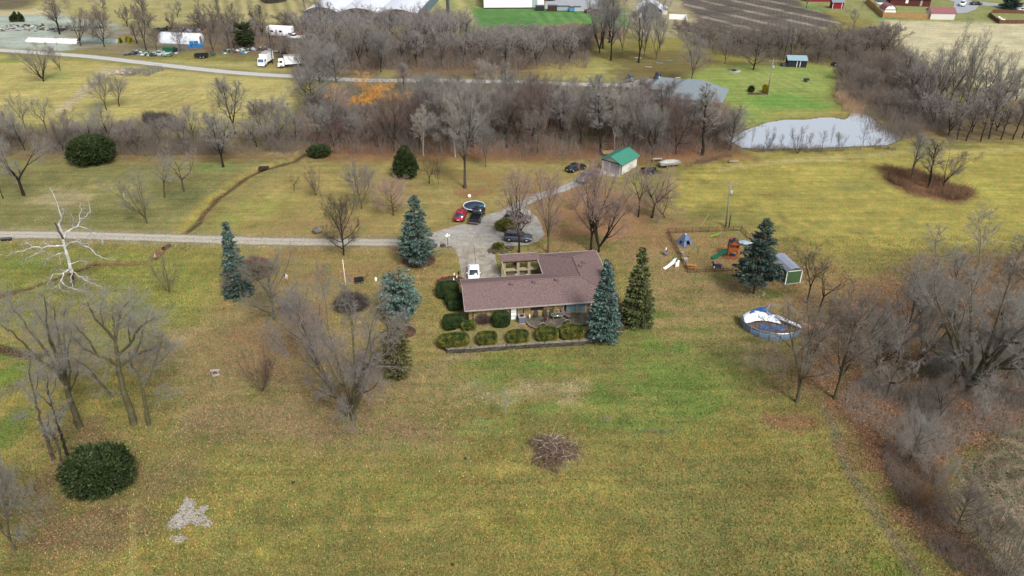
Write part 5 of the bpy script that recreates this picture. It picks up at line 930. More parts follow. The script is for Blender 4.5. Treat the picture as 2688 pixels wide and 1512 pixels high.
# white sycamore: main limbs laid out branch by branch, each at its own depth
SY = G(193, 748); Y0 = SY.y
def sy(x, y, dy=0): return atY(x*.3494, 400+y*.3494, Y0+dy)
LIMBS = [([(548, 998, 0), (535, 900, 0), (515, 800, 0), (490, 720, 0), (472, 650, .0), (462, 590, .2), (440, 545, .4), (465, 490, .6), (445, 440, .7), (430, 380, .8), (402, 315, 1.0), (372, 262, 1.2)], .46, .02),
         ([(474, 650, 0), (440, 590, -.4), (408, 530, -.6)], .24, .16), ([(476, 648, 0), (500, 600, 1), (550, 567, 1.6), (585, 556, 1.9), (600, 500, 2.2), (640, 490, 2.6), (675, 440, 3), (665, 370, 3.2)], .24, .04), ([(550, 567, 1.6), (552, 510, 1.2), (532, 455, 1)], .1, .04), ([(585, 556, 1.9), (650, 570, 1), (700, 602, .2), (800, 640, -.6)], .11, .02), ([(600, 500, 2.2), (607, 430, 2.3), (604, 368, 2.6)], .1, .03),
         ([(500, 722, 0), (520, 682, -1), (570, 668, -1.6), (640, 702, -2.6), (700, 748, -3.4), (770, 798, -4), (870, 810, -4.6)], .2, .02), ([(640, 702, -2.6), (600, 660, -2.8), (540, 640, -3)], .07, .02), ([(488, 708, 0), (420, 698, -.6), (380, 702, -1), (320, 722, -1.6), (240, 708, -2.2), (180, 740, -2.8), (100, 750, -3.4), (40, 792, -3.8)], .22, .02), ([(240, 708, -2.2), (210, 674, -2.2), (140, 692, -2.4)], .07, .02), ([(320, 722, -1.6), (270, 770, -2.4), (190, 802, -3), (185, 830, -3)], .09, .02), ([(380, 702, -1), (330, 680, -.4), (330, 650, 0)], .07, .02),
         ([(500, 760, 0), (460, 760, -1), (400, 780, -2), (345, 800, -2.6), (335, 850, -2.8)], .13, .02), ([(400, 780, -2), (340, 745, -3), (290, 740, -3.4)], .06, .02), ([(460, 760, -1), (445, 800, -2), (450, 830, -2.6)], .05, .02),
         ([(530, 868, 0), (480, 905, -1.4), (460, 968, -2.6), (490, 1000, -3.4), (560, 1030, -4.2), (690, 1052, -5)], .17, .02), ([(480, 905, -1.4), (400, 920, -2.2), (360, 985, -3), (352, 1000, -3)], .1, .02), ([(440, 990, -3), (470, 1040, -4), (520, 1056, -4.6)], .07, .02), ([(470, 940, -2), (430, 1000, -3.2), (380, 1030, -3.8)], .08, .02), ([(545, 880, 0), (570, 920, -1.6), (640, 955, -3), (700, 982, -3.8), (775, 1026, -4.6)], .13, .02), ([(640, 955, -3), (660, 940, -2.4), (610, 930, -2)], .05, .02), ([(532, 838, 0), (600, 818, 1), (660, 820, 1.6), (640, 862, 1.4)], .09, .02), ([(540, 890, 0), (530, 960, -2.4), (545, 1010, -3.4), (600, 1040, -4)], .12, .02), ([(500, 880, -.6), (440, 880, -1), (425, 900, -1)], .06, .02), ([(465, 490, .6), (475, 440, .2), (468, 420, .2)], .06, .02), ([(700, 748, -3.4), (660, 690, -3), (620, 680, -3)], .05, .02)]
syc = thing('sycamore_tree', 'dead looking white barked sycamore with twisting limbs left of the culvert ditch', 'tree', SY)
Rr = random.Random(9); lim = []; twg = []; dark_ = []
for li, (pts, ra, rb) in enumerate(LIMBS):
    P = [sy(*q)-SY for q in pts]; Q = []
    for i in range(len(P)-1):
        for j in range(3):
            u = j/3; q = P[i].lerp(P[i+1], u); 
            if li and not (i == 0 and j == 0): q += Vector([Rr.uniform(-.12, .12) for _ in range(3)])
            Q.append(q)
    Q.append(P[-1]); n = len(Q)-1
    for i in range(n):
        r1 = .64*(ra+(rb-ra)*i/n); r2 = .64*(ra+(rb-ra)*(i+1)/n); s = (*Q[i], *Q[i+1], r1, r2)
        (dark_ if (li == 0 and i < 3) or li == 1 else lim).append(s)
        if i > n*.25:
            for _ in range(5 if li else 3):
                d = Vector([Rr.gauss(0, 1) for _ in range(3)]).normalized(); p = Q[i].copy(); r = .028
                for g in range(4): q = p+d*Rr.uniform(.2, .5); twg.append((*p, *q, r, r*.7)); r *= .7; p = q; d = (d+Vector([Rr.gauss(0, .5) for _ in range(3)])).normalized()
add_mesh(segs_mesh('trunk', dark_, 8, BK['brown'], False), syc); add_mesh(segs_mesh('white_limbs', lim, 8, BK['white'], False), syc); add_mesh(segs_mesh('crown', twg, 3, TW['pale'], False), syc)
# brush pile
bp0 = G(1448, 1185); pile = thing('brush_pile', 'heap of cut branches and sticks on the lawn below the house', 'brush pile', bp0)
R = random.Random(4); sg = []
for i in range(1300):
    a = R.uniform(0, 6.28); rr = R.uniform(0, 1)**.6*2.4; h = max(0, 1.9*(1-(rr/2.5)**1.6)); kk_ = 1+.22*math.sin(a*3+1)+.14*math.sin(a*5+2)+R.gauss(0, .06); p = Vector((rr*math.cos(a)*1.05*kk_, rr*math.sin(a)*1.12*kk_, R.uniform(0, h))); an = R.gauss(-1.2, .7); d = Vector((math.cos(an), math.sin(an), R.uniform(-.35, .35))).normalized(); L = R.uniform(.3, 1.0); q = p+d*L; q.z = max(q.z, .03); rad = R.choice([.014, .02, .03, .045]); sg.append((*p, *q, rad, rad*.5))
add_mesh(segs_mesh('sticks', sg, 4, mat('dead_sticks', alb(126, 104, 88, .78), .95, .5, 2, bump=0, obj_var=0), False), pile)
sg = []
for i in range(64):
    a = R.uniform(0, 6.28); rr = R.uniform(0, 1.9); p = Vector((rr*math.cos(a), rr*math.sin(a), R.uniform(.7, 1.7)*(1-rr/3.2))); d = Vector((R.uniform(-1, 1), R.uniform(-1, 1), R.uniform(-.2, .25))).normalized()
    for g in range(3): q = p+d*R.uniform(.3, .6); sg.append((*p, *q, .045-.01*g, .035-.01*g)); p = q; d = (d+Vector([R.gauss(0, .35) for _ in range(3)])).normalized()
add_mesh(segs_mesh('pale_sticks', sg, 6, BK['pale'], False), pile)
# ============================================================ MAIN HOUSE
HR = math.radians(7.7); ZE = 2.9; H0 = G(1220, 815.6, ZE)
shing = mat('shingles_brown', alb(126, 105, 103, .62), .95, .3, 5, bump=.3)
def brickmat(name, c1, c2, mort, sc=2., w_=.5, h_=.22, rough=.95):
    m = bpy.data.materials.new(name); m.use_nodes = True; n = m.node_tree; L = n.links; b = n.nodes['Principled BSDF']; b.inputs['Roughness'].default_value = rough; b.inputs['Specular IOR Level'].default_value = .15
    tc = n.nodes.new('ShaderNodeTexCoord'); sp = n.nodes.new('ShaderNodeSeparateXYZ'); L.new(tc.outputs['Object'], sp.inputs[0]); ad = n.nodes.new('ShaderNodeMath'); L.new(sp.outputs[0], ad.inputs[0]); L.new(sp.outputs[1], ad.inputs[1])
    cb = n.nodes.new('ShaderNodeCombineXYZ'); L.new(ad.outputs[0], cb.inputs[0]); L.new(sp.outputs[2], cb.inputs[1])
    br = n.nodes.new('ShaderNodeTexBrick'); L.new(cb.outputs[0], br.inputs[0]); br.inputs['Scale'].default_value = sc; br.inputs['Brick Width'].default_value = w_; br.inputs['Row Height'].default_value = h_; br.inputs['Mortar Size'].default_value = .012
    br.inputs['Color1'].default_value = (*c1, 1); br.inputs['Color2'].default_value = (*c2, 1); br.inputs['Mortar'].default_value = (*mort, 1)
    nz = n.nodes.new('ShaderNodeTexNoise'); nz.inputs['Scale'].default_value = 2.5; nz.inputs['Detail'].default_value = 6; L.new(tc.outputs['Object'], nz.inputs[0])
    mr = n.nodes.new('ShaderNodeMapRange'); mr.inputs[1].default_value = .3; mr.inputs[2].default_value = .7; mr.inputs[3].default_value = .6; mr.inputs[4].default_value = 1.3; L.new(nz.outputs[0], mr.inputs[0])
    s = n.nodes.new('ShaderNodeVectorMath'); s.operation = 'SCALE'; L.new(br.outputs[0], s.inputs[0]); L.new(mr.outputs[0], s.inputs['Scale']); L.new(s.outputs[0], b.inputs['Base Color'])
    MATS[name] = m; return m
stone = brickmat('tan_limestone', alb(190, 168, 120), alb(150, 126, 84), alb(120, 108, 86), 2.0, .9, .3)
stone_dk = brickmat('dark_wall_stone', alb(104, 98, 86), alb(66, 62, 56), alb(44, 42, 38), 2.2, .8, .34)
white = mat('white_paint', alb(232, 232, 228, .95), .5, .04, 2); trim = mat('pale_trim', alb(176, 168, 162, .66), .5, .06, 2)
blackm = mat('black_metal', alb(40, 40, 44, .7), .5, .1, 3, spec=.4); darkb = mat('dark_brown_trim', alb(60, 46, 40), .7, .1, 3)
glass = mat('window_glass', alb(120, 150, 156, .6), .08, .15, .6, spec=.8); glassdk = mat('window_glass_dark', alb(50, 58, 68, .6), .06, .1, .6, spec=.9)
woodb = mat('weathered_wood', alb(128, 112, 100), .9, .2, 2, stretch=(1, 8, 1))
hs_ = thing('house', 'long L shaped ranch house with brown shingle roof and tan stone walls', 'house', H0-Vector((0, 0, ZE)), HR)
def HL(x, y, z=0):     # house frame -> world
    return Vector((H0.x+x*math.cos(HR)-y*math.sin(HR), H0.y+x*math.sin(HR)+y*math.cos(HR), z))
RZ = ZE+1.7; XE, XW, YD, YB = 22.0, 12.5, 8.7, 15.0; XM = (XE+XW)/2; YM = YD/2
ra = MB()
def roofface(pts, th=.16): ra.slab(pts, th)
e = ZE
roofface([(0, 0, e), (XE, 0, e), (XM, YM, RZ), (0, YM, RZ)]); roofface([(XE, 0, e), (XE, YB, e), (XM, YB-4.75, RZ), (XM, YM, RZ)]); roofface([(XE, YB, e), (XW, YB, e), (XM, YB-4.75, RZ)])
roofface([(XW, YB, e), (XW, YD, e), (XM, YM, RZ), (XM, YB-4.75, RZ)]); roofface([(XW, YD, e), (0, YD, e), (0, YM, RZ), (XM, YM, RZ)])
roof = ra.build('roof', shing, hs_)
pr = MB().slab([(6.7, 13.4, e+.02), (XW+.3, 13.4, e+.02), (XW+.3, YB+.05, e+.3), (6.7, YB+.05, e+.3)], .18); pr.build('porch_roof', shing, hs_)
# ridge caps
rc = MB(); rc.path([(0, YM, RZ+.03), (XM, YM, RZ+.03)], .09, n=6); rc.path([(XM, YM, RZ+.03), (XM, YB-4.75, RZ+.03)], .09, n=6)
for a in ((XE, 0), ): rc.path([(XM, YM, RZ+.03), (a[0], a[1], e+.03)], .09, n=6)
rc.path([(XM, YB-4.75, RZ+.03), (XW, YB, e+.03)], .09, n=6); rc.path([(XM, YB-4.75, RZ+.03), (XE, YB, e+.03)], .09, n=6)
rc.build('ridge_cap', mat('ridge_shingles', alb(138, 108, 108, .6), .95, .2, 6), roof)
for x, y in [(7.0, 3.7), (10.3, 3.8), (13.6, 3.9), (17.9, 7.6), (18.7, 9.0)]:
    z = RZ-(abs(y-YM)*1.7/YM if x < 15 else abs(x-XM)*1.7/4.75)
    vm = MB().box(x, y, z+.12, .42, .42, .3); vm.box(x, y, z+.29, .5, .5, .05); vm.build('roof_vent', mat('vent_brown', alb(126, 104, 102)), roof)
wl = MB()
wl.bb(.6, XE-.6, .7, YD-.6, 0, ZE-.12)
wl.bb(XW+.6, XE-.6, YD-.6, YB-.6, .002, ZE-.12)
wl.add([(.6, .7, ZE-.15), (.6, YD-.6, ZE-.15), (.6, YM, RZ-.25), (.85, .7, ZE-.15), (.85, YD-.6, ZE-.15), (.85, YM, RZ-.25)], [(0, 1, 2), (5, 4, 3), (0, 2, 5, 3), (1, 4, 5, 2)])
walls = wl.build('walls', stone, hs_)
gt = MB(); gt.bb(0, XE, -.12, 0.0, ZE-.16, ZE+.01); gt.bb(XW, XE, YB, YB+.12, ZE-.14, ZE+.02); gt.bb(6.6, XW, YB+.06, YB+.18, ZE+.14, ZE+.33); gt.bb(XE, XE+.12, 0, YB, ZE-.14, ZE+.01)
gt.bb(XW-.12, XW, YD+.1, 13.35, ZE-.16, ZE+.01); gt.bb(0, XW-.15, YD, YD+.1, ZE-.16, ZE-.01)
gt.build('gutter', trim, hs_)
fs = MB(); fs.slab([(-.06, 0, e+.02), (0, 0, e+.02), (0, YM, RZ+.02), (-.06, YM, RZ+.02)], .22); fs.slab([(-.06, YM, RZ+.02), (0, YM, RZ+.02), (0, YD, e+.02), (-.06, YD, e+.02)], .22); fs.build('fascia', trim, hs_)
for x in (1.2, 8.35, 12.6): MB().tube((x, .6, .3), (x, .6, ZE-.15), .05).build('downspout', darkb, hs_)
d = MB().bb(6.4, 7.45, .62, .7, .45, 2.5).build('door_frame', darkb, hs_)
d = MB().bb(6.55, 7.3, .56, .62, .5, 2.4).build('door', white, hs_); MB().bb(6.5, 7.35, .54, .56, 1.05, 1.1).bb(6.5, 7.35, .54, .56, 1.7, 1.75).build('door_rail', darkb, d)
wn = MB().bb(14.0, 17.4, .62, .7, .95, 2.55).build('window', trim, hs_)
for a, b in ((14.15, 14.5), (14.6, 15.95), (16.1, 17.25)): MB().bb(a, b, .57, .62, 1.1, 2.45).build('pane', glass if a > 14.2 else blackm, wn)
MB().bb(9.4, 11.2, .62, .7, 1.75, 2.5).build('window_dark', darkb, hs_)
ch = MB().bb(21.1, 22.3, 4.6, 6.6, 0, 5.3).bb(21.3, 22.1, 4.9, 5.5, 5.3, 5.6).bb(21.3, 22.1, 5.7, 6.3, 5.3, 5.6); ch.build('chimney', brickmat('chimney_brick', alb(150, 96, 80), alb(110, 70, 60), alb(120, 110, 100), 4), hs_)
# porch: pillars, beam, low wall
pm = mat('porch_limestone', alb(178, 166, 136), .95, .15, 2)
for x in (7.0, 9.2, 10.9): MB().bb(x, x+.45, 13.55, 14.0, 0, ZE).build('porch_pillar', pm, hs_)
MB().bb(6.9, XW, 13.45, 13.6, ZE-.35, ZE-.06).build('porch_beam', darkb, hs_)
MB().bb(6.9, XW+.6, 14.3, 14.6, 0, 1.0).bb(6.9, XW, 13.5, 14.3, 1.0, 1.12).build('porch_low_wall', pm, hs_)
MB().bb(6.95, 7.1, YD-.3, 13.5, 0, ZE-.1).build('courtyard_post_wall', pm, hs_) if False else None
ar = MB()
for y0, y1 in ((8.9, 9.1), (13.3, 13.5)): ar.bb(6.75, 6.95, y0, y1, 0, ZE-.15)
ar.bb(6.75, 6.95, 8.9, 13.5, ZE-.3, ZE-.05); ar.build('courtyard_frame', pm, hs_)
def hsheet(name, pts, z, m, kind='structure'): return sheet(name, [HL(x, y).to_2d() for x, y in pts], z, m, kind, world=True)
hsheet('courtyard', [(6.3, 8.2), (12.9, 8.2), (12.9, 14.6), (6.3, 14.6)], .09, mat('courtyard_flagstones', alb(134, 124, 98), .8, .2, 1.5))
hsheet('courtyard_path', [(4.6, 13.9), (7.0, 13.9), (7.0, 14.8), (4.9, 14.9)], .10, m_conc)
def at_h(name, label, cat, x, y, z=0, rz=0, **kw): return thing(name, label, cat, HL(x, y, z), HR+rz, **kw)
# ---------------- terrace, retaining wall, patio
soil = mat('terrace_lawn', alb(142, 130, 84), .95, .3, 2.2, bump=.3)
TW_ = [(-2.9, -4.1), (-3.3, -3.3), (-2.6, -4.75), (0, -5.0), (5, -4.75), (10, -4.4), (15, -3.9), (18.2, -3.5), (20.0, -2.9), (21.2, -1.4)]
wpts = [G(*p) for p in [(1158, 895), (1160, 912), (1176, 926), (1235, 924), (1330, 917), (1430, 910), (1520, 905), (1570, 899), (1592, 888), (1602, 872)]]
rwv = []; rw = thing('retaining_wall', 'low dark stone retaining wall in front of the clipped hedges', 'wall', wpts[4], 0)
def wall_along(pts, z1, th, m, name, parent, origin, z0=0, jit=0.04):
    mb = MB(); R = random.Random(3); n = len(pts)
    for i in range(n-1):
        a, b = pts[i]-origin, pts[i+1]-origin; k = max(1, int((b-a).length/.9))
        for j in range(k):
            p, q = a.lerp(b, j/k), a.lerp(b, (j+1)/k); c = (p+q)/2; L = (q-p).length; an = math.atan2(q.y-p.y, q.x-p.x); h = z1+R.uniform(-jit, jit)
            mb.box(c.x, c.y, z0+h/2, L+.02, th+R.uniform(-jit, jit), h, an)
    return mb.build(name, m, parent)
wall_along(wpts, .62, .38, stone_dk, 'stone_courses', rw, wpts[4]); 
cap = MB(); 
for i in range(len(wpts)-1):
    a, b = wpts[i]-wpts[4], wpts[i+1]-wpts[4]; c = (a+b)/2; cap.box(c.x, c.y, .70, (b-a).length+.12, .46, .09, math.atan2(b.y-a.y, b.x-a.x))
cap.build('cap_stones', mat('cap_stone', alb(140, 132, 116), .95, .4, 2.2), rw)
ter = [(p.x, p.y) for p in wpts]+[tuple(HL(21.2, 1.5)[:2]), tuple(HL(.8, 1.5)[:2]), tuple(HL(-1.5, -1.0)[:2]), tuple(G(1165, 880)[:2])]
tb = MB().prism(ter, -.05, .5); o = tb.build('terrace', soil, None); o['kind'] = 'structure'
PB = [(8.6, .65), (8.5, -.4), (8.9, -1.7), (9.8, -2.6), (11.0, -2.9), (14, -2.5), (17.5, -2.3), (20, -2.1), (20.5, .65)]
pt = thing('patio', 'dark weathered raised stone patio against the front wall of the house', 'patio', HL(14, -1, .5), HR)
pat = mat('patio_dark_stone', alb(104, 98, 84), .85, .45, 1.3); MB().prism([(x-14, y+1) for x, y in PB], -.1, .25).build('paving', pat, pt)
eb = MB()
for i in range(1, 7):
    (x0, y0), (x1, y1) = PB[i], PB[i+1]; L = math.hypot(x1-x0, y1-y0); an = math.atan2(y1-y0, x1-x0)
    k = max(1, int(L/.6))
    for j in range(k): u = (j+.5)/k; eb.box(x0+(x1-x0)*u-14, y0+(y1-y0)*u+1, .28, L/k-.03, .32, .12, an)
eb.build('edging_stones', mat('edging_stone', alb(128, 122, 104), .95, .3, 3), pt)
sheet('right_garden_bed', [(1600, 880), (1690, 850), (1700, 820), (1660, 790), (1600, 800), (1560, 850)], .09, mat('mulch', alb(98, 76, 60), .95, .4, 3), jit=.2)
rw2p = [G(*p) for p in [(1618, 862), (1660, 860), (1680, 852), (1688, 838)]]; rw2 = thing('retaining_wall', 'short curved stone edging wall around the foot of the olive spruce', 'wall', rw2p[1]); wall_along(rw2p, .35, .35, stone_dk, 'stone_courses', rw2, rw2p[1])
# ---------------- hedges: house-tile pixels (cx, bottom y, w) -> world
def T6(x, y): return 1100+x/3.963, 620+y/3.963
def hedge(cx, by, w_, d_, h_, label, z0=.5, mt='yew', seed=0, rot=HR, size=.12, off=0):
    p = G(*T6(cx, by), z0); s = scl(*T6(cx, by))*3.963; rx = w_/s/2*1.06; h_ *= 1.18; d_ *= 1.12
    p = p+Vector((-math.sin(HR)*d_/2, math.cos(HR)*d_/2, 0)); n = int((rx*2*d_+rx*2*h_+d_*h_)*2*330)
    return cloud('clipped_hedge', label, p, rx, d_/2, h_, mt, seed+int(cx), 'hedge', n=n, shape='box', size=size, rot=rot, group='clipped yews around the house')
hedge(372, 1175, 312, 2.1, 1.25, 'widest clipped yew at the left end of the row along the retaining wall', seed=1)
hedge(716, 1155, 208, 2.0, 1.25, 'second clipped yew from the left along the retaining wall')
hedge(1040, 1135, 226, 2.0, 1.2, 'middle clipped yew of the five along the retaining wall')
hedge(1342, 1112, 226, 2.1, 1.3, 'second clipped yew from the right along the retaining wall, below the left stone urn')
hedge(1605, 1092, 240, 2.1, 1.35, 'right end clipped yew along the retaining wall beside the blue spruce')
hedge(865, 968, 170, 1.8, 1.75, 'square clipped yew left of the white patio door', mt='yewdark')
hedge(520, 998, 150, 1.4, 1.0, 'low clipped yew against the front corner of the house', z0=.4)
hedge(370, 998, 215, 2.4, 1.5, 'tall rounded clipped yew off the front left corner of the house', z0=.0, mt='yewdark')
hedge(385, 790, 150, 1.6, 1.2, 'lower step of the clipped hedge along the left gable', z0=0, mt='yewdark')
hedge(370, 742, 175, 1.8, 1.5, 'upper step of the clipped hedge along the left gable', z0=0, mt='yewdark')
hedge(305, 668, 232, 2.6, 1.8, 'big rounded clipped yew at the rear left corner of the house', z0=0, mt='yewdark')
# ---------------- patio and garden things
ac = at_h('air_conditioner', 'grey air conditioning unit beside the white patio door', 'air conditioner', 7.95, -.35, .55)
MB().bb(-.45, .45, -.45, .45, .05, 1.0).build('cabinet', mat('ac_grey', alb(118, 124, 138), .6, .12, 20, stretch=(1, 1, 6)), ac, bevel=.06)
MB().bb(-.5, .5, -.5, .5, 1.0, 1.08).build('top_panel', trim, ac); MB().tube((0, 0, 1.08), (0, 0, 1.11), .33, n=20).build('fan_grille', blackm, ac); MB().bb(-.6, .6, -.6, .6, -.02, .05).build('pad', m_conc, ac)
tb_ = at_h('patio_table', 'oval glass patio table with a pale rim', 'table', 13.0, -.5, .76)
o = MB().torus((0, 0, .72), .95, .035, 28, 6, .55).build('rim', trim, tb_); MB().tube((0, 0, .70), (0, 0, .73), .9, n=28).build('glass_top', mat('table_glass', alb(84, 104, 92), .1, .2, 2, spec=.7), tb_).scale = (1, .55, 1)
for x, y in ((-.6, -.3), (.6, -.3), (.6, .3), (-.6, .3)): MB().tube((x, y, 0), (x, y, .7), .025).build('leg', trim, tb_)
def chair(x, y, rz, m, label, fr=trim):
    c = at_h('patio_chair', label, 'chair', x, y, .76, rz); MB().bb(-.27, .27, -.27, .27, .4, .45).build('seat', m, c, bevel=.02); MB().box(0, .28, .72, .52, .05, .6, rx=-.15).build('backrest', m, c, bevel=.02)
    for a, b in ((-.25, -.25), (.25, -.25), (.25, .25), (-.25, .25)): MB().tube((a, b, 0), (a, b, .4), .02).build('leg', fr, c)
    for a in (-.29, .29): MB().tube((a, -.25, .62), (a, .25, .62), .02).tube((a, -.25, .4), (a, -.25, .62), .015).build('armrest', fr, c)
    return c
chair(11.15, -1.1, 2.9, mat('burgundy_fabric', alb(96, 48, 54), .9, .1, 4), 'burgundy patio chair with pale frame left of the glass table')
for x in (10.1, 11.4, 12.4): chair(x, .25, 0, mat('dark_mesh', alb(74, 70, 62), .9, .1, 4), {10.1: 'left', 11.4: 'middle', 12.4: 'right'}[x]+' dark mesh patio chair of the row against the stone wall', darkb)['group'] = 'dark chairs along the patio wall'
lg = at_h('lounge_chair', 'brown reclining lounger behind the glass table on the patio', 'lounger', 14.0, -.1, .76, .5)
MB().box(.3, -.35, .35, .6, 1.3, .07).build('seat', mat('lounger_brown', alb(128, 108, 102), .9, .1, 5), lg); MB().box(-.0+.3, .62, .72, .6, .95, .07, rx=.9).build('backrest', MATS['lounger_brown'], lg)
[MB().tube((a, b, 0), (a, b, .33), .02).build('leg', darkb, lg) for a in (.05, .55) for b in (-.9, .2)]
def urn(x, y, label, z=.8):
    u = at_h('stone_urn', label, 'urn', x, y, z); prof = [(0.26, 0), (.26, .08), (.14, .16), (.12, .28), (.34, .5), (.36, .62), (.42, .66), (.42, .72)]; vs = []; n = 14
    for r_, z_ in prof: vs += [(r_*math.cos(6.2832*i/n), r_*math.sin(6.2832*i/n), z_) for i in range(n)]
    fs_ = [(j*n+i, j*n+(i+1) % n, (j+1)*n+(i+1) % n, (j+1)*n+i) for j in range(len(prof)-1) for i in range(n)]
    MB().add(vs, fs_, True).build('bowl', pm, u); MB().tube((0, 0, .6), (0, 0, .66), .34, n=12).build('soil', mat('dark_soil', alb(60, 50, 42), .95), u)
    for i in range(3): a = i*2.1; MB().tube((.4*math.cos(a), .4*math.sin(a), .52), (.4*math.cos(a), .4*math.sin(a), .64), .06, n=6).build('handle', pm, u)
urn(10.6, -2.75, 'left stone urn on the patio edge'); urn(14.1, -2.4, 'right stone urn on the patio edge')
cu = at_h('folded_umbrella', 'pair of white cloths hanging from the eave right of the patio window', 'cloth', 17.95, .2, 0)
for x in (0, .55): 
    mb = MB(); mb.tube((x, 0, 1.2), (x, 0, 1.9), .14, .10, 8).tube((x, 0, 1.9), (x+.03, 0, 2.7), .10, .05, 8).ball((x, 0, 1.2), .15, 8, 6); mb.build('white_cloth', white, cu)
cu.name = 'hanging_cloths'
st = at_h('garden_figure', 'small white garden figure at the left end of the patio', 'statue', 9.15, .2, .76); MB().tube((0, 0, 0), (0, 0, .45), .11, .07, 8).ball((0, 0, .52), .09, 8, 6).build('figure', white, st)
bx_ = at_h('brick_scatter', 'scatter of loose red bricks and stones beside the air conditioner', 'bricks', 8.3, -1.8, .52); R = random.Random(2); mb = MB()
for i in range(34): mb.box(R.gauss(0, .5), R.gauss(0, .45), .04, .2, .1, .08, R.uniform(0, 3))
mb.build('bricks', mat('loose_brick', alb(170, 108, 84), .9, .5, 3), bx_); bx_['kind'] = 'stuff'
# courtyard things
gl = at_h('grill', 'covered barbecue grill in the courtyard by the left frame', 'grill', 7.6, 9.9, .1, .2); MB().bb(-.3, .3, -.25, .25, .1, .8).build('cabinet', blackm, gl, bevel=.03); MB().tube((-.32, 0, .9), (.32, 0, .9), .26, n=14).build('lid', mat('grill_steel', alb(170, 176, 186), .35, .1, 4, metal=.6), gl); MB().bb(.35, .7, -.2, .2, .74, .78).build('side_shelf', blackm, gl)
for x in (-.25, .25): MB().tube((x-.03, .2, .1), (x+.03, .2, .1), .1, n=10).build('wheel', blackm, gl)
bn = at_h('swing_bench', 'dark metal garden bench in the courtyard corner', 'bench', 11.6, 11.6, .1, -2.0)
MB().bb(-.7, .7, -.25, .25, .42, .47).build('seat', blackm, bn); mb = MB().bb(-.7, .7, .25, .3, .47, 1.0)
mb.build('backrest', blackm, bn)
for a in (-.66, .66): MB().bb(a-.03, a+.03, -.25, .28, 0, .65).build('leg', blackm, bn)
for i, (x, y) in enumerate([(8.9, 12.8), (10.7, 12.6)]):
    u = at_h('pedestal_planter', ('left' if i == 0 else 'right')+' white pedestal planter in the courtyard', 'planter', x, y, .09); MB().tube((0, 0, 0), (0, 0, .1), .22, n=10).tube((0, 0, .1), (0, 0, .6), .11, .1, 10).build('pedestal', trim, u); MB().tube((0, 0, .6), (0, 0, .78), .18, .3, 12).build('bowl', trim, u)
bb_ = at_h('cooler_box', 'dark storage box on the courtyard floor', 'box', 9.6, 9.6, .1); MB().bb(-.4, .4, -.28, .28, 0, .45).build('body', blackm, bb_, bevel=.03); MB().bb(-.42, .42, -.3, .3, .46, .53).build('lid', mat('grey_plastic', alb(120, 122, 124), .6, .1), bb_)
# driveway side things
def rocks(name, label, cat, p, n, rx, ry, sz, m, seed=1, rot=0, rim=False):
    R = random.Random(seed); t = thing(name, label, cat, p, rot); mb = MB()
    for i in range(n):
        a = R.uniform(0, 6.28) if not rim else 6.28*i/n; k = 1 if rim else R.uniform(0, 1)**.5; s = R.uniform(.6, 1.3)*sz; mb.ball((rx*k*math.cos(a), ry*k*math.sin(a), s*.25), s, 7, 5, (1, R.uniform(.6, 1), .6), .14, R)
    mb.build('stones', m, t); return t
rockm = mat('field_stones', alb(140, 124, 104), .95, .4, 2, bump=.3); rockd = mat('dark_rocks', alb(92, 80, 68), .95, .4, 2)
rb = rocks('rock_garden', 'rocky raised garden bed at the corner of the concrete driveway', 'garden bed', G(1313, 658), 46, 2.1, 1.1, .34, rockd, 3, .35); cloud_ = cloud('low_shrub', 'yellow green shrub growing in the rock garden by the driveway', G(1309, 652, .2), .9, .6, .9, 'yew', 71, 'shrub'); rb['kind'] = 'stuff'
bd = thing('flower_bed', 'oval mulched flower bed with brick edging beside the driveway at the house corner', 'flower bed', G(1183, 742)); MB().tube((0, 0, 0), (0, 0, .06), 1, n=28).build('mulch', mat('mulch', alb(98, 76, 60)), bd).scale = (2.3, 1.9, 1)
MB().torus((0, 0, .08), 1, .05, 28, 5).build('brick_edging', mat('loose_brick', alb(170, 108, 84)), bd).scale = (2.35, 1.95, 1.6)
for i, (x, y) in enumerate([(1191, 736), (1199, 730), (1192, 724)]): s_ = thing('garden_ornament', ['white upright figure', 'white swan shaped figure', 'small pale figure'][i]+' in the oval flower bed', 'statue', G(x, y, .06)); MB().tube((0, 0, 0), (0, 0, .35), .12, .06, 8).ball((.02, 0, .4), .08, 8, 6).build('figure', white, s_)
gp = thing('lantern_post', 'black lantern post beside the oval flower bed', 'lamp post', G(1205, 743)); MB().tube((0, 0, 0), (0, 0, 1.6), .05).build('post', blackm, gp); MB().box(0, 0, 1.78, .24, .24, .34, taper=1.3).build('lantern', glassdk, gp); MB().tube((0, 0, 1.95), (0, 0, 2.1), .2, .02, 8).build('cap', blackm, gp)
lp = thing('globe_lamp_post', 'lamp post with a cluster of white globes at the driveway corner', 'lamp post', G(1176, 652)); MB().tube((0, 0, 0), (0, 0, 2.3), .06, .045).build('post', darkb, lp)
gm_ = mat('white_globe', alb(240, 240, 244, 1.), .3, .02, 2)
for x, y, z in ((0, 0, 2.62), (.3, 0, 2.38), (-.3, 0, 2.38), (0, -.3, 2.38)): MB().tube((0, 0, 2.2), (x, y, z-.12), .02).ball((x, y, z), .15, 12, 8).build('globe', gm_, lp)
mb = MB().ball((0, 0, .25), .55, 12, 7, (1, .6, .6), .1, random.Random(5)); mb.build('boulder', rockd); o = bpy.context.scene.collection.objects[-1]; o.location = G(1163, 648); tag(o, 'dark rounded boulder at the foot of the globe lamp post', 'boulder')
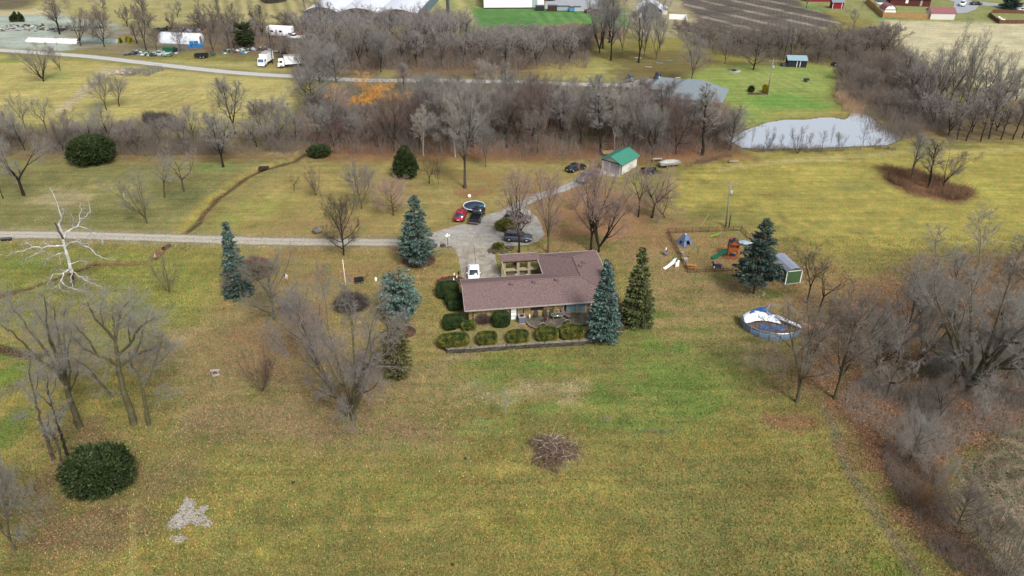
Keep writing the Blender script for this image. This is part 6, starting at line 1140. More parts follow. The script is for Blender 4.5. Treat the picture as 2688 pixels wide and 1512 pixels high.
mb = MB().ball((0, 0, .5), .9, 14, 8, (1, .8, .62), .07, random.Random(8)); o = mb.build('boulder', mat('grey_boulder', alb(130, 122, 116), .95, .4, 1.2)); o.location = G(833, 611); tag(o, 'large grey boulder above the driveway left of the round dark tree', 'boulder')
for c, lb, s in [((1100, 684), 'dark', 1), ((1062, 872), 'dark', 2)]:
    mbd = MB().tube((0, 0, -.05), (0, 0, .07), 1, n=30); o = mbd.build('mulch_bed', mat('dark_mulch', alb(88, 64, 54), .95, .4, 3)); o.location = G(*c); k_ = 2.7 if s == 1 else 1.6; o.scale = (k_, k_*.95, 1); o['kind'] = 'structure'
rocks('bed_stones', 'pale stones lying in the mulch under the broad blue spruce', 'stones', G(1098, 690, .05), 8, 1.5, .9, .25, rockm, 9)['kind'] = 'stuff'
ring = rocks('stone_ring', 'ring of pale stones around the trunk of the dark blue spruce by the green shed', 'stone ring', G(1979, 770), 15, 1.5, 1.1, .26, rockm, 12, rim=True); ring['kind'] = 'stuff'
lw = rocks('stone_row', 'row of dark stones and logs behind the rear eave of the house', 'stones', HL(17.3, 17.1), 26, 2.6, .3, .26, rockd, 14, HR); lw['kind'] = 'stuff'
kp = thing('kettle_planter', 'dark round planter on the lawn behind the porch roof', 'planter', HL(9.7, 17.4)); MB().tube((0, 0, 0), (0, 0, .5), .35, .5, 12).build('pot', blackm, kp); MB().ball((.1, 0, .6), .2, 8, 6).build('stone', rockm, kp)
# ============================================================ VEHICLES
rub = mat('tyre_rubber', alb(34, 34, 36, .6), .9, .1, 5); alu = mat('wheel_rim', alb(160, 162, 166, .7), .35, .1, 5, metal=.6)
lamp_w = mat('headlight_glass', alb(220, 224, 230, .8), .15, .05, 3, spec=.8); lamp_r = mat('tail_light', alb(160, 30, 34, .8), .25, .05, 3, spec=.6); plate = mat('number_plate', alb(210, 212, 216), .5, .04)
def paint(n, c, r=.28): return mat(n, c, r, .03, 1, spec=.6)
def wheel(t, x, y, r=.33, w_=.22):
    s = 1 if y > 0 else -1; tyre = MB().tube((x, y-w_/2, r), (x, y+w_/2, r), r, n=18).build('wheel', rub, t); MB().tube((x, y+s*w_/2, r), (x, y+s*(w_/2+.02), r), r*.62, n=14).build('rim', alu, tyre)
def loft(mb, secs):     # list of (x, [(y,z)...]) rings
    n = len(secs[0][1]); vs = [(x, y, z) for x, rg in secs for y, z in rg]; k = len(secs)
    fs = [(j*n+i, j*n+(i+1) % n, (j+1)*n+(i+1) % n, (j+1)*n+i) for j in range(k-1) for i in range(n)]+[tuple(range(n-1, -1, -1)), tuple(range((k-1)*n, k*n))]
    mb.add(vs, fs, True)
def ring(hw, z0, z1, r=.12): return [(-hw, z0), (-hw, z1-r), (-hw+r*.7, z1), (hw-r*.7, z1), (hw, z1-r), (hw, z0)]
def car_at(rear, front, kind, pm_, label, cat='car', name='parked_car', L=None, z=0.05, group=None):
    a, b = G(*rear), G(*front); c = (a+b)/2; rz = math.atan2(b.y-a.y, b.x-a.x); t = thing(name, label, cat, (c.x, c.y, z), rz, group)
    if kind in ('sedan', 'suv'):
        L = L or (4.75 if kind == 'sedan' else 4.8); h = L/2; Z = .92 if kind == 'sedan' else 1.05; T = 1.43 if kind == 'sedan' else 1.72
        mb = MB(); loft(mb, [(-h, ring(.72, .45, Z-.12)), (-h+.15, ring(.86, .3, Z-.02)), (-h+.8, ring(.91, .22, Z)), (0, ring(.92, .22, Z)), (h-1.1, ring(.91, .22, Z-.06)), (h-.35, ring(.86, .25, Z-.18)), (h-.02, ring(.7, .35, Z-.3))]); body = mb.build('body', pm_, t)
        rr = (-h+.55, -h+1.35, h-2.0, h-1.15) if kind == 'sedan' else (-h+.12, -h+.5, h-2.0, h-1.25)
        cb = MB(); loft(cb, [(rr[0], ring(.78, Z-.04, Z, .01)), (rr[1], ring(.66, Z-.04, T-.03, .1)), ((rr[1]+rr[2])/2, ring(.68, Z-.04, T, .1)), (rr[2], ring(.66, Z-.04, T-.03, .1)), (rr[3], ring(.76, Z-.04, Z-.03, .01))]); cb.build('windows', glassdk, t)
        rf = MB(); loft(rf, [(rr[1]-.05, ring(.6, T-.08, T-.02, .03)), (rr[1]+.1, ring(.64, T-.06, T+.02, .05)), (rr[2]-.1, ring(.64, T-.06, T+.02, .05)), (rr[2]+.05, ring(.6, T-.08, T-.02, .03))]); rf.build('roof', pm_, t)
        pl_ = MB()
        for s in (-1, 1):
            pl_.tube((rr[0]+.1, s*.74, Z), (rr[1], s*.66, T-.03), .045, n=5); pl_.tube((rr[3]-.05, s*.74, Z-.02), (rr[2], s*.66, T-.03), .045, n=5); xm = (rr[1]+rr[2])/2; pl_.tube((xm, s*.84, Z-.03), (xm, s*.68, T-.03), .04, n=5)
        pl_.build('pillars', pm_, t)
        for s in (-1, 1):
            MB().box(h-.2, s*.62, Z-.36, .3, .34, .14, s*-.35).build('headlight', lamp_w, t, bevel=.03); MB().box(-h+.06, s*.66, Z-.2, .12, .34, .14).build('tail_light', lamp_r, t); MB().box(rr[2]+.3, s*1.0, Z+.05, .14, .2, .13).build('mirror', pm_, t, bevel=.03)
        MB().bb(-h-.03, -h+.02, -.26, .26, .5, .66).build('number_plate', plate, t); MB().bb(h-.06, h+.01, -.5, .5, .38, .52).build('grille', blackm, t)
        for x in (-h+.95, h-.9):
            for y in (-.82, .82): wheel(t, x, y, .34 if kind == 'sedan' else .38)
    elif kind == 'pickup':
        L = L or 5.8; h = L/2; Z = 1.12; T = 1.88; mb = MB()
        loft(mb, [(-.15, ring(.96, .35, Z)), (h-1.4, ring(.97, .35, Z)), (h-.2, ring(.92, .35, Z-.06)), (h, ring(.86, .45, Z-.2))]); mb.build('body', pm_, t)
        bd = MB(); bd.bb(-h, -.17, -.95, -.82, .5, Z).bb(-h, -.17, .82, .95, .5, Z).bb(-h, -h+.1, -.82, .82, .5, Z-.02).bb(-.3, -.17, -.82, .82, .5, Z).bb(-h+.1, -.3, -.82, .82, .5, .62); bd.build('bed', pm_, t, bevel=.02)
        cb = MB(); loft(cb, [(-.12, ring(.8, Z-.03, Z+.02, .01)), (.02, ring(.7, Z-.03, T-.04, .1)), (1.0, ring(.7, Z-.03, T-.02, .1)), (1.75, ring(.8, Z-.03, Z, .01))]); cb.build('windows', glassdk, t)
        rf = MB(); loft(rf, [(-.02, ring(.66, T-.1, T, .04)), (.5, ring(.7, T-.1, T+.03, .05)), (1.05, ring(.66, T-.1, T, .04))]); rf.build('roof', pm_, t)
        MB().bb(-h-.12, -h-.02, -.9, .9, .42, .58).build('bumper', alu, t)
        for s in (-1, 1):
            MB().box(h-.1, s*.68, Z-.3, .2, .36, .24).build('headlight', lamp_w, t); MB().bb(-h-.02, -h+.03, s*.86-.07, s*.86+.07, .78, 1.06).build('tail_light', lamp_r, t); MB().box(1.35, s*1.06, Z+.12, .14, .2, .22).build('mirror', pm_, t)
        for x in (-h+1.1, h-1.05):
            for y in (-.86, .86): wheel(t, x, y, .4, .26)
    return t
red_p = paint('paint_cherry', alb(158, 22, 56, .75)); blk_p = paint('paint_black', alb(30, 32, 38, .7)); gry_p = paint('paint_dark_grey', alb(82, 86, 96, .7)); wht_p = paint('paint_white', alb(232, 234, 238, .95), .4); blu_p = paint('paint_blue_grey', alb(104, 116, 138, .7)); mar_p = paint('paint_maroon', alb(110, 34, 42, .7)); sil_p = paint('paint_silver', alb(150, 156, 162, .7))
car_at((1203, 587), (1216, 556), 'sedan', red_p, 'cherry red sedan parked on the grass beside the trampoline')
car_at((1244, 592), (1262, 556), 'pickup', blk_p, 'black pickup truck with open bed parked right of the red sedan', 'pickup truck', 'pickup_truck')
car_at((1327, 580), (1389, 584), 'suv', gry_p, 'dark grey car behind the round yew bush on the gravel court')
car_at((1328, 630), (1391, 633), 'suv', gry_p, 'dark grey car in front of the round yew bush, nearest the house porch')
car_at((1243, 706), (1244, 745), 'sedan', wht_p, 'white car parked at the garage end of the concrete driveway')
car_at((1490, 453), (1533, 440), 'sedan', blk_p, 'black sedan parked on the grass left of the green roofed garage')
car_at((1566, 462), (1521, 484), 'pickup', blu_p, 'blue grey pickup truck on the gravel in front of the green roofed garage', 'pickup truck', 'pickup_truck')
car_at((1655, 204), (1655, 218), 'sedan', gry_p, 'dark car at the left of the parking area beside the grey roofed house', z=.06)
car_at((1727, 203), (1726, 219), 'suv', blk_p, 'black car at the rear right of the parking area beside the grey roofed house', z=.06)
car_at((1697, 230), (1730, 232), 'sedan', sil_p, 'silver car nearest the grey roofed house in the parking area', z=.06)
car_at((1567, 33), (1539, 33), 'pickup', mar_p, 'maroon pickup truck on the car park by the white warehouse', 'pickup truck', 'pickup_truck', L=5.6, z=.05)
car_at((1432, 2), (1452, 2), 'sedan', blk_p, 'black car at the top edge beside the white warehouse', z=.05)
car_at((2532, 6), (2520, 24), 'pickup', wht_p, 'white pickup truck on the driveway at the top right', 'pickup truck', 'pickup_truck', z=.06)
car_at((2555, 13), (2568, 13), 'sedan', blk_p, 'black car on the street at the top right', z=.06)
car_at((2700, 30), (2672, 32), 'sedan', wht_p, 'pale car at the right edge beyond the brown fence', z=.06)
car_at((788, 103), (766, 103), 'pickup', wht_p, 'old white pickup truck in front of the white camper', 'pickup truck', 'pickup_truck', z=0)
car_at((812, 97), (788, 96), 'pickup', paint('paint_red', alb(176, 50, 44)), 'old red pickup truck half hidden by trees right of the camper', 'pickup truck', 'pickup_truck', z=0)
def box_truck(rear, front, label, stripe=False):
    a, b = G(*rear), G(*front); c = (a+b)/2; t = thing('box_truck', label, 'box truck', (c.x, c.y, 0), math.atan2(b.y-a.y, b.x-a.x))
    MB().bb(-3.4, 1.35, -1.15, 1.15, .95, 3.25).build('cargo_box', wht_p, t, bevel=.04); MB().bb(-3.38, 1.33, -1.1, 1.1, 3.26, 3.29).build('box_roof', trim, t)
    cb = MB(); cb.add([(1.5, -1.05, .5), (3.3, -1.05, .5), (3.3, -1.05, 1.4), (2.9, -1.0, 2.35), (1.5, -1.0, 2.4), (1.5, 1.05, .5), (3.3, 1.05, .5), (3.3, 1.05, 1.4), (2.9, 1.0, 2.35), (1.5, 1.0, 2.4)], [(0, 1, 2, 3, 4), (9, 8, 7, 6, 5), (0, 5, 6, 1), (1, 6, 7, 2), (2, 7, 8, 3), (3, 8, 9, 4), (4, 9, 5, 0)]); cb.build('cab', wht_p, t, bevel=.06)
    MB().add([(3.32, -.9, 1.42), (3.32, .9, 1.42), (2.96, .86, 2.24), (2.96, -.86, 2.24), (3.2, -.9, 1.4), (3.2, .9, 1.4), (2.85, .86, 2.22), (2.85, -.86, 2.22)], [(0, 1, 2, 3), (7, 6, 5, 4), (0, 4, 5, 1), (2, 6, 7, 3), (0, 3, 7, 4), (1, 5, 6, 2)]).build('windshield', mat('blue_glass', alb(70, 100, 140, .7), .1, .1, 1, spec=.8), t)
    for s in (-1, 1): MB().box(2.35, s*1.06, 1.85, .8, .04, .6).build('side_window', glassdk, t); MB().box(3.28, s*.8, .85, .1, .3, .2).build('headlight', lamp_w, t); MB().box(3.0, s*1.3, 1.9, .1, .2, .4).build('mirror', blackm, t)
    MB().bb(-3.4, 3.1, -.5, .5, .6, .93).build('chassis', blackm, t); MB().bb(3.3, 3.42, -1., 1., .4, .62).build('bumper', wht_p, t)
    if stripe: MB().bb(-3.0, 1.2, -1.22, -1.155, 1.0, 1.14).build('side_rail', mat('orange_stripe', alb(190, 120, 70)), t)
    for x in (-2.2, 2.35):
        for y in (-.95, .95): wheel(t, x, y, .42, .28)
box_truck((712, 160), (684, 178), 'white box truck with its cab toward the camera, left of the pair'); box_truck((786, 173), (735, 177), 'white box truck seen side on with an orange rail, right of the pair', True)
cp = thing('camper', 'white camper trailer parked among the trees in the junk yard', 'camper', G(738, 98), -.12)
MB().extr([(-4.2, .8), (3.0, .8), (3.0, 1.8), (4.3, 1.8), (4.3, 3.5), (-4.0, 3.7), (-4.4, 2.6)], -1.25, 1.25).build('body', wht_p, cp, bevel=.08)
for x in (-2.4, .6): MB().bb(x-.5, x+.5, -1.3, -1.255, 1.9, 2.5).build('window', glassdk, cp)
MB().bb(-1.2, -.5, -1.3, -1.255, .95, 2.7).build('door', trim, cp); wheel(cp, -.8, -1.1, .38); wheel(cp, .1, -1.1, .38)
tr = thing('dump_trailer', 'black two axle dump trailer on the grass by the far lane', 'trailer', G(530, 152), .12)
MB().bb(-2, 2, -.95, -.88, .6, 1.25).bb(-2, 2, .88, .95, .6, 1.25).bb(-2, 2, -.88, .88, .6, .68).bb(1.93, 2, -.88, .88, .68, 1.25).bb(-2, -1.93, -.88, .88, .68, 1.25).build('bed', blk_p, tr); MB().path([(2, .5, .6), (3.2, 0, .5), (2, -.5, .6)], .05).build('tongue', blackm, tr)
for x in (-.2, .7):
    for y in (-1.05, 1.05): wheel(tr, x, y, .36)
# ============================================================ FAR BUILDINGS
plas = mat('plastic_film', alb(206, 210, 220, .85), .35, .18, .5, spec=.4)
def hoop(name, label, a, b, rad, hgt, m, endm=None, ribs=0, cat='greenhouse', z=0):
    A, B = G(*a), G(*b); L = (B-A).length; t = thing(name, label, cat, A, math.atan2(B.y-A.y, B.x-A.x)); n = 16; vs = []
    prof = [(rad*math.cos(math.pi*i/n), hgt*math.sin(math.pi*i/n)**.8) for i in range(n+1)]
    nx_ = max(2, int(L/1.2)); R = random.Random(3)
    for j in range(nx_+1): vs += [(L*j/nx_, y+R.uniform(-.05, .05), z_+(0 if z_ < .1 else (.06*math.sin(j*3.1)+R.uniform(-.04, .04)))) for y, z_ in prof]
    k = n+1; MB().add(vs, [(j*k+i, j*k+i+1, (j+1)*k+i+1, (j+1)*k+i) for j in range(nx_) for i in range(n)]+[tuple(range(k)), tuple(range(nx_*k+k-1, nx_*k-1, -1))], True).build('cover', m, t)
    rb_ = MB()
    for j in range(0, nx_+1, 2): rb_.path([(L*j/nx_, y*1.01, z_*1.01) for y, z_ in prof[::2]], .035, n=4)
    rb_.build('hoops', trim, t); MB().bb(L, L+.05, -.6, .6, .05, 2.0 if hgt > 2 else .5).build('end_flap', endm or mat('flap_dark', alb(130, 126, 124)), t)
hoop('hoop_greenhouse', 'white plastic covered tunnel greenhouse in the nursery yard', (428, 108), (528, 112), 2.6, 2.9, plas)
hoop('low_tunnel', 'front long low white cover tunnel beside the pale nursery gravel', (70, 108.5), (205, 113.5), .8, .6, white, cat='row cover'); hoop('low_tunnel', 'rear long low white cover tunnel beside the pale nursery gravel', (75, 103.5), (205, 107.5), .8, .6, white, cat='row cover')
hoop('low_tunnel', 'short pale green cover tunnel between the two big nursery trees', (216, 106), (318, 112), 1.3, 1.0, mat('cover_green', alb(156, 176, 172), .5, .15, .6), cat='row cover')
metalr = mat('pale_metal_roof', alb(198, 202, 210, .85), .5, .08, .25); tealw = mat('teal_grey_wall', alb(112, 136, 148), .7, .1, .5)
u_ = (G(992, 24, 4)-G(1007, 0, 4)); u_.z = 0; fw = Vector((-.04, 1, 0)).normalized(); 
for i, (xa, xb, lb) in enumerate([(800, 890, 'left'), (890, 992, 'middle'), (992, 1094, 'right')]):
    A, B = G(xa, 60+i*3), G(xb, 62+i*3); Wd = (B-A).length; t = thing('greenhouse_barn', lb+' of the three long pale roofed buildings behind the far wood', 'barn', A, math.atan2(B.y-A.y, B.x-A.x)); D_ = 60
    MB().bb(.1, Wd-.1, .1, D_-.1, 0, 4).build('walls', tealw, t); n = 10; pr_ = [(Wd*k/n, 4+1.6*math.sin(math.pi*k/n)) for k in range(n+1)]
    MB().extr(pr_+[(Wd, 3.9), (0, 3.9)], -.2, D_).build('roof', metalr, t); MB().bb(.5, Wd*.3, .04, .1, .2, 3.0).build('door', mat('blue_door', alb(84, 110, 140)), t); MB().extr([(x, z-.02) for x, z in pr_]+[(Wd, 3.7), (0, 3.7)], -.24, -.205).build('gable_board', mat('gable_brown', alb(96, 84, 76)), t)
wh = thing('warehouse', 'large white metal warehouse at the top edge above the bright green lawn', 'warehouse', G(1270, 23), math.atan2(G(1428, 22).y-G(1270, 23).y, G(1428, 22).x-G(1270, 23).x)); Lw = (G(1428, 22)-G(1270, 23)).length
MB().bb(0, Lw, 0, 30, 0, 7).build('walls', mat('white_siding', alb(226, 228, 230, .9), .6, .03, 3, stretch=(8, 1, 1)), wh); MB().extr([(-.3, 7), (Lw/2, 9.4), (Lw+.3, 7), (Lw+.3, 6.85), (-.3, 6.85)], -.3, 30.3).build('roof', metalr, wh); MB().bb(Lw-4.6, Lw-2.6, -.06, 0, .4, 6).build('door', mat('pale_green_door', alb(180, 200, 196)), wh); MB().bb(-.02, Lw+.02, -.04, 0, 0, .4).build('base_trim', darkb, wh)
sp = thing('monopole', 'tall grey steel monopole mast reaching above the top edge of the photo', 'mast', G(1178, 77)); MB().tube((0, 0, 0), (0, 0, 30), .62, .5, 14).build('shaft', mat('galvanised_grey', alb(112, 124, 128), .5, .1, 1), sp); MB().bb(-1, 1, -1, 1, 0, .4).build('base', m_conc, sp)
sh = thing('utility_building', 'low dark brown utility building with a white door beside the monopole', 'building', G(1150, 84), .03); MB().bb(-6, 1, 0, 4, 0, 2.8).bb(2, 6, .5, 4, 0, 2.4).build('walls', mat('dark_siding', alb(84, 72, 68)), sh); MB().bb(-6.3, 1.3, -.3, 4.3, 2.8, 3.0).bb(1.8, 6.3, .2, 4.3, 2.4, 2.6).build('roof', mat('grey_flat_roof', alb(168, 164, 160)), sh); MB().bb(-2.6, -1.2, -.05, 0, .1, 2.3).build('door', white, sh); MB().bb(-3.8, -3.1, -.05, 0, 1.1, 1.9).build('window', glassdk, sh)
for x, y, w_, h_, c, lb in [(1417, 24, 3.4, 1.7, (48, 52, 56), 'black dumpster against the corner of the white warehouse'), (1450, 25, 3.6, 1.9, (74, 52, 48), 'dark brown container right of the black dumpster'), (1478, 25, 5, 1.6, (168, 184, 194), 'pale blue tarped stack right of the brown container'), (1501, 27, 2, 1.6, (88, 150, 196), 'small blue tank right of the tarped stack'), (1515, 27, 2.6, 1.7, (186, 204, 200), 'pale green crate at the right end of the row by the warehouse')]:
    t = thing('container', lb, 'container', G(x, y+3)); m = mat('container_%d_%d_%d' % c, alb(*c), .7, .1, 2); MB().bb(-w_/2, w_/2, -1, 1, .15, h_).build('body', m, t, bevel=.08); MB().bb(-w_/2-.06, w_/2+.06, -1.06, 1.06, h_, h_+.12).build('lid', mat('lid_dark', alb(90, 92, 96)), t); MB().bb(-w_/2+.2, -w_/2+.5, -.9, .9, 0, .15).bb(w_/2-.5, w_/2-.2, -.9, .9, 0, .15).build('skids', blackm, t)
def simple_house(name, label, cat, a, b, dep, wh_, rh, wm_, rm, hip=False, over=.4, feats=(), rz=None, gambrel=False, end_gable=False):
    A, B = G(*a), G(*b); L = (B-A).length; t = thing(name, label, cat, A, math.atan2(B.y-A.y, B.x-A.x) if rz is None else rz); o = over
    w_ = MB().bb(0, L, 0, dep, 0, wh_)
    r = MB()
    if end_gable:    # ridge runs away from the camera
        if gambrel: prof = [(-o, wh_), (L*.16, wh_+rh*.62), (L/2, wh_+rh), (L*.84, wh_+rh*.62), (L+o, wh_)]
        else: prof = [(-o, wh_-.1), (L/2, wh_+rh), (L+o, wh_-.1)]
        r.extr(prof+[(x, z-.14) for x, z in prof[::-1]], -o, dep+o); g = [(x if 0 <= x <= L else (0 if x < 0 else L), z-.15) for x, z in prof]; w_.extr(g+[(L, wh_-.3), (0, wh_-.3)], 0, dep)
    elif hip:
        i = dep/2+o; R4 = [(-o, -o, wh_), (L+o, -o, wh_), (L+o, dep+o, wh_), (-o, dep+o, wh_)]; p, q = (i-o, dep/2, wh_+rh), (L-i+o, dep/2, wh_+rh)
        r.slab([R4[0], R4[1], q, p], .15); r.slab([R4[1], R4[2], q], .15); r.slab([R4[2], R4[3], p, q], .15); r.slab([R4[3], R4[0], p], .15)
    else:
        r.slab([(-o, -o, wh_), (L+o, -o, wh_), (L+o, dep/2, wh_+rh), (-o, dep/2, wh_+rh)], .14); r.slab([(-o, dep/2, wh_+rh), (L+o, dep/2, wh_+rh), (L+o, dep+o, wh_), (-o, dep+o, wh_)], .14); w_.extr([(0, wh_-.2), (dep, wh_-.2), (dep, wh_), (dep/2, wh_+rh-.2), (0, wh_)], 0, L, axis='x')
    w_.build('walls', wm_, t); r.build('roof', rm, t)
    for nm, m, x0, x1, z0, z1 in feats: MB().bb(x0, x1, -.06, 0, z0, z1).build(nm, m, t)
    return t, L
barnred = mat('barn_red', alb(146, 34, 56), .8, .1, 2); redroof = mat('faded_red_roof', alb(152, 100, 104), .9, .15, 3); greyroof = mat('grey_shingles', alb(128, 140, 146, .66), .9, .2, 6); cream = mat('cream_siding', alb(206, 204, 196, .85), .7, .06, 3, stretch=(1, 1, 6)); redbrick = brickmat('red_brick', alb(120, 62, 60), alb(92, 48, 48), alb(110, 96, 90), 3)
simple_house('red_shed', 'small red shed with grey roof and white corner trim at the top right', 'shed', (2184, 23), (2213, 23), 3, 2.4, .8, barnred, mat('shed_grey_roof', alb(140, 146, 154)), feats=[('corner_trim', white, 0, .14, 0, 2.4), ('corner_trim', white, 3.5, 3.64, 0, 2.4)])
simple_house('gambrel_barn', 'white gambrel barn with faded red roof inside the tan board fence', 'barn', (2321, 36), (2350, 36), 5, 1.5, 1.9, white, redroof, gambrel=True, end_gable=True, over=.2, feats=[('vent', blackm, 1.7, 2.1, 2.6, 3.0)])
simple_house('long_garage', 'long cream garage with a faded red roof beside the top right driveway', 'garage', (2441, 51), (2504, 52), 5, 2.4, 1.5, cream, redroof, over=.3)
simple_house('brick_house', 'red brick ranch house behind the gambrel barn at the top edge', 'house', (2336, 14), (2440, 18), 8, 2.8, 2, redbrick, mat('brown_roof', alb(112, 98, 96)), feats=[('window', white, 5.4, 6.4, 1.0, 2.2), ('door', trim, 10.8, 11.6, .2, 2.2)])
simple_house('red_garage', 'low red building with pale awnings beside the red shed at the top edge', 'building', (2115, 4), (2180, 5), 4, 2, 1, barnred, mat('shed_grey_roof', alb(140, 146, 154)))
simple_house('grey_house', 'blue grey house with pale roof right of the curved road at the top', 'house', (1672, 48), (1736, 50), 10, 3, 3, mat('blue_grey_siding', alb(122, 130, 146), .8, .08, 3), metalr, end_gable=True, feats=[('door', white, .8, 1.6, .2, 2.2)])
simple_house('small_annex', 'small pale annex with a rounded roof right of the blue grey house', 'annex', (1738, 38), (1752, 38), 3, 1.8, 1, cream, metalr, gambrel=True, end_gable=True)
rh, Lr = simple_house('ranch_house', 'brown sided house with a wide grey hip roof beside the pond lawn', 'house', (1732, 279), (1886, 296), 11, 2.7, 3.4, mat('tan_brown_siding', alb(126, 104, 92), .85, .1, 3), greyroof, hip=True, over=.7, feats=[('window', white, 3.2, 4.1, .9, 2.3), ('window_pane', glassdk, 3.3, 4.0, 1.0, 2.2), ('door', white, 6.0, 6.8, .2, 2.2)])
lw_ = MB(); lw_.slab([(1.0, 5.2, 2.75), (-4.5, 4.6, 2.75), (-2.0, 9.0, 4.9), (4.5, 8.2, 5.0)], .15); lw_.slab([(-4.5, 4.6, 2.75), (-4.5, 13.2, 2.75), (-2.0, 9.0, 4.9)], .15); lw_.slab([(-4.5, 13.2, 2.75), (4, 13.2, 2.75), (4.5, 8.2, 5.0), (-2.0, 9.0, 4.9)], .15); lw_.build('wing_roof', greyroof, rh); MB().bb(-3.9, 2, 5.4, 12.6, 0, 2.6).build('wing_walls', MATS['tan_brown_siding'], rh)
for i in range(4): MB().box(8.9+i*.75, 4.5, 5.35, .28, .3, .25).build('roof_vent', blackm, rh)
ds = thing('dark_shed', 'black shed with pale blue metal roof and white framed doors on the pond lawn', 'shed', G(2066, 176), math.radians(-6)); MB().bb(0, 5.4, 0, 3, 0, 2.1).extr([(0, 2.0), (3, 2.0), (2.1, 2.75), (0, 2.1)], .01, 5.39, axis='x').build('walls', mat('black_siding', alb(44, 46, 50), .8, .1, 3), ds); MB().slab([(-.2, -.3, 2.05), (5.6, -.3, 2.05), (5.6, 2.2, 2.95), (-.2, 2.2, 2.95)], .1).slab([(-.2, 2.2, 2.95), (5.6, 2.2, 2.95), (5.6, 3.3, 2.2), (-.2, 3.3, 2.2)], .1).build('roof', mat('pale_blue_roof', alb(150, 178, 190)), ds)
for x in (2.6, 3.5): MB().bb(x, x+.14, -.05, 0, .1, 2.0).build('door_frame', white, ds)
bm_ = thing('woodpile', 'dark covered heap against the left side of the black shed', 'heap', G(2058, 174)); MB().bb(-.8, .6, -.5, .6, 0, .9).ball((-.1, 0, .9), .6, 8, 5, (1.2, .9, .4), .1).build('tarp', mat('dark_tarp', alb(70, 74, 90)), bm_); 
# garage with green roof
GA, GB = G(1579, 446.5), G(1630, 460.5); rzg = math.atan2(GB.y-GA.y, GB.x-GA.x); Lg = (GB-GA).length
gar = thing('green_roof_garage', 'white garage with a bright green metal roof at the end of the gravel drive', 'garage', GA, rzg)
Dg = 6.2; MB().bb(0, Lg, 0, Dg, 0, 2.5).extr([(0, 2.45), (Lg, 2.45), (Lg, 2.5), (Lg/2, 3.5), (0, 2.5)], 0.01, Dg-.01).build('walls', cream, gar)
grn = mat('green_metal_roof', alb(64, 132, 112, .72), .5, .12, 1.2, stretch=(1, 6, 1)); MB().slab([(-.5, -.6, 2.36), (Lg/2, -.6, 3.62), (Lg/2, Dg+.3, 3.62), (-.5, Dg+.3, 2.36)], .07).slab([(Lg/2, -.6, 3.62), (Lg+.5, -.6, 2.36), (Lg+.5, Dg+.3, 2.36), (Lg/2, Dg+.3, 3.62)], .07).build('roof', grn, gar)
MB().tube((Lg/2, -.6, 3.64), (Lg/2, Dg+.3, 3.64), .06).build('ridge_cap', grn, gar); MB().bb(.55, 1.75, -.05, 0, .05, 2.1).bb(2.0, Lg-.4, -.05, 0, .05, 2.2).build('garage_door', mat('grey_garage_door', alb(176, 170, 176)), gar); MB().bb(-.02, Lg+.02, -.08, -.02, 2.25, 2.4).build('door_header', darkb, gar); MB().tube((Lg+.06, -.05, 0), (Lg+.06, -.05, 2.3), .06).build('downspout', darkb, gar)
pl = thing('wooden_stand', 'brown wooden platform with railings behind the green roofed garage', 'platform', G(1597, 406), .1); MB().bb(-1.3, 1.3, -1, 1, .5, .62).build('deck', mat('yellow_deck', alb(176, 146, 100)), pl)
for x in (-1.3, 1.3): MB().bb(x-.06, x+.06, .9, 1.02, 0, 2.2).bb(x-.06, x+.06, -1., -.88, 0, .5).build('post', mat('rail_brown', alb(120, 72, 50)), pl)
for z in (1.2, 1.7, 2.1): MB().bb(-1.3, 1.3, .93, .99, z, z+.12).build('rail', MATS['rail_brown'], pl)
bt = thing('covered_boat', 'small boat under a grey tarp at the wood edge right of the garage', 'boat', G(1755, 437), .25); MB().extr([(-2.2, .5), (1.6, .45), (2.6, 1.0), (-2.2, 1.1)], -.8, .8).build('hull', mat('boat_grey', alb(150, 146, 138)), bt, bevel=.15); MB().ball((-.1, 0, 1.05), 1, 10, 6, (2.1, .8, .4), .1).build('tarp', mat('pale_tarp', alb(196, 194, 184), .7, .15, 1), bt); MB().bb(-1.2, -.2, -.6, .6, 0, .5).build('trailer_frame', blackm, bt); wheel(bt, -.7, -.85, .28); wheel(bt, -.7, .85, .28)
ut = thing('utility_trailer', 'low dark utility trailer loaded with scrap right of the garage', 'trailer', G(1706, 455), .03); MB().bb(-1.8, 1.4, -.9, .9, .45, .6).bb(-1.8, 1.4, -.9, -.84, .6, .95).bb(-1.8, 1.4, .84, .9, .6, .95).build('bed', blackm, ut); MB().ball((-.2, 0, .9), .7, 9, 5, (1.6, 1, .5), .2, random.Random(2)).build('load', mat('scrap_dark', alb(70, 66, 62)), ut); MB().path([(1.4, .4, .5), (2.6, 0, .5), (1.4, -.4, .5)], .05).build('tongue', blackm, ut); wheel(ut, 0, -1.0, .33); wheel(ut, 0, 1.0, .33)
wb = thing('white_bench', 'white plank bench at the wood edge right of the garage', 'bench', G(1725, 424), .1); MB().bb(-1.0, 1.0, -.3, .3, .6, .68).build('plank', trim, wb); MB().bb(-.9, -.8, -.3, .3, 0, .6).bb(.8, .9, -.3, .3, 0, .6).build('legs', trim, wb)
lg_ = thing('log_pile', 'pale log lying at the wood edge below the pond', 'log', G(1925, 427), .1); MB().tube((-1.1, 0, .25), (1.1, 0, .25), .28, n=10).tube((-.8, .5, .2), (1.0, .4, .2), .22, n=10).build('logs', mat('pale_log', alb(160, 140, 116)), lg_)
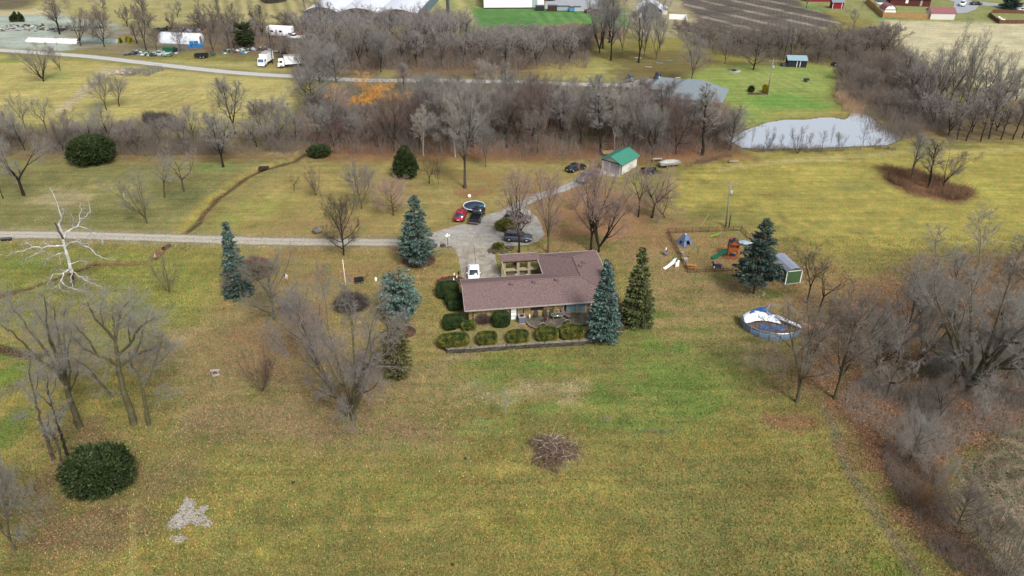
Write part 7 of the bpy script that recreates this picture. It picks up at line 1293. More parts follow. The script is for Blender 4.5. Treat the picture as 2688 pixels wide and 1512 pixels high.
# ============================================================ YARD
tp = thing('trampoline', 'round trampoline with pale rim and dark mat behind the two parked vehicles', 'trampoline', G(1245, 551)); MB().torus((0, 0, .9), 1.98, .09, 36, 6).build('rim_pad', mat('rim_pad', alb(196, 206, 214, .85), .6, .15, 2), tp); MB().tube((0, 0, .88), (0, 0, .9), 1.86, n=36).build('mat', mat('tramp_mat', alb(54, 66, 86, .8), .7, .1, 2), tp); MB().box(1.35, -.25, .93, 1.1, .28, .04, .7).build('teal_patch', mat('teal_pad', alb(40, 160, 170)), tp)
for k in range(4):
    a = k*math.pi/2+.4; a2 = a+.5; MB().path([(1.95*math.cos(a), 1.95*math.sin(a), .9), (1.95*math.cos(a), 1.95*math.sin(a), .04), (1.95*math.cos(a2), 1.95*math.sin(a2), .04), (1.95*math.cos(a2), 1.95*math.sin(a2), .9)], .03).build('leg', blackm, tp)
o = MB().ball((0, 0, .35), .33, 12, 8, (1, .5, 1.1)).build('white_buoy', white); o.location = G(1232, 519); tag(o, 'small white rounded object on the lawn above the trampoline', 'buoy')
def pole(px, py, ty, label, arm=1.3, lean=0, stub=True, name='utility_pole', r=.15):
    p = G(px, py); h = top_height(px, py, ty); t = thing(name, label, 'utility pole', p); pw = mat('pole_wood', alb(156, 148, 136), .9, .15, 2); MB().tube((0, 0, 0), (lean, 0, h), r, r*.65, 10).build('pole', pw, t)
    if arm: MB().box(lean, 0, h-.5, arm*1.6, .1, .12).build('crossarm', pw, t)
    for s in (-1, 1):
        if arm: MB().tube((lean+s*arm*.7, 0, h-.44), (lean+s*arm*.7, 0, h-.2), .06).build('insulator', trim, t)
    MB().tube((lean+.32, 0, h*.72), (lean+.32, 0, h*.72+.8), .22, n=10).build('transformer', mat('transformer_grey', alb(188, 192, 196)), t)
    if stub: MB().tube((.5, -.2, 0), (.5, -.2, 2.4), .1).build('stub_post', darkb, t)
pole(1905, 596, 478, 'wooden utility pole with crossarm and transformer above the playground', lean=-.3); pole(2015, 246, 155, 'wooden utility pole rising from the mulch bed on the pond lawn', stub=False); pole(2307, 103, 48, 'utility pole in the brush before the pale straw field', stub=False, arm=1.); pole(2293, 26, 4, 'thin utility pole inside the corner of the tan board fence', stub=False, arm=0, r=.1)
fp = thing('flagpole', 'bare white flagpole rising from the round dark bush', 'flagpole', G(911, 775)); hf = top_height(911, 775, 681); MB().tube((0, 0, 0), (0, 0, hf), .05, .035).build('pole', white, fp); MB().ball((0, 0, hf), .09, 8, 6).build('finial', trim, fp)
fg = thing('garden_flag', 'draped garden flag in white, blue and red on a slim pole', 'flag', G(757, 748)); MB().tube((0, 0, 0), (0, 0, 1.9), .03).build('pole', trim, fg); MB().box(-.25, 0, 1.75, .5, .05, .35, ry=.5).box(-.05, 0, 1.4, .3, .06, .6, ry=.2).build('cloth', white, fg); MB().box(-.3, -.04, 1.78, .25, .04, .3, ry=.5).build('blue_field', mat('flag_blue', alb(50, 60, 130)), fg); MB().box(-.02, -.05, 1.35, .1, .04, .5, ry=.2).build('red_stripe', mat('flag_red', alb(180, 40, 50)), fg)
gb = thing('garden_bench', 'small white stone bench alone on the lower left lawn', 'bench', G(566, 980), .1); MB().bb(-.6, .6, -.2, .2, .42, .52).build('seat', trim, gb); MB().bb(-.45, -.3, -.18, .18, 0, .42).build('leg', trim, gb); MB().bb(.3, .45, -.18, .18, 0, .42).build('leg', trim, gb); MB().box(.2, -.55, .1, .9, .3, .12, .3).build('fallen_slab', trim, gb)
ct = thing('garden_cart', 'dark wooden garden cart on the leafy lawn right of the flagpole', 'cart', G(943, 741), .25); MB().bb(-.7, .7, -.4, .4, .35, .45).bb(-.7, .7, -.4, -.35, .45, .75).bb(-.7, .7, .35, .4, .45, .75).build('box', blackm, ct); MB().path([(.7, 0, .4), (1.4, .1, 1.3)], .03).path([(1.2, -.3, 1.2), (1.5, .4, 1.3)], .03).build('handle', darkb, ct)
for x in (-.4, .4):
    for y in (-.45, .45): wheel(ct, x, y, .2, .1)
mx_ = thing('small_lantern', 'small white lantern ornament on the lawn between the cart and the pale spruce', 'ornament', G(987, 737)); MB().box(0, 0, .2, .3, .3, .4).tube((0, 0, .4), (0, 0, .65), .22, .02, 6).build('body', white, mx_)
pb = thing('black_mailbox', 'black box shaped planter on the left verge of the driveway', 'box', G(18, 631), .1); MB().bb(-.8, .8, -.3, .3, .05, .4).build('body', blackm, pb, bevel=.04); MB().bb(-.85, .85, -.34, .34, .4, .46).build('lid', mat('grey_lid', alb(92, 94, 98)), pb); pb.name = 'storage_box'
for px, py, lb, h in [(271, 640, 'small grey garden statue on the grass just below the driveway', .9), (407, 674, 'small white goose figure at the bend of the culvert ditch', .6), (326, 516, 'white bird shaped figure hanging in the grass above the driveway', .9)]:
    t = thing('garden_statue', lb, 'statue', G(px, py)); MB().tube((0, 0, 0), (0, 0, h*.7), .18, .1, 8).ball((.03, 0, h*.8), .12, 8, 6).build('figure', mat('statue_grey', alb(190, 186, 184)), t); MB().bb(-.22, .22, -.22, .22, -.02, .08).build('plinth', m_conc, t)
cv = thing('culvert_pipe', 'round dark steel culvert pipe mouth under the driveway', 'culvert', G(432, 652), 0); n = 20; vs = []
for y in (-.1, 1.1):
    for r_ in (.62, .55): vs += [(r_*math.cos(6.2832*i/n), y, -.3+r_*math.sin(6.2832*i/n)) for i in range(n)]
fs_ = []
for i in range(n): j = (i+1) % n; fs_ += [(i, j, 2*n+j, 2*n+i), (n+i, 3*n+i, 3*n+j, n+j), (i, n+i, n+j, j), (2*n+i, 2*n+j, 3*n+j, 3*n+i)]
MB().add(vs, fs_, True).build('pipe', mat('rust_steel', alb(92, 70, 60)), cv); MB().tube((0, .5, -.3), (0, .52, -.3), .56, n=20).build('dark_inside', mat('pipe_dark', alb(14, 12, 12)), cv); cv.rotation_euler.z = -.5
fb = thing('plank_footbridge', 'small dark plank footbridge over the upper brook', 'footbridge', G(692, 443), .15); 
for k in range(6): MB().box(0, -.6+k*.24, .28, 2.0, .2, .08).build('plank', darkb, fb)
MB().bb(-1, -.9, -.7, .7, .05, .24).bb(.9, 1, -.7, .7, .05, .24).build('beams', darkb, fb)
# ---- playground
def lattice(name, label, pts, h, m, post=1.4):
    P = [G(*p) for p in pts]; o0 = P[0]; t = thing(name, label, 'fence', o0); rl = MB(); po = MB(); bars = MB()
    for i in range(len(P)-1):
        a, b = P[i]-o0, P[i+1]-o0; L = (b-a).length; n = max(1, int(L/post))
        for j in range(n+1): q = a.lerp(b, j/n); po.tube((q.x, q.y, 0), (q.x, q.y, h+.1), .045, n=5)
        rl.tube((a.x, a.y, h*.92), (b.x, b.y, h*.92), .03, n=4).tube((a.x, a.y, h*.12), (b.x, b.y, h*.12), .03, n=4)
        k = max(1, int(L/.28))
        for j in range(k): q = a.lerp(b, j/k); s = a.lerp(b, (j+1)/k); bars.tube((q.x, q.y, h*.12), (s.x, s.y, h*.92), .014, n=3, cap=False).tube((s.x, s.y, h*.12), (q.x, q.y, h*.92), .014, n=3, cap=False)
    po.build('posts', m, t); rl.build('rails', m, t); bars.build('lattice', m, t); return t
fm = mat('fence_brown', alb(110, 76, 62), .9, .2, 3)
pfl = lattice('playground_fence', 'low brown wire and post fence around the playground', [(1805, 716), (1752, 612), (1945, 606), (1968, 630)], .95, fm); lattice('playground_fence', 'front run of the low brown fence along the playground', [(1805, 716), (1945, 710), (1985, 706)], .6, fm)
tpz = thing('play_tent', 'pyramid shaped blue grey plastic playhouse in the fenced playground', 'playhouse', G(1797, 640), .5); bp_ = mat('playhouse_blue', alb(112, 130, 160), .6, .1, 2)
mb = MB(); a_, b_ = 1.05, .38
lo = [(-a_, -a_, 0), (a_, -a_, 0), (a_, a_, 0), (-a_, a_, 0)]; md_ = [(x*.62, y*.62, 1.0) for x, y, _ in lo]; hi = [(x*b_/a_*.8, y*b_/a_*.8, 1.75) for x, y, _ in lo]
mb.add(lo+md_+hi, [(1, 2, 6, 5), (2, 3, 7, 6), (3, 0, 4, 7), (4, 5, 9, 8), (5, 6, 10, 9), (6, 7, 11, 10), (7, 4, 8, 11), (8, 9, 10, 11)]); mb.add([(-a_, -a_, 0), (-.4, -a_, 0), (-.3, -a_*.66, .9), (-.62*a_, -.62*a_, 1.0)], [(0, 1, 2, 3)]); mb.add([(a_, -a_, 0), (.4, -a_, 0), (.3, -a_*.66, .9), (.62*a_, -.62*a_, 1.0)], [(3, 2, 1, 0)]); mb.bb(-.3, .3, -.72, -.66, .88, 1.0); mb.build('shell', bp_, tpz)
MB().ball((0, 0, 1.82), .2, 8, 6, (1, 1, .5)).build('cap', mat('cap_white_blue', alb(200, 206, 220)), tpz); MB().bb(-.35, .35, -.5, .5, .02, .05).build('floor', blackm, tpz); MB().box(-.86, 0, .55, .04, .5, .45, ry=.38).build('window', blackm, tpz)
for x, y in lo and [(-a_, -a_), (a_, -a_), (a_, a_), (-a_, a_)]: MB().tube((x, y, 0), (x*.3, y*.3, 1.75), .07, n=6).build('corner_post', bp_, tpz)
tt = thing('tether_posts', 'thin double post with a small yellow top in the middle of the playground', 'posts', G(1832, 665)); MB().tube((-.12, 0, 0), (-.12, 0, 1.6), .03).tube((.12, 0, 0), (.12, 0, 1.6), .03).build('posts', darkb, tt); MB().box(0, 0, 1.65, .35, .1, .1).build('top_bar', mat('yellow_paint', alb(200, 180, 90)), tt)
ps = thing('playset', 'orange wooden playset tower with a green slide and a dark gable roof', 'playset', G(1921, 675), -.15); ow = mat('orange_wood', alb(176, 92, 48), .8, .15, 3)
for x in (-.75, .75):
    for y in (-.75, .75): MB().bb(x-.06, x+.06, y-.06, y+.06, 0, 2.9).build('post', ow, ps)
MB().bb(-.8, .8, -.8, .8, 1.35, 1.45).build('deck', ow, ps); [MB().bb(*q).build('panel', ow, ps) for q in ((-.8, .8, -.82, -.78, 1.5, 2.1), (.78, .82, -.8, .8, 1.5, 2.1), (-.8, .8, .78, .82, 1.5, 2.9), (-.78, .78, -.82, -.78, .05, .5))]
MB().slab([(-.9, -.95, 2.6), (0, -.95, 3.5), (0, .3, 3.5), (-.9, .3, 2.6)], .06).slab([(0, -.95, 3.5), (.9, -.95, 2.6), (.9, .3, 2.6), (0, .3, 3.5)], .06).build('roof', mat('dark_roof_tarp', alb(62, 64, 76)), ps); MB().extr([(-.8, 2.62), (.8, 2.62), (0, 3.4)], -.9, -.86).build('gable', ow, ps)
gs = mat('slide_green', alb(20, 120, 92), .35, .05, 2); sl = MB(); p = [(-.8, -.3, 1.4), (-1.4, -.45, 1.2), (-2.4, -.8, .5), (-3.0, -1.0, .25), (-3.3, -1.1, .22)]
for i in range(4):
    a, b = Vector(p[i]), Vector(p[i+1]); dd = Vector((b.y-a.y, -(b.x-a.x), 0)).normalized()*.32; sl.slab([a-dd, b-dd, b+dd, a+dd], .04); sl.slab([a-dd+Vector((0, 0, .16)), b-dd+Vector((0, 0, .16)), b-dd*.8+Vector((0, 0, .16)), a-dd*.8+Vector((0, 0, .16))], .18); sl.slab([a+dd*.8+Vector((0, 0, .16)), b+dd*.8+Vector((0, 0, .16)), b+dd+Vector((0, 0, .16)), a+dd+Vector((0, 0, .16))], .18)
sl.build('slide', gs, ps); MB().box(1.4, -.9, .8, .1, .1, 2.3, ry=-.7).build('climbing_bar', mat('pine_yellow', alb(210, 160, 90)), ps); MB().bb(-.3, .5, -.5, .3, .4, .5).build('swing_seat', mat('navy_cloth', alb(50, 50, 90)), ps); MB().ball((-.3, .5, 3.0), .35, 9, 6, (1, 1, .5)).build('pink_canopy', mat('pink_cloth', alb(200, 60, 100)), ps)
sw = thing('swing_set', 'grey metal swing frame with a lime green slide in the far playground corner', 'swing set', G(1912, 628), -.35)
MB().path([(-1.4, -.8, 0), (-1.3, 0, 1.9), (-1.4, .8, 0)], .04).build('leg', alu, sw); MB().path([(1.6, -.8, 0), (1.5, 0, 1.9), (1.6, .8, 0)], .04).build('leg', alu, sw); MB().tube((-1.3, 0, 1.9), (1.5, 0, 1.9), .04).build('top_bar', darkb, sw); MB().slab([(-1.4, -.2, .95), (-1.4, .25, .95), (-3.0, -.2, .2), (-3.0, -.65, .2)], .05).build('lime_slide', mat('lime_plastic', alb(150, 220, 50)), sw)
wp = thing('wading_pool', 'pale blue inflatable heap between the playset and the dark spruce', 'inflatable', G(1952, 640), -.3); MB().ball((0, 0, .2), 1, 12, 6, (1.7, .6, .28), .14, random.Random(6)).build('plastic_sheet', mat('inflatable_pale', alb(176, 190, 200), .4, .3, 1.5), wp); MB().torus((.2, 0, .25), .7, .14, 18, 6).build('tube', mat('inflatable_teal', alb(120, 170, 186)), wp)
uq = thing('toy_horse', 'purple toy horse with white legs at the front playground fence', 'toy', G(1882, 705), .05); pu = mat('purple_plush', alb(70, 56, 120), .9, .1, 3)
mb = MB(); mb.ball((0, 0, .62), .3, 10, 8, (2.6, .8, .85)); mb.tube((-.6, 0, .7), (-.78, 0, 1.2), .16, .1, 8); mb.ball((-.88, 0, 1.25), .15, 8, 6, (1.4, .8, .9)); mb.build('body', pu, uq)
for x in (-.5, .5):
    for y in (-.15, .15): MB().tube((x, y, 0), (x, y, .5), .06, .09).build('leg', white if x < 0 else pu, uq)
MB().tube((-.86, 0, 1.35), (-.95, 0, 1.62), .03, .01).build('horn', mat('horn_dark', alb(60, 50, 90)), uq)
bo = thing('orange_bench', 'small orange wooden picnic bench in the front left playground corner', 'bench', G(1815, 704), -.3); MB().bb(-.8, .8, -.2, .2, .55, .62).build('top', mat('bench_orange', alb(196, 130, 70)), bo); MB().bb(-.8, .8, -.55, -.35, .3, .35).build('seat', MATS['bench_orange'], bo); MB().bb(-.6, -.5, -.5, .3, 0, .55).bb(.5, .6, -.5, .3, 0, .55).build('legs', ow, bo)
pg = thing('grey_slab', 'small grey box against the playground fence', 'box', G(1797, 684), .1); MB().bb(-.45, .45, -.35, .35, 0, .35).build('body', mat('grey_plastic2', alb(150, 146, 140)), pg, bevel=.03); MB().bb(-.48, .48, -.38, .38, .36, .42).build('lid', trim, pg)
wc = thing('white_toy_chair', 'white plastic toy seat just inside the playground fence', 'toy', G(1789, 666)); MB().box(0, 0, .3, .5, .5, .08).box(-.2, 0, .6, .08, .5, .6, ry=-.3).build('seat', trim, wc); MB().box(.3, -.2, .15, .5, .1, .3).build('base', mat('grey_plastic2', alb(150, 146, 140)), wc)
sd_ = thing('toddler_slide', 'white toddler slide with green sides outside the playground fence', 'slide', G(1765, 700), .5); MB().slab([(.3, -.3, 1.0), (.3, .3, 1.0), (-.9, .3, .35), (-.9, -.3, .35)], .06).slab([(-.9, -.3, .35), (-.9, .3, .35), (-1.7, .3, .1), (-1.7, -.3, .1)], .06).build('slide', white, sd_); MB().bb(.3, 1.0, -.4, -.32, 0, 1.1).bb(.3, 1.0, .32, .4, 0, 1.1).build('side_panel', white, sd_); MB().bb(.2, .5, -.45, -.4, 1.0, 1.5).bb(.2, .5, .4, .45, 1.0, 1.5).build('handrail', mat('rail_green', alb(40, 120, 100)), sd_)
tf = thing('toy_figure', 'grey garden toy with a white upright head left of the playground fence', 'toy', G(1747, 669)); MB().ball((0, 0, .3), .5, 9, 6, (1, .8, .7), .08).build('base', mat('toy_grey', alb(120, 120, 124)), tf); MB().tube((0, 0, .6), (0, 0, 1.1), .12, .08, 8).ball((0, 0, 1.2), .12, 8, 6, (.8, .8, 1.4)).build('head', white, tf); MB().ball((.1, -.1, .85), .14, 8, 5).build('dark_face', blackm, tf)
# ---- green shed
gs0 = G(2060, 748); gsh = thing('green_shed', 'green garden shed with a curved grey roof, white trim and open porch', 'shed', gs0, math.radians(12)); gw = mat('green_siding', alb(80, 108, 68), .8, .08, 4, stretch=(5, 1, 1)); Wg, Lg2, hg = 2.5, 4.8, 2.35
MB().bb(0, Wg, 0, 3.0, .2, hg).extr([(0, hg-.05), (Wg, hg-.05), (Wg, hg), (Wg*.8, hg+.38), (Wg/2, hg+.52), (Wg*.2, hg+.38), (0, hg)], .01, 2.99).build('walls', gw, gsh)
ap = [(-.04, hg-.02), (Wg*.18, hg+.42), (Wg/2, hg+.6), (Wg*.82, hg+.42), (Wg+.04, hg-.02)]; MB().extr(ap+[(x, z-.08) for x, z in ap[::-1]], -.15, Lg2).build('roof', mat('shed_roof_grey', alb(150, 156, 172), .7, .1, 3), gsh)
for x in (.0, Wg): MB().bb(x-.06, x+.06, -.06, 0, .2, hg).build('corner_trim', white, gsh)
MB().bb(-.07, Wg+.07, -.05, -.01, hg-.06, hg+.04).build('eave_trim', white, gsh); MB().bb(-.06, 0, .9, 1.7, .95, 1.75).build('window', white, gsh); MB().bb(-.08, -.06, 1.0, 1.6, 1.03, 1.67).build('window_pane', glassdk, gsh); MB().bb(-.2, Wg+.2, -.1, Lg2, .05, .2).build('floor_skid', trim, gsh)
for x in (0.02, Wg-.02): MB().bb(x-.05, x+.05, Lg2-.25, Lg2-.15, .2, hg-.1).build('porch_post', white, gsh)
MB().bb(-.03, .0, 2.94, 3.06, .2, hg).build('corner_trim', white, gsh)
for y in (.3, 2.2): MB().bb(.2, .55, y, y+.3, 0, .05).build('block', m_conc, gsh)
# ---- collapsed pool
PC = G(2022, 852); pool = thing('collapsed_pool', 'collapsed above ground pool with torn white and blue liner', 'swimming pool', PC); Rp = 4.15; pw_ = mat('pool_wall_blue', alb(112, 136, 156), .5, .12, 3, stretch=(1, 1, .3)); n = 40; vs = []; fs_ = []
def pang(u): return math.radians(158+u*172)
def prim(u, lift=1.): a = pang(u); sag = 1.-.12*math.sin(math.pi*u)-.15*(u > .85); return Rp*math.cos(a), Rp*.98*math.sin(a), 1.25*sag
for i in range(n+1):
    u = i/n; x, y, z = prim(u); lean = 1+.03*math.sin(u*9); vs += [(x, y, 0), (x*lean, y*lean-.05, z), (x*.985, y*.985, 0), (x*lean*.985, y*lean*.985-.05, z)]
for i in range(n): k = i*4; fs_ += [(k, k+4, k+5, k+1), (k+2, k+3, k+7, k+6), (k+1, k+5, k+7, k+3)]
MB().add(vs, fs_, True).build('wall', pw_, pool)
MB().path([Vector((x*(1+.03*math.sin(u*9)), y*(1+.03*math.sin(u*9))-.05, z+.03)) for u in [i/30 for i in range(31)] for x, y, z in [prim(u)]], .075).build('top_rail', alu, pool)
for i in range(1, 9): u = i/9; x, y, z = prim(u); MB().tube((x*1.012, y*1.012, 0), (x*1.035, y*1.035-.03, z), .05, n=6).build('upright', trim, pool)
bk_ = MB(); pts_ = []
for i in range(14): a = math.radians(-28+i*9.5); pts_.append((Rp*1.02*math.cos(a), Rp*.98*math.sin(a), .35+.95*math.sin(i/13*math.pi)))
bk_.path(pts_, .06); bk_.path([(1.0, 3.9, 1.2), (-.3, 2.2, .5), (-.6, 1.2, .2)], .09, .07); bk_.build('bent_rail', mat('bent_rail_mauve', alb(150, 146, 164)), pool)
R = random.Random(12)
def cloth(name, x0, x1, y0, y1, zf, m, nu=22, nv=12, jit=.07):
    vs = []
    for j in range(nv+1):
        for i in range(nu+1): u, v = i/nu, j/nv; x = x0+(x1-x0)*u; yb = y0(u)+(y1(u)-y0(u))*v; vs.append((x, yb, max(.03, zf(u, v)+R.uniform(-jit, jit))))
    fs = [(j*(nu+1)+i, j*(nu+1)+i+1, (j+1)*(nu+1)+i+1, (j+1)*(nu+1)+i) for j in range(nv) for i in range(nu)]; b = MB().add(vs, fs, True).build(name, m, pool); md = b.modifiers.new('thick', 'SOLIDIFY'); md.thickness = .02; return b
lw2 = mat('liner_white', alb(216, 222, 226, .9), .5, .1, 1.4); lb2 = mat('liner_blue', alb(70, 110, 170), .4, .5, 1.6)
cloth('white_liner', -3.7, 1.4, lambda u: -.3+.9*math.sin(u*3)-u*.2, lambda u: 1.6+1.6*math.sin(math.pi*u)**.7, lambda u, v: .35+.6*math.sin(math.pi*v)*math.sin(math.pi*min(1, u+.15)), lw2)
cloth('blue_liner', -2.6, .9, lambda u: 1.3+.8*math.sin(math.pi*u), lambda u: 1.7+1.5*math.sin(math.pi*u), lambda u, v: .85+.12*math.sin(u*12), lb2, jit=.04)
cloth('crumpled_liner', -1.9, 1.7, lambda u: -2.3+.7*u, lambda u: -.4+.2*math.sin(u*5), lambda u, v: .12+.16*math.sin(u*14+v*6), lb2)
cloth('white_liner', 1.1, 3.7, lambda u: .9-2.7*u, lambda u: 1.7-2.9*u, lambda u, v: .5+.3*math.sin(math.pi*v), lw2, 14, 6)
cloth('pool_floor', -3.8, 3.8, lambda u: -math.sqrt(max(.01, 1-(2*u-1)**2))*3.7, lambda u: math.sqrt(max(.01, 1-(2*u-1)**2))*2.2, lambda u, v: .06, mat('wet_leaves', alb(112, 92, 86), .6, .5, 2.5), 30, 10, .03)
for i, (px, py, lb) in enumerate([(2135, 855, 'plywood sheet on the ground right of the pool, nearer one'), (2222, 808, 'plywood sheet on the ground between the trees, farther one')]):
    t = thing('plywood_sheet', lb, 'plywood', G(px, py), .1); MB().bb(-1.6, -.05, -.7, .7, .02, .06).bb(.05, 1.6, -.62, .78, .02, .07).build('boards', mat('plywood', alb(176, 132, 104), .9, .12, 2), t)
# small things on the lawns
for px, py, w_, c, lb in [(1260, 1104, .14, (60, 180, 160), 'tiny teal toy on the lawn left of the brush pile'), (1221, 1205, .16, (60, 50, 44), 'small dark stump on the lawn left of the brush pile'), (1188, 1483, .17, (56, 46, 40), 'small dark stump near the bottom edge of the lawn'), (770, 1268, .2, (76, 60, 50), 'small dark dirt clump on the lower lawn')]:
    o = MB().ball((0, 0, w_*.3), w_, 8, 5, (1, .8, .8), .25, random.Random(int(px))).build('toy' if c[1] > 100 else 'stump', mat('c%d' % px, alb(*c), .9, .2)); o.location = G(px, py); tag(o, lb, 'toy' if c[1] > 100 else 'stump')
ash = [(437, 1378), (470, 1345), (488, 1306), (512, 1318), (508, 1344), (540, 1328), (546, 1336), (530, 1352), (562, 1378), (540, 1384), (500, 1374), (470, 1388), (440, 1384)]
Ra = np.random.RandomState(8); fl = MB()
for poly_, dn in ((ash, 1600), ([(440, 1415), (470, 1405), (495, 1415), (470, 1424)], 160)):
    PA = W(poly_, 1); aa = np.array(PA); x = Ra.uniform(aa[:, 0].min()-.3, aa[:, 0].max()+.3, dn*4); y = Ra.uniform(aa[:, 1].min()-.3, aa[:, 1].max()+.3, dn*4); kk = inpoly(PA, x+Ra.normal(0, .13, dn*4), y+Ra.normal(0, .13, dn*4)) & (fbm(x, y, .8, 4)+Ra.uniform(-.3, .3, dn*4) > .3)
    for u, v in list(zip(x[kk], y[kk]))[:dn]:
        s_ = Ra.uniform(.03, .13); an = Ra.uniform(0, 6.28); z_ = Ra.uniform(.05, .11); fl.add([(u+s_*math.cos(an+q), v+s_*.8*math.sin(an+q), z_+Ra.uniform(-.02, .02)) for q in (0, 1.4, 2.6, 4.1)], [(0, 1, 2, 3)])
o = fl.build('ash_patch', mat('pale_ash', alb(184, 176, 168), .95, .3, 4)); o['kind'] = 'stuff'; o['label'] = 'star shaped patch of pale grey ash on the lower left lawn'; o['category'] = 'ash'
# pond lawn things
mb_ = thing('mulch_strip', 'narrow mulch bed around the utility pole on the pond lawn', 'bed', G(1992, 246)); MB().bb(-2.9, 2.3, -.8, .8, 0, .08).build('mulch', mat('dark_mulch', alb(88, 64, 54)), mb_)
st_ = thing('small_trailer', 'small dark cart trailer alone on the pond lawn', 'trailer', G(2116, 214), -.05); MB().bb(-.7, .7, -.5, .5, .4, .8).build('box', blackm, st_, bevel=.03); MB().path([(-.7, 0, .45), (-1.5, 0, .4)], .04).build('tongue', trim, st_); wheel(st_, 0, -.6, .25, .15); wheel(st_, 0, .6, .25, .15)
tc_ = thing('garden_tractor', 'rusty brown garden tractor at the edge of the pond lawn brush', 'tractor', G(2193, 173), .3); MB().bb(-.2, 1.1, -.35, .35, .5, 1.0).bb(-1.0, -.2, -.6, .6, .5, .75).build('body', mat('rust_brown', alb(110, 62, 52)), tc_, bevel=.06); MB().box(-.7, 0, 1.0, .12, .5, .5).build('seat', blackm, tc_)
for x, r_ in ((-.7, .45), (.8, .28)):
    for y in (-.6, .6): wheel(tc_, x, y, r_, .24)
bf = thing('fire_bowl', 'rusty fire bowl on a stand on the pond lawn', 'fire bowl', G(1943, 291)); MB().tube((0, 0, 0), (0, 0, .5), .45, .5, 10).build('bowl', mat('rust_brown', alb(110, 62, 52)), bf); MB().tube((0, 0, .5), (0, 0, 1.1), .06).ball((0, 0, 1.15), .2, 8, 5).build('finial', MATS['rust_brown'], bf)
fp_ = thing('fire_pit', 'round grey fire pit circle under the lawn trees', 'fire pit', G(1927, 186)); MB().tube((0, 0, 0), (0, 0, .05), 1.9, n=18).build('gravel', m_gravel, fp_); MB().torus((0, 0, .15), .6, .18, 14, 6).build('ring', blackm, fp_)
ps_ = thing('back_pool', 'blue walled pool with a pale cover behind the grey roofed house', 'swimming pool', G(1818, 303)); MB().tube((0, 0, 0), (0, 0, 1.9), 1.7, n=20).build('wall', mat('pool_blue', alb(70, 120, 164)), ps_); MB().tube((0, 0, 1.9), (0, 0, 1.98), 1.78, n=20).build('cover', trim, ps_)
bs = thing('blue_slide', 'blue pool slide beside the grey roofed house', 'slide', G(1789, 298)); MB().slab([(-.3, 0, .4), (.3, 0, .4), (.5, 1.6, 2.4), (-.1, 1.6, 2.4)], .2).build('slide', mat('slide_blue', alb(40, 110, 190)), bs); MB().tube((-.1, 1.6, 0), (-.1, 1.6, 2.4), .05).tube((.5, 1.6, 0), (.5, 1.6, 2.4), .05).build('legs', alu, bs)
for px, py, lb, c in [(1675, 153, 'white board lying under the trees, upper one', (200, 200, 196)), (1702, 177, 'pinkish board lying under the trees, lower one', (200, 176, 160)), (1731, 167, 'light blue board beside the dark lawn tree', (130, 160, 180)), (1757, 161, 'teal board right of the dark lawn tree', (110, 150, 156))]:
    t = thing('loose_board', lb, 'board', G(px, py), -.2); MB().bb(-1, 1, -.25, .25, .1, .2).build('plank', mat('board_%d' % px, alb(*c)), t)
edg = thing('drain_pipe', 'long white curved pipe lying on the grass behind the grey roofed house', 'pipe', G(1790, 210)); MB().path([G(x, y, .1)-G(1790, 210) for x, y in [(1786, 204), (1774, 204), (1777, 209), (1788, 214), (1805, 218)]], .1).build('pipe', white, edg)
# ---- board fences top right
def bfence(name, label, pts, h, m):
    P = [G(*p) for p in pts]; o0 = P[0]; t = thing(name, label, 'fence', o0); bo_ = MB(); R = random.Random(1)
    for i in range(len(P)-1):
        a, b = P[i]-o0, P[i+1]-o0; L = (b-a).length; an = math.atan2(b.y-a.y, b.x-a.x); n = max(1, int(L/.8))
        for j in range(n): q = a.lerp(b, (j+.5)/n); bo_.box(q.x, q.y, h/2+R.uniform(-.03, .03), L/n-.04, .05, h, an)
    bo_.build('boards', m, t); po = MB()
    for i in range(len(P)-1):
        a, b = P[i]-o0, P[i+1]-o0; n = max(1, int((b-a).length/2.4)); d_ = (b-a).normalized(); nn = Vector((-d_.y, d_.x, 0))*.1
        for j in range(n+1): q = a.lerp(b, j/n)+nn; po.tube((q.x, q.y, 0), (q.x, q.y, h+.08), .06, n=5)
    po.build('posts', m, t)
tanb = mat('tan_fence_boards', alb(190, 148, 100), .9, .15, 1); bfence('board_fence', 'tan wooden board fence around the yard with the gambrel barn', [(2288, 4), (2273, 6), (2296, 28), (2316, 46), (2440, 50)], 1.9, tanb); bfence('board_fence', 'brown wooden fence around the yard at the right edge', [(2688, 62), (2622, 62), (2597, 44), (2606, 34), (2688, 36)], 1.3, mat('brown_fence_boards', alb(118, 84, 64), .9, .15, 1)); bfence('white_fence', 'white board fence right of the blue grey house', [(1756, 50), (1800, 52), (1802, 66)], 1.8, white)
ap_ = thing('round_pool', 'round white walled pool with dark blue cover inside the tan fence', 'swimming pool', G(2312, 12)); MB().tube((0, 0, 0), (0, 0, 1.2), 2.4, n=22).build('wall', white, ap_); MB().tube((0, 0, 1.2), (0, 0, 1.26), 2.45, n=22).build('cover', mat('navy_cover', alb(70, 84, 110)), ap_)
for i, (px, py) in enumerate([(2622, 48), (2628, 52), (2634, 55)]): o = MB().ball((0, 0, .35), .45, 9, 6, (1, .8, .8), .08).build('white_stone', white); o.location = G(px, py); tag(o, ['farthest', 'middle', 'nearest'][i]+' white rounded stone of the row inside the brown fence', 'stone', 'white stones inside the brown fence')
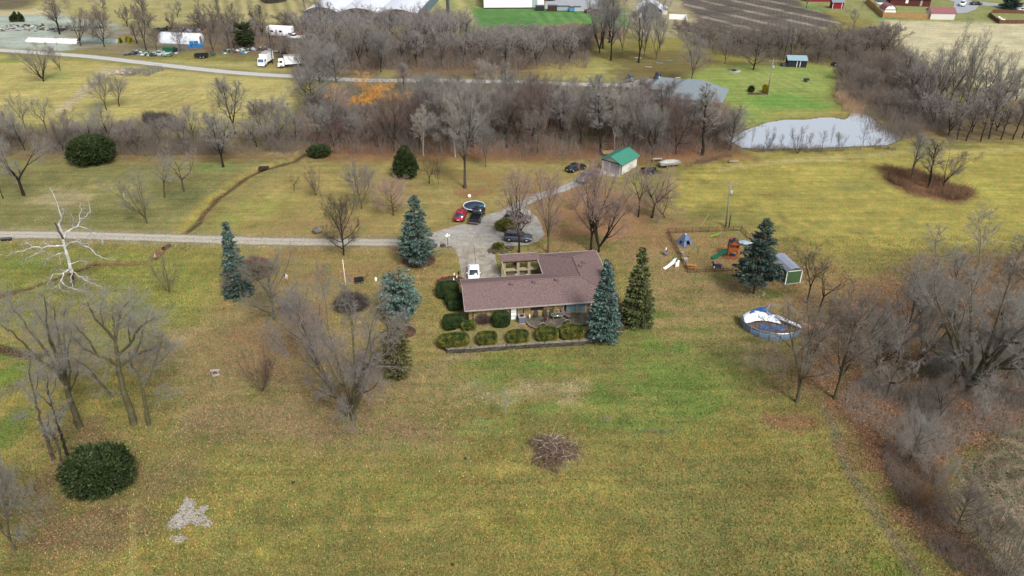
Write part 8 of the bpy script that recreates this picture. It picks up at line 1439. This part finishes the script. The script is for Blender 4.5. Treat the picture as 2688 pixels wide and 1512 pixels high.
# ---- nursery and junk yard
def heap(name, label, cat, px, py, L, Wd, h, n, cols, seed, mats_rough=.6, rz=0):
    R = random.Random(seed); t = thing(name, label, cat, G(px, py), rz)
    for ci, c in enumerate(cols):
        mb = MB()
        for i in range(n//len(cols)):
            x, y = R.uniform(-L/2, L/2), R.uniform(-Wd/2, Wd/2); z = R.uniform(0, h)*(1-abs(x)/L*1.2)*(1-abs(y)/Wd); s = R.uniform(.3, 1.1)
            if R.random() < .5: mb.box(x, y, max(.08, z+.1), s*1.6, s*.7, R.uniform(.05, .4), R.uniform(0, 3), R.uniform(-.5, .5), R.uniform(-.4, .4))
            else: mb.ball((x, y, max(.1, z)), s*.55, 8, 5, (1.3, .9, .5), .2, R)
        mb.build('pieces', mat('junk_%d_%d_%d' % c, alb(*c), mats_rough, .15, 2), t)
    t['kind'] = 'stuff'; return t
heap('tarp_heap', 'heap of green, white and black plastic sheets beside the far lane', 'plastic heap', 398, 142, 15, 5, .9, 90, [(60, 70, 80), (176, 190, 190), (210, 220, 220), (70, 150, 100), (50, 56, 62), (110, 130, 140)], 1, rz=-.12)
heap('pot_heap', 'heap of black nursery pots behind the white tunnel', 'pot heap', 440, 79, 9, 4, 1.2, 90, [(40, 44, 52), (30, 34, 40)], 2); heap('pot_heap', 'row of black barrels and scrap behind the right of the white tunnel', 'scrap heap', 490, 82, 8, 3, 1.0, 50, [(40, 44, 52), (60, 66, 76), (170, 176, 186)], 3)
heap('scrap_heap', 'scattered blue, white and green scrap in the junk yard', 'scrap heap', 618, 136, 8, 5, .7, 34, [(70, 120, 180), (210, 214, 218), (110, 170, 120), (90, 80, 74)], 4); heap('scrap_heap', 'white and black boards stacked in the junk yard above the left truck', 'scrap heap', 672, 130, 9, 4, .7, 60, [(190, 194, 196), (60, 60, 66), (96, 84, 76)], 5); heap('scrap_heap', 'black and white scrap beside the second truck', 'scrap heap', 720, 138, 9, 4, .6, 40, [(70, 72, 82), (54, 54, 60), (160, 160, 166)], 6)
heap('stone_heap', 'pile of broken pale concrete slabs in the yellow field', 'rubble pile', 322, 192, 6, 4, 1.0, 120, [(196, 182, 162), (176, 164, 146)], 7, .95); heap('scrap_heap', 'dark planting beds and bits in the nursery yard', 'scrap heap', 190, 76, 22, 8, .5, 70, [(70, 80, 84), (120, 124, 120), (90, 70, 60)], 8)
heap('nursery_stock', 'rows of low pallets and plants on the pale nursery gravel', 'nursery stock', 40, 74, 16, 9, .5, 80, [(170, 172, 166), (108, 80, 70), (120, 130, 134), (200, 204, 200), (70, 84, 60)], 9, .9)
for i, (px, py) in enumerate([(32, 57), (37, 57), (42, 57), (46, 57), (56, 57), (61, 57)]): h_ = [1.8, 2.2, 3.2, 3.4, 3.3, 2.4][i]; cloud('arborvitae', ['first', 'second', 'third', 'tallest', 'fifth', 'rightmost'][i]+' potted arborvitae from the left in the row on the nursery gravel', G(px, py), .6, .6, h_, 'jun', 90+i, 'evergreen', n=160, shape='cone', size=.5, group='potted arborvitae row')
for i, (px, py) in enumerate([(318, 114), (336, 110), (344, 113)]): cloud('small_evergreen', ['left', 'middle', 'right'][i]+' of three small yellow green evergreens left of the white tunnel', G(px, py), .8, .8, 1.9, 'gold', 80+i, 'evergreen', n=140, size=.4, shape='cone')
bc = thing('blue_crates', 'stack of bright blue crates at the right end of the white tunnel', 'crates', G(510, 124), .2)
for i, (x, y, z) in enumerate([(-1.3, 0, 0), (0, .2, 0), (1.3, .1, 0), (-.6, 0, 1.0), (.8, .1, 1.0), (2.2, .8, 0)]): MB().box(x, y, z+.45, 1.15, 1.1, .85, .1*i).build('crate', mat('crate_blue', alb(50, 130, 190), .6, .1, 2), bc, bevel=.05)
gc = thing('green_cart', 'dark green box trailer beside the plastic heap', 'cart', G(446, 138), -.05); MB().bb(-1.8, 1.6, -.9, .9, .5, 1.7).build('box', mat('cart_green', alb(30, 96, 66), .6, .1, 2), gc, bevel=.05); MB().bb(1.65, 2.2, -.8, .8, .5, 1.4).build('engine', blackm, gc); wheel(gc, -.6, -1, .35); wheel(gc, .6, -1, .35)
for px, py, lb in [(560, 147, 'small green mower at the foot of the many stemmed tree'), ]:
    t = thing('riding_mower', lb, 'mower', G(px, py)); MB().bb(-.8, .7, -.45, .45, .3, .85).build('body', mat('mower_green', alb(60, 96, 76)), t, bevel=.08); MB().box(-.5, 0, 1.05, .1, .5, .4).build('seat', blackm, t); wheel(t, -.5, -.5, .3, .15); wheel(t, .5, -.5, .25, .15)
# loose rods and boards in the yard
for a, b, lb in [((1838, 596), (1860, 564), 'long thin pale pole lying on the grass above the playground'), ((1900, 741), (1978, 758), 'thin pale hose lying in the grass below the playground'), ((1040, 1090), (1052, 1045), 'narrow plank lying on the lawn right of the largest grey tree')]:
    A, B = G(*a), G(*b) if 'plank' not in lb else G(*b); A = A if 'plank' not in lb else G(1105, 1025); B = B if 'plank' not in lb else G(1112, 985); t = thing('loose_pole', lb, 'pole', A); MB().tube((0, 0, .06), tuple((B-A)+Vector((0, 0, .06))), .05, n=5).build('rod', mat('pale_wood', alb(186, 168, 120)), t)
